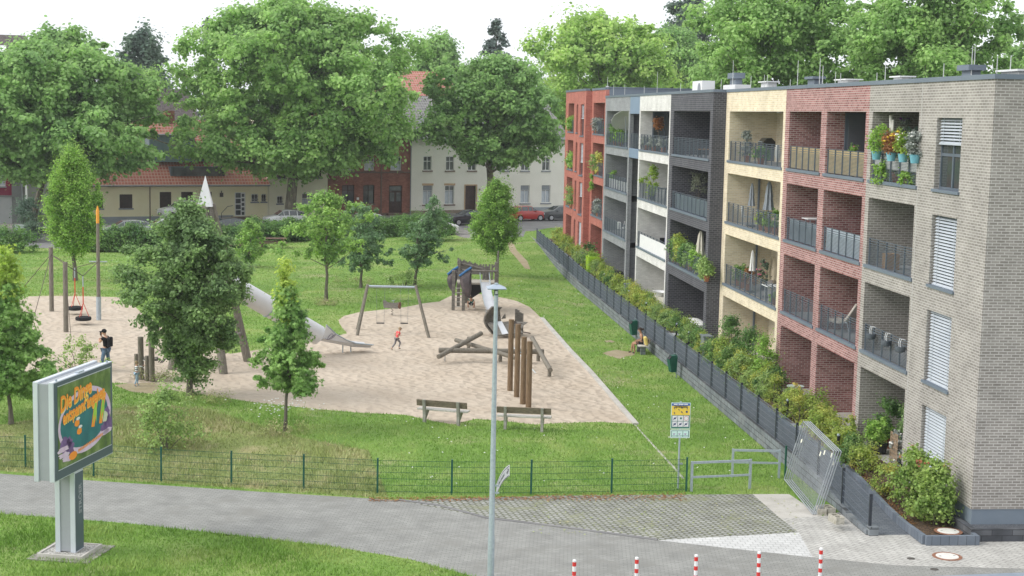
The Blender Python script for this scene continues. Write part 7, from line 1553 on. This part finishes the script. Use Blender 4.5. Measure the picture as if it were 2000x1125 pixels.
# yellow, second from below
parasol('slim folded white parasol on the lower yellow balcony',Q(1467,XN,.45,F1),1.0,.95,m_wcv,.11)
for i,px in enumerate((1441,1451,1461)): plant(['leafy balcony plant at the left end of the lower yellow balcony','leafy plant with red tones beside the white folded parasol, left of it','dark leafy plant right below the white folded parasol'][i],Q(px,XN,.5,F1),.8,.95,[l_shr,l_hedge,l_rus][i],m_terr,n=16)
t=thing('hanging_chair','oval cane hanging chair with grey cushions on the lower yellow balcony','chair',Q(1507,XN,.9,F1)); b=B()
for k in range(3):
    pts_=[(.05*k-.05+.28*math.sin(a*math.pi/9)*0,.5*math.cos(a*math.pi/9)*.9,1.1+.75*math.sin(a*math.pi/9)) for a in range(18)]; b.path(pts_+[pts_[0]],.018,5)
b.path([(.25,.0,1.85),(.35,0,1.2),(.25,0,.4)],.018,5); b.build('cane_frame',mat('pale cane',(.45,.38,.26),rough=.7),t); B().ball((0,-.05,.62),.3,12,.6,.9,1.2).build('cushion',mat('grey brown cushion',(.13,.11,.10),(.2,.18,.16),sc=6,rough=.95),t,smooth=True); B().lathe([(.42,0),(.42,.04),(.03,.06),(.03,.5)],n=16).build('stand',m_pgrey,t)
table('white table at the right end of the lower yellow balcony',Q(1505,XN,.35,F1),1.0,.6,.76,m_whitep); plant('pot plant below the white table on the lower yellow balcony',Q(1512,XN,.3,F1),.4,.5,l_shr,m_terr,n=12)
plant('dark flowering plant in front of the hanging chair',Q(1492,XN,1.3,F1),.6,1.35,l_dark,m_pgrey,fl=f_pink,n=16)
# purple red bay
for px0,px1,lb in ((1545,1603,'pale wooden slat screen fixed behind the rail of the left purple red top balcony'),(1618,1690,'pale wooden slat screen fixed behind the rail of the right purple red top balcony')): cover(lb,XN,px0,px1,F3+.04,F3+.9,mat('pale pine slats',(.66,.50,.27),(.76,.61,.36),sc=4,rough=.8),slats=1,dx=.115)
plant('pink flowering pot plant behind the right wooden screen',Q(1662,XN,.35,F3),.35,1.15,l_horn,m_pgrey,.14,.3,f_pink,n=10,nf=5)
cover('grey fabric screen on the left purple red balcony, second from the top',XN,1543,1596,F2_+.05,F2_+.88,mat('slate grey screen fabric',(.20,.24,.28),(.25,.29,.33),sc=2,rough=.8),dx=.115)
cover('shiny pale blue sheet behind the rail of the right purple red balcony',XN,1615,1680,F2_+.04,F2_+.9,mat('pale blue sheet',(.45,.52,.60),(.62,.67,.72),sc=4,rough=.5,stretch=(3,3,.5)),dx=.13)
table('white lamella table showing above the grey screen of the purple red balcony',Q(1586,XN,.8,F2_),.9,.7,1.0,m_whitep,m_galv)
b=B(); b.path([(0,-.75,.32),(0,-.3,.30),(0,.15,.42),(0,.45,.75),(0,.75,1.1)],.02,6)
t=thing('lounge_chair','beige cushioned lounge chair on the right purple red balcony, second from below','chair',Q(1655,XN,.9,F1),R(200)); 
b=B(); b.prism([(-.3,-.9,.34),(-.3,-.2,.30),(-.3,.25,.45),(-.3,.85,1.15),(-.3,.78,1.22),(-.3,.2,.58),(-.3,-.2,.42),(-.3,-.9,.46)],(.6,0,0)); b.build('cushion',mat('beige cushion',(.42,.38,.33),(.52,.48,.43),sc=5,rough=.95),t,bevel=.03); b=B()
for x in (-.28,.28): b.path([(x,-.85,.0),(x,-.8,.33),(x,.3,.42),(x,.5,.0)],.02,6)
b.build('frame',m_galv,t)
table('small round pale table on the ground floor patio of the purple red bay',Vector((XN-.1,58.2,.4)),.7,.7,.72,mat('pale green table top',(.45,.52,.48),rough=.5),m_galv,True); plant('straw coloured grass plant beside the small round patio table',Vector((XN-.25,57.2,.4)),.6,1.0,l_org,m_terr,n=14)
# grey bay: flower balcony
rg=random.Random(2)
for i,(px,zt_) in enumerate(((1712,.93),(1741,.93),(1764,.93),(1787,.93))):
    p=at_bal(px,XN,-.12,F3+zt_); lb=['turquoise bucket of feathery green hanging on the flower balcony rail, leftmost of four','turquoise bucket of russet and yellow leaves on the flower balcony rail, second of four','turquoise bucket with white and lime blossoms on the flower balcony rail, third of four','turquoise bucket of silvery foliage on the flower balcony rail, rightmost of four'][i]
    t=plant(lb,(p.x,p.y,F3+.72),[.9,.95,.9,1.0][i],[1.15,.8,.85,.95][i],[l_horn,l_rus,l_brt,l_sil][i],m_turq,.17,.27,[None,f_ylw,f_wht,f_wht][i],n=24,nf=18,name='flower_bucket',size=.09)
plant('dense bunch of orange and yellow flowers at the back of the flower balcony',Q(1768,XN,.7,F3),1.3,1.75,l_dark,m_terr,.2,.35,f_ylw,n=34,nf=22); plant('tall green stems with blue and orange blooms in the middle of the flower balcony',Q(1752,XN,.5,F3),.9,1.7,l_shr,m_terr,.2,.35,f_orn,n=26,nf=12)
plant('trailing green plant hanging low behind the flower balcony rail',Q(1722,XN,.05,F3),.8,.55,l_horn,None,fl=None,n=16); plant('small trailing plant at the foot of the flower balcony rail',Q(1772,XN,.05,F3),.8,.3,l_horn,None,n=8)
plant('tall violet flower head on a thin stem on the flower balcony',Q(1763,XN,1.0,F3),.25,2.1,l_sil,m_terr,.12,.3,mat('violet blossoms',(.18,.03,.28),rough=.7),n=9,nf=7,stemh=1.2)
c=Q(1737,XN,.35,F3); t=thing('cone_planter','brown cone shaped planter with white driftwood sticks and orange flowers on the flower balcony','planter',c); B().lathe([(.02,.9),(.17,1.45),(.19,1.46)],n=14).build('cone',mat('brown woven cone',(.16,.09,.06),(.24,.14,.1),sc=9,rough=.9),t,smooth=True); B().tube((0,0,0),(0,0,1.0),.02,n=6).build('stake',m_black,t)
b=B(); b.tube((0,.05,1.5),(-.02,.12,2.25),.05,.06,8).tube((0,-.06,1.5),(.02,-.03,2.1),.045,.05,8); b.build('driftwood_sticks',mat('bleached wood',(.6,.58,.55),(.75,.73,.7),sc=7,rough=.9),t); v,f=leaves(np.array([(0,rg.uniform(-.15,.15),1.5+rg.uniform(0,.3)) for _ in range(7)]),np.full(7,.09),18,.08,.9,6,.5,3,thick=.2); npmesh('foliage',v,f,l_rus,t)
cover('white cloth stretched behind the flower balcony rail',XN,1707,1793,F3+.42,F3+.86,m_wcv,name='white_cloth',dx=.13,cat='cloth')
c=Q(1780,XN,1.2,F3); t=singlet(B().add([(0,0,0),(0,.16,.14),(0,.2,.02),(0,-.16,.14),(0,-.2,.02),(0,-.1,-.12),(0,.1,-.12)],[(0,2,1),(0,3,4),(0,4,5),(0,6,2)]),'butterfly_ornament',mat('pale green ornament',(.3,.42,.36),rough=.6),'pale green butterfly ornament on the back wall of the flower balcony','ornament',Vector((XN+1.4,50.66,F3+1.75)),R(90)); md=t.modifiers.new('s','SOLIDIFY'); md.thickness=.01
q=B(); 
for i in range(6): q.box(-.22,.22,-.24,.24,i*.09,i*.09+.075)
q.box(-.2,.2,-.22,.22,.01,.52); singlet(q,'wooden_crate',mat('orange brown wood box',(.36,.20,.09),(.45,.27,.13),sc=5,rough=.8),'orange brown wooden box behind the rail of the empty grey balcony','crate',Q(1739,XN,.45,F2_))
for i,px in enumerate((1701,1731,1758)):
    p=at_bal(px,XN,-.13,F1+.7); t=thing('hanging_pot',['leftmost grey pot hooked on the lower grey balcony rail','middle grey pot hooked on the lower grey balcony rail','rightmost grey pot hooked on the lower grey balcony rail'][i],'pot',(p.x,p.y,F1+.55),0,'three grey pots hooked on the rail'); B().lathe([(.07,0),(.15,.03),(.17,.14),(.16,.2),(.13,.19)],n=16).build('pot',m_pgrey,t,smooth=True)
    for s in (-.07,.07): B().path([(.14,s,.42),(.0,s,.44),(-.03,s,.3),(0,s,.12)],.012,5).build('hook',m_whitep,t)
# ground floor patio of the grey bay
plant('large dark leafy shrub in a pot at the left of the grey bay patio',Vector((XN+.75,49.8,.4)),1.3,1.75,l_hedge,m_terr,.3,.45,n=44,d=.9); plant('feathery dark conifer in the grey bay patio',Vector((XN+.9,48.0,.4)),.8,1.85,l_maple,m_pgrey,.25,.4,n=40,d=.7)
plant('bright green bush in a large black woven basket on the grey bay patio',Vector((XN+.1,48.9,.4)),.95,1.15,l_horn,mat('black woven basket',(.03,.03,.03),(.06,.06,.06),sc=30,rough=.8),.34,.45,n=34,d=.8); plant('yellow green plant in a terracotta pot at the pillar of the grey bay patio',Vector((XN-.45,50.3,.45)),.6,.95,l_yg,m_terr,.18,.28,n=20)
plant('white flowering climber on the small trellis of the grey bay patio',Vector((XN+.05,46.75,.4)),.4,1.25,l_sil,m_pgrey,.15,.25,f_wht,n=16,nf=14)
q=B()
for i in range(6): q.box(0,.02,i*.12,i*.12+.03,0,1.25)
for i in range(9): q.box(.021,.035,0,.63,i*.15,i*.15+.03)
singlet(q,'trellis',mat('pale wood trellis',(.42,.30,.2),(.5,.38,.27),sc=6,rough=.8),'pale wooden trellis beside the white climber on the grey bay patio','trellis',(XN-.15,46.4,.42))
# charcoal bay
table('small orange topped table on the top charcoal balcony',Q(1372,XM,.5,F3),.5,.5,.45,mat('orange wood top',(.5,.26,.12),rough=.7),m_black)
p=Q(1362,XM,.7,F2_); plant('olive tree with a thin open crown on the charcoal balcony',p,1.4,2.05,l_oli,m_pgrey,.25,.5,n=40,stemh=.55,per=14,name='olive_tree',size=.09,d=1.0)
q=B(); q.box(-.2,.2,-2.2,1.3,0,.62); singlet(q,'long_planter',mat('pale stone planter',(.45,.45,.42),(.55,.55,.52),sc=5,rough=.9),'long pale planter behind the glass rail of the charcoal balcony','planter',Q(1365,XM,.55,F2_)); cover('frosted grey green glass screen on the charcoal balcony with the olive tree',XM,1320,1386,F2_+.05,F2_+.85,mat('frosted glass screen',(.17,.22,.25),(.21,.26,.29),sc=1,rough=.3),dx=.12)
for i,px in enumerate((1318,1328,1338,1349,1359,1372,1380)): plant(['dense variegated greenery at the left end of the lower charcoal balcony','pale yellow green shrub on the lower charcoal balcony','dark glossy shrub left of the cream parasol','fine leaved shrub left of the cream parasol, behind the white post','bushy plant below the cream parasol','low plant right of the cream parasol','leafy plant hanging over the rail at the right end of the lower charcoal balcony'][i],Q(px,XM,.3 if i!=6 else .0,F1),1.7,[1.4,1.55,1.2,1.3,1.0,.8,1.05][i],[l_hedge,l_yg,l_hedge,l_maple,l_horn,l_hedge,l_shr][i],m_terr,n=40,size=.13)
parasol('folded cream parasol rising from the plants of the lower charcoal balcony',Q(1366,XM,.45,F1),.85,1.35,m_crm,.22)
c=Vector((XM+.5,75.2,.4)); t=thing('pallet_bench','white painted pallet bench on the charcoal bay patio','bench',(XM+.2,77.3,.4))
for z in (0,.2): B().box(-.5,.5,-2.5,1.6,z+.14,z+.18).build('deck',m_whitep,t); b=B(); [b.box(-.5,.5,y-.08,y+.08,z+.0,z+.139) for y in (-2.4,-1.2,0,1.4)]; b.build('blocks',mat('pale pallet wood',(.55,.47,.36),(.65,.57,.46),sc=5,rough=.9),t)
b=B(); 
for z,w in ((.5,1.),(.72,.95)):
    for k in range(4): b.ball((0,-.9*w+k*.6*w,z),.34,10,.42,1.3,1.)
singlet(b,'cushion_pile',m_wcv,'pile of quilted white cushions on the pallet bench','cushions',(XM+.35,75.6,.5),smooth=True)
table('low white garden table in front of the quilted white cushions',Vector((XM-.35,74.3,.4)),.9,.5,.42,m_whitep); chair('small yellow stool beside the low white garden table',Vector((XM-.2,73.4,.4)),0,mat('yellow plastic',(.75,.6,.08),rough=.5))
# white bay
plant('small rust coloured ball tree on the top white balcony',Q(1284,XM,.6,F3),.95,1.9,l_rus,m_pgrey,.2,.4,n=22,stemh=.9,name='ball_tree',size=.1); 
for i,px in enumerate((1262,1278,1296)): plant(['dry silvery plant at the left of the top white balcony','dry silvery plant below the rust coloured ball tree','dry silvery plant at the right of the top white balcony'][i],Q(px,XM,.3,F3),1.4,.75,l_sil,m_terr,n=16)
plant('bright green climbing vine on the white balcony, second from the top',Q(1274,XM,.35,F2_),1.1,2.0,l_brt,m_pgrey,.2,.35,n=44,name='climbing_vine'); plant('yellow green tendrils left of the bright climbing vine',Q(1257,XM,.3,F2_),1.0,1.2,l_brt,None,n=7,stemh=.9); table('dark table on the white balcony right of the climbing vine',Q(1296,XM,.8,F2_),1.3,.7,.8,m_pgrey)
cover('plain white screen covering the rail of the lower white balcony',XM,1250,1304,F1+.02,F1+.82,m_whitep,dx=.04); chair('black chair behind the white screen of the lower white balcony',Q(1293,XM,.8,F1),R(180),m_black); q=B(); q.path([(0,0,1.6),(0,.05,1.1),(0,0,.6)],[.04,.1,.12],6); singlet(q,'hanging_laundry',mat('violet grey cloth',(.25,.25,.35),rough=.9),'violet grey garment hanging at the right of the lower white balcony','laundry',Q(1301,XM,.6,F1))
b=B(); n=20; vs_=[]
for r,z in ((1.,0),(.96,.35),(.9,.75),(.8,1.0),(.3,1.06)):
    for k in range(n): a=2*math.pi*k/n; q_=r*(1+(.07 if k%2 else -.05)*(1-z*.6)); vs_.append((.62*q_*math.cos(a),1.15*q_*math.sin(a),z))
b.add(vs_,[(i*n+k,i*n+(k+1)%n,(i+1)*n+(k+1)%n,(i+1)*n+k) for i in range(4) for k in range(n)]+[tuple(range(4*n,5*n))]); singlet(b,'covered_furniture',m_crm,'garden furniture under a draped pale grey tarpaulin on the white bay patio','covered furniture',Vector((XM+.3,85.2,.4)),smooth=True)
singlet(B().lathe([(.3,0),(.42,.22),(.44,.24),(.36,.22),(.25,.04)],n=18,sy=1.5),'wash_tub',m_whitep,'white oval tub standing on the draped tarpaulin','tub',Vector((XM+.3,85.2,1.465)),smooth=True)
plant('red flowering plant beside the draped tarpaulin',Vector((XM+.0,88.4,.4)),.8,.9,l_hedge,m_terr,.2,.3,f_red,n=16,nf=16)
# mid grey bay
for i,px in enumerate((1193,1202,1212)): plant(['dense dark bush at the left of the top mid grey balcony','dense bush in the middle of the top mid grey balcony','lighter bush below the white sunshade'][i],Q(px,XM,.4,F3),1.9,[1.3,1.35,1.0][i],[l_hedge,l_hedge,l_horn][i],m_terr,n=30,size=.115)
t=thing('sunshade','white tilted half open sunshade on the top mid grey balcony','parasol',Q(1222,XM,.5,F3)); b=B(); n=12; vs_=[(0,0,.35)]+[(.95*math.cos(2*math.pi*k/n),1.25*math.sin(2*math.pi*k/n),0) for k in range(n)]; b.T=Matrix.Translation((0,.4,1.75))@Matrix.Rotation(R(-35),4,'X'); b.add(vs_,[(0,1+k,1+(k+1)%n) for k in range(n)]); cc=b.build('canopy',m_wcv,t); md=cc.modifiers.new('s','SOLIDIFY'); md.thickness=.015; B().tube((0,0,0),(0,.35,1.95),.02,n=6).build('pole',m_galv,t)
cover('white boards behind the rail of the mid grey balcony, second from the top',XM,1190,1226,F2_+.05,F2_+.66,m_whitep,name='white_boards',dx=.16); plant('small green plant above the white boards',Q(1194,XM,.4,F2_),.8,1.1,l_horn,m_terr,n=10)
chair('pale chair on the lower mid grey balcony, left one',Q(1213,XM,.5,F1),R(120),m_unit); chair('pale chair with a cushion on the lower mid grey balcony, right one',Q(1220,XM,.9,F1),R(200),m_unit)
q=B()
for i in range(-3,9): 
    a0=Vector((0,i*.3,0)); a1=Vector((0,i*.3+1.9,1.9))
    for a,c_ in ((a0,a1),(Vector((0.02,i*.3,1.9)),Vector((0.02,i*.3+1.9,0)))):
        # clip to the frame
        def clip(a,c_):
            d=c_-a; t0,t1=0,1
            for lo,hi,ax in ((0,2.1,1),):
                if d[ax]!=0: u0,u1=sorted(((lo-a[ax])/d[ax],(hi-a[ax])/d[ax])); t0=max(t0,u0); t1=min(t1,u1)
            return (a+d*t0,a+d*t1) if t1>t0 else None
        r_=clip(a,c_)
        if r_: q.tube(r_[0],r_[1],.018,n=4)
q.box(-.03,.05,-.05,.0,0,1.95).box(-.03,.05,2.1,2.15,0,1.95).box(-.03,.05,-.05,2.15,1.9,1.96)
singlet(q,'lattice_trellis',mat('ochre lattice wood',(.42,.30,.10),(.5,.37,.15),sc=5,rough=.8),'ochre wooden lattice trellis on the mid grey bay patio','trellis',Vector((XM+.5,95.9,.42)))
table('white open shelf box on the mid grey bay patio',Vector((XM+.1,101.5,.4)),1.6,.6,.7,m_whitep); grill('furniture under a grey blue cover on the mid grey bay patio',Vector((XM-.0,97.8,.4)),True,1.0)
# red block
pass
R2=[.5,4.43,7.4,10.37]
plant('pale flowers on the top balcony of the red block, nearer column',Q(1167,XRB,.2,R2[3]),2.2,1.1,l_sil,m_terr,fl=f_wht,n=34,size=.115,nf=14); plant('pink and red flowers spilling over the rail of the red block, nearer column',Q(1160,XRB,-.02,R2[2]),1.8,1.4,l_shr,m_terr,fl=f_pink,n=30,size=.115,nf=26); plant('ochre grasses beside the pink flowers of the red block',Q(1170,XRB,.2,R2[2]),1.2,1.6,l_org,m_terr,n=16,size=.12)
plant('trailing vine below the pink flowers on the red wall',Vector((XRB-.08,110.3,R2[2]-1.1)),.8,1.1,l_horn,None,n=14,d=.2,size=.13)
plant('pale blooms on the lower balcony of the red block, nearer column',Q(1168,XRB,.15,R2[1]),2.0,1.15,l_sil,m_terr,fl=f_wht,n=34,size=.115,nf=20); plant('leafy green plants on the ground floor patio of the red block',Vector((XRB-.4,108.,.5)),2.2,1.9,l_hedge,m_terr,n=30,size=.16,d=.9)
t=thing('lime_planter','tall lime green planter with bright leaves in front of the red block','planter',Vector((XRB-.6,105.3,.45))); b=B(); b.prism([(-.35,-.6,0),(.35,-.6,0),(.42,-.7,1.35),(-.42,-.7,1.35)],(0,1.3,0)); b.build('box',mat('lime green plastic',(.38,.62,.02),(.44,.68,.04),sc=3,rough=.5),t); v,f=leaves(np.array([(random.uniform(-.3,.3),random.uniform(-.6,.6),1.5) for _ in range(12)]),np.full(12,.25),30,.14,.8,6,.5,7); npmesh('foliage',v,f,l_brt,t)
for i,(z,fm) in enumerate(((R2[3],f_wht),(R2[2],f_wht),(R2[1],f_red))): plant(['pale plants on the top balcony of the red block, farther column','white flowers on the middle balcony of the red block, farther column','glowing red flowers over the rail of the red block, farther column'][i],Q(1115,XRA,.1 if i<2 else -.05,z),2.6,1.25 if i<2 else 1.6,l_horn if i<2 else l_shr,m_terr,fl=fm,n=30,size=.115,nf=22)
q=B()
for i in range(4): q.box(0,.03,i*.4,i*.4+.05,0,2.4)
for i in range(8): q.box(0,.03,0,1.25,i*.33,i*.33+.05)
singlet(q,'wooden_trellis',mat('ochre lattice wood',(.42,.30,.10)),'ochre wooden ladder trellis at the far ground floor patio of the red block','trellis',Vector((XRA+.3,119.,.5)))
# ---------------------------------------------------------------- faint haze over the distance
hm,nt,p=newmat('haze air'); nt.nodes.remove(p); pv=N(nt,'ShaderNodeVolumePrincipled'); pv.inputs['Density'].default_value=.00028; pv.inputs['Color'].default_value=(.93,.96,1,1); pv.inputs['Anisotropy'].default_value=.2
nt.links.new(pv.outputs[0],nt.nodes['Material Output'].inputs['Volume'])
tag(B().box(-3050,3050,-1550,4050,-1.5,40).build('haze',hm),'thin pale haze over the distance','haze',kind='stuff')
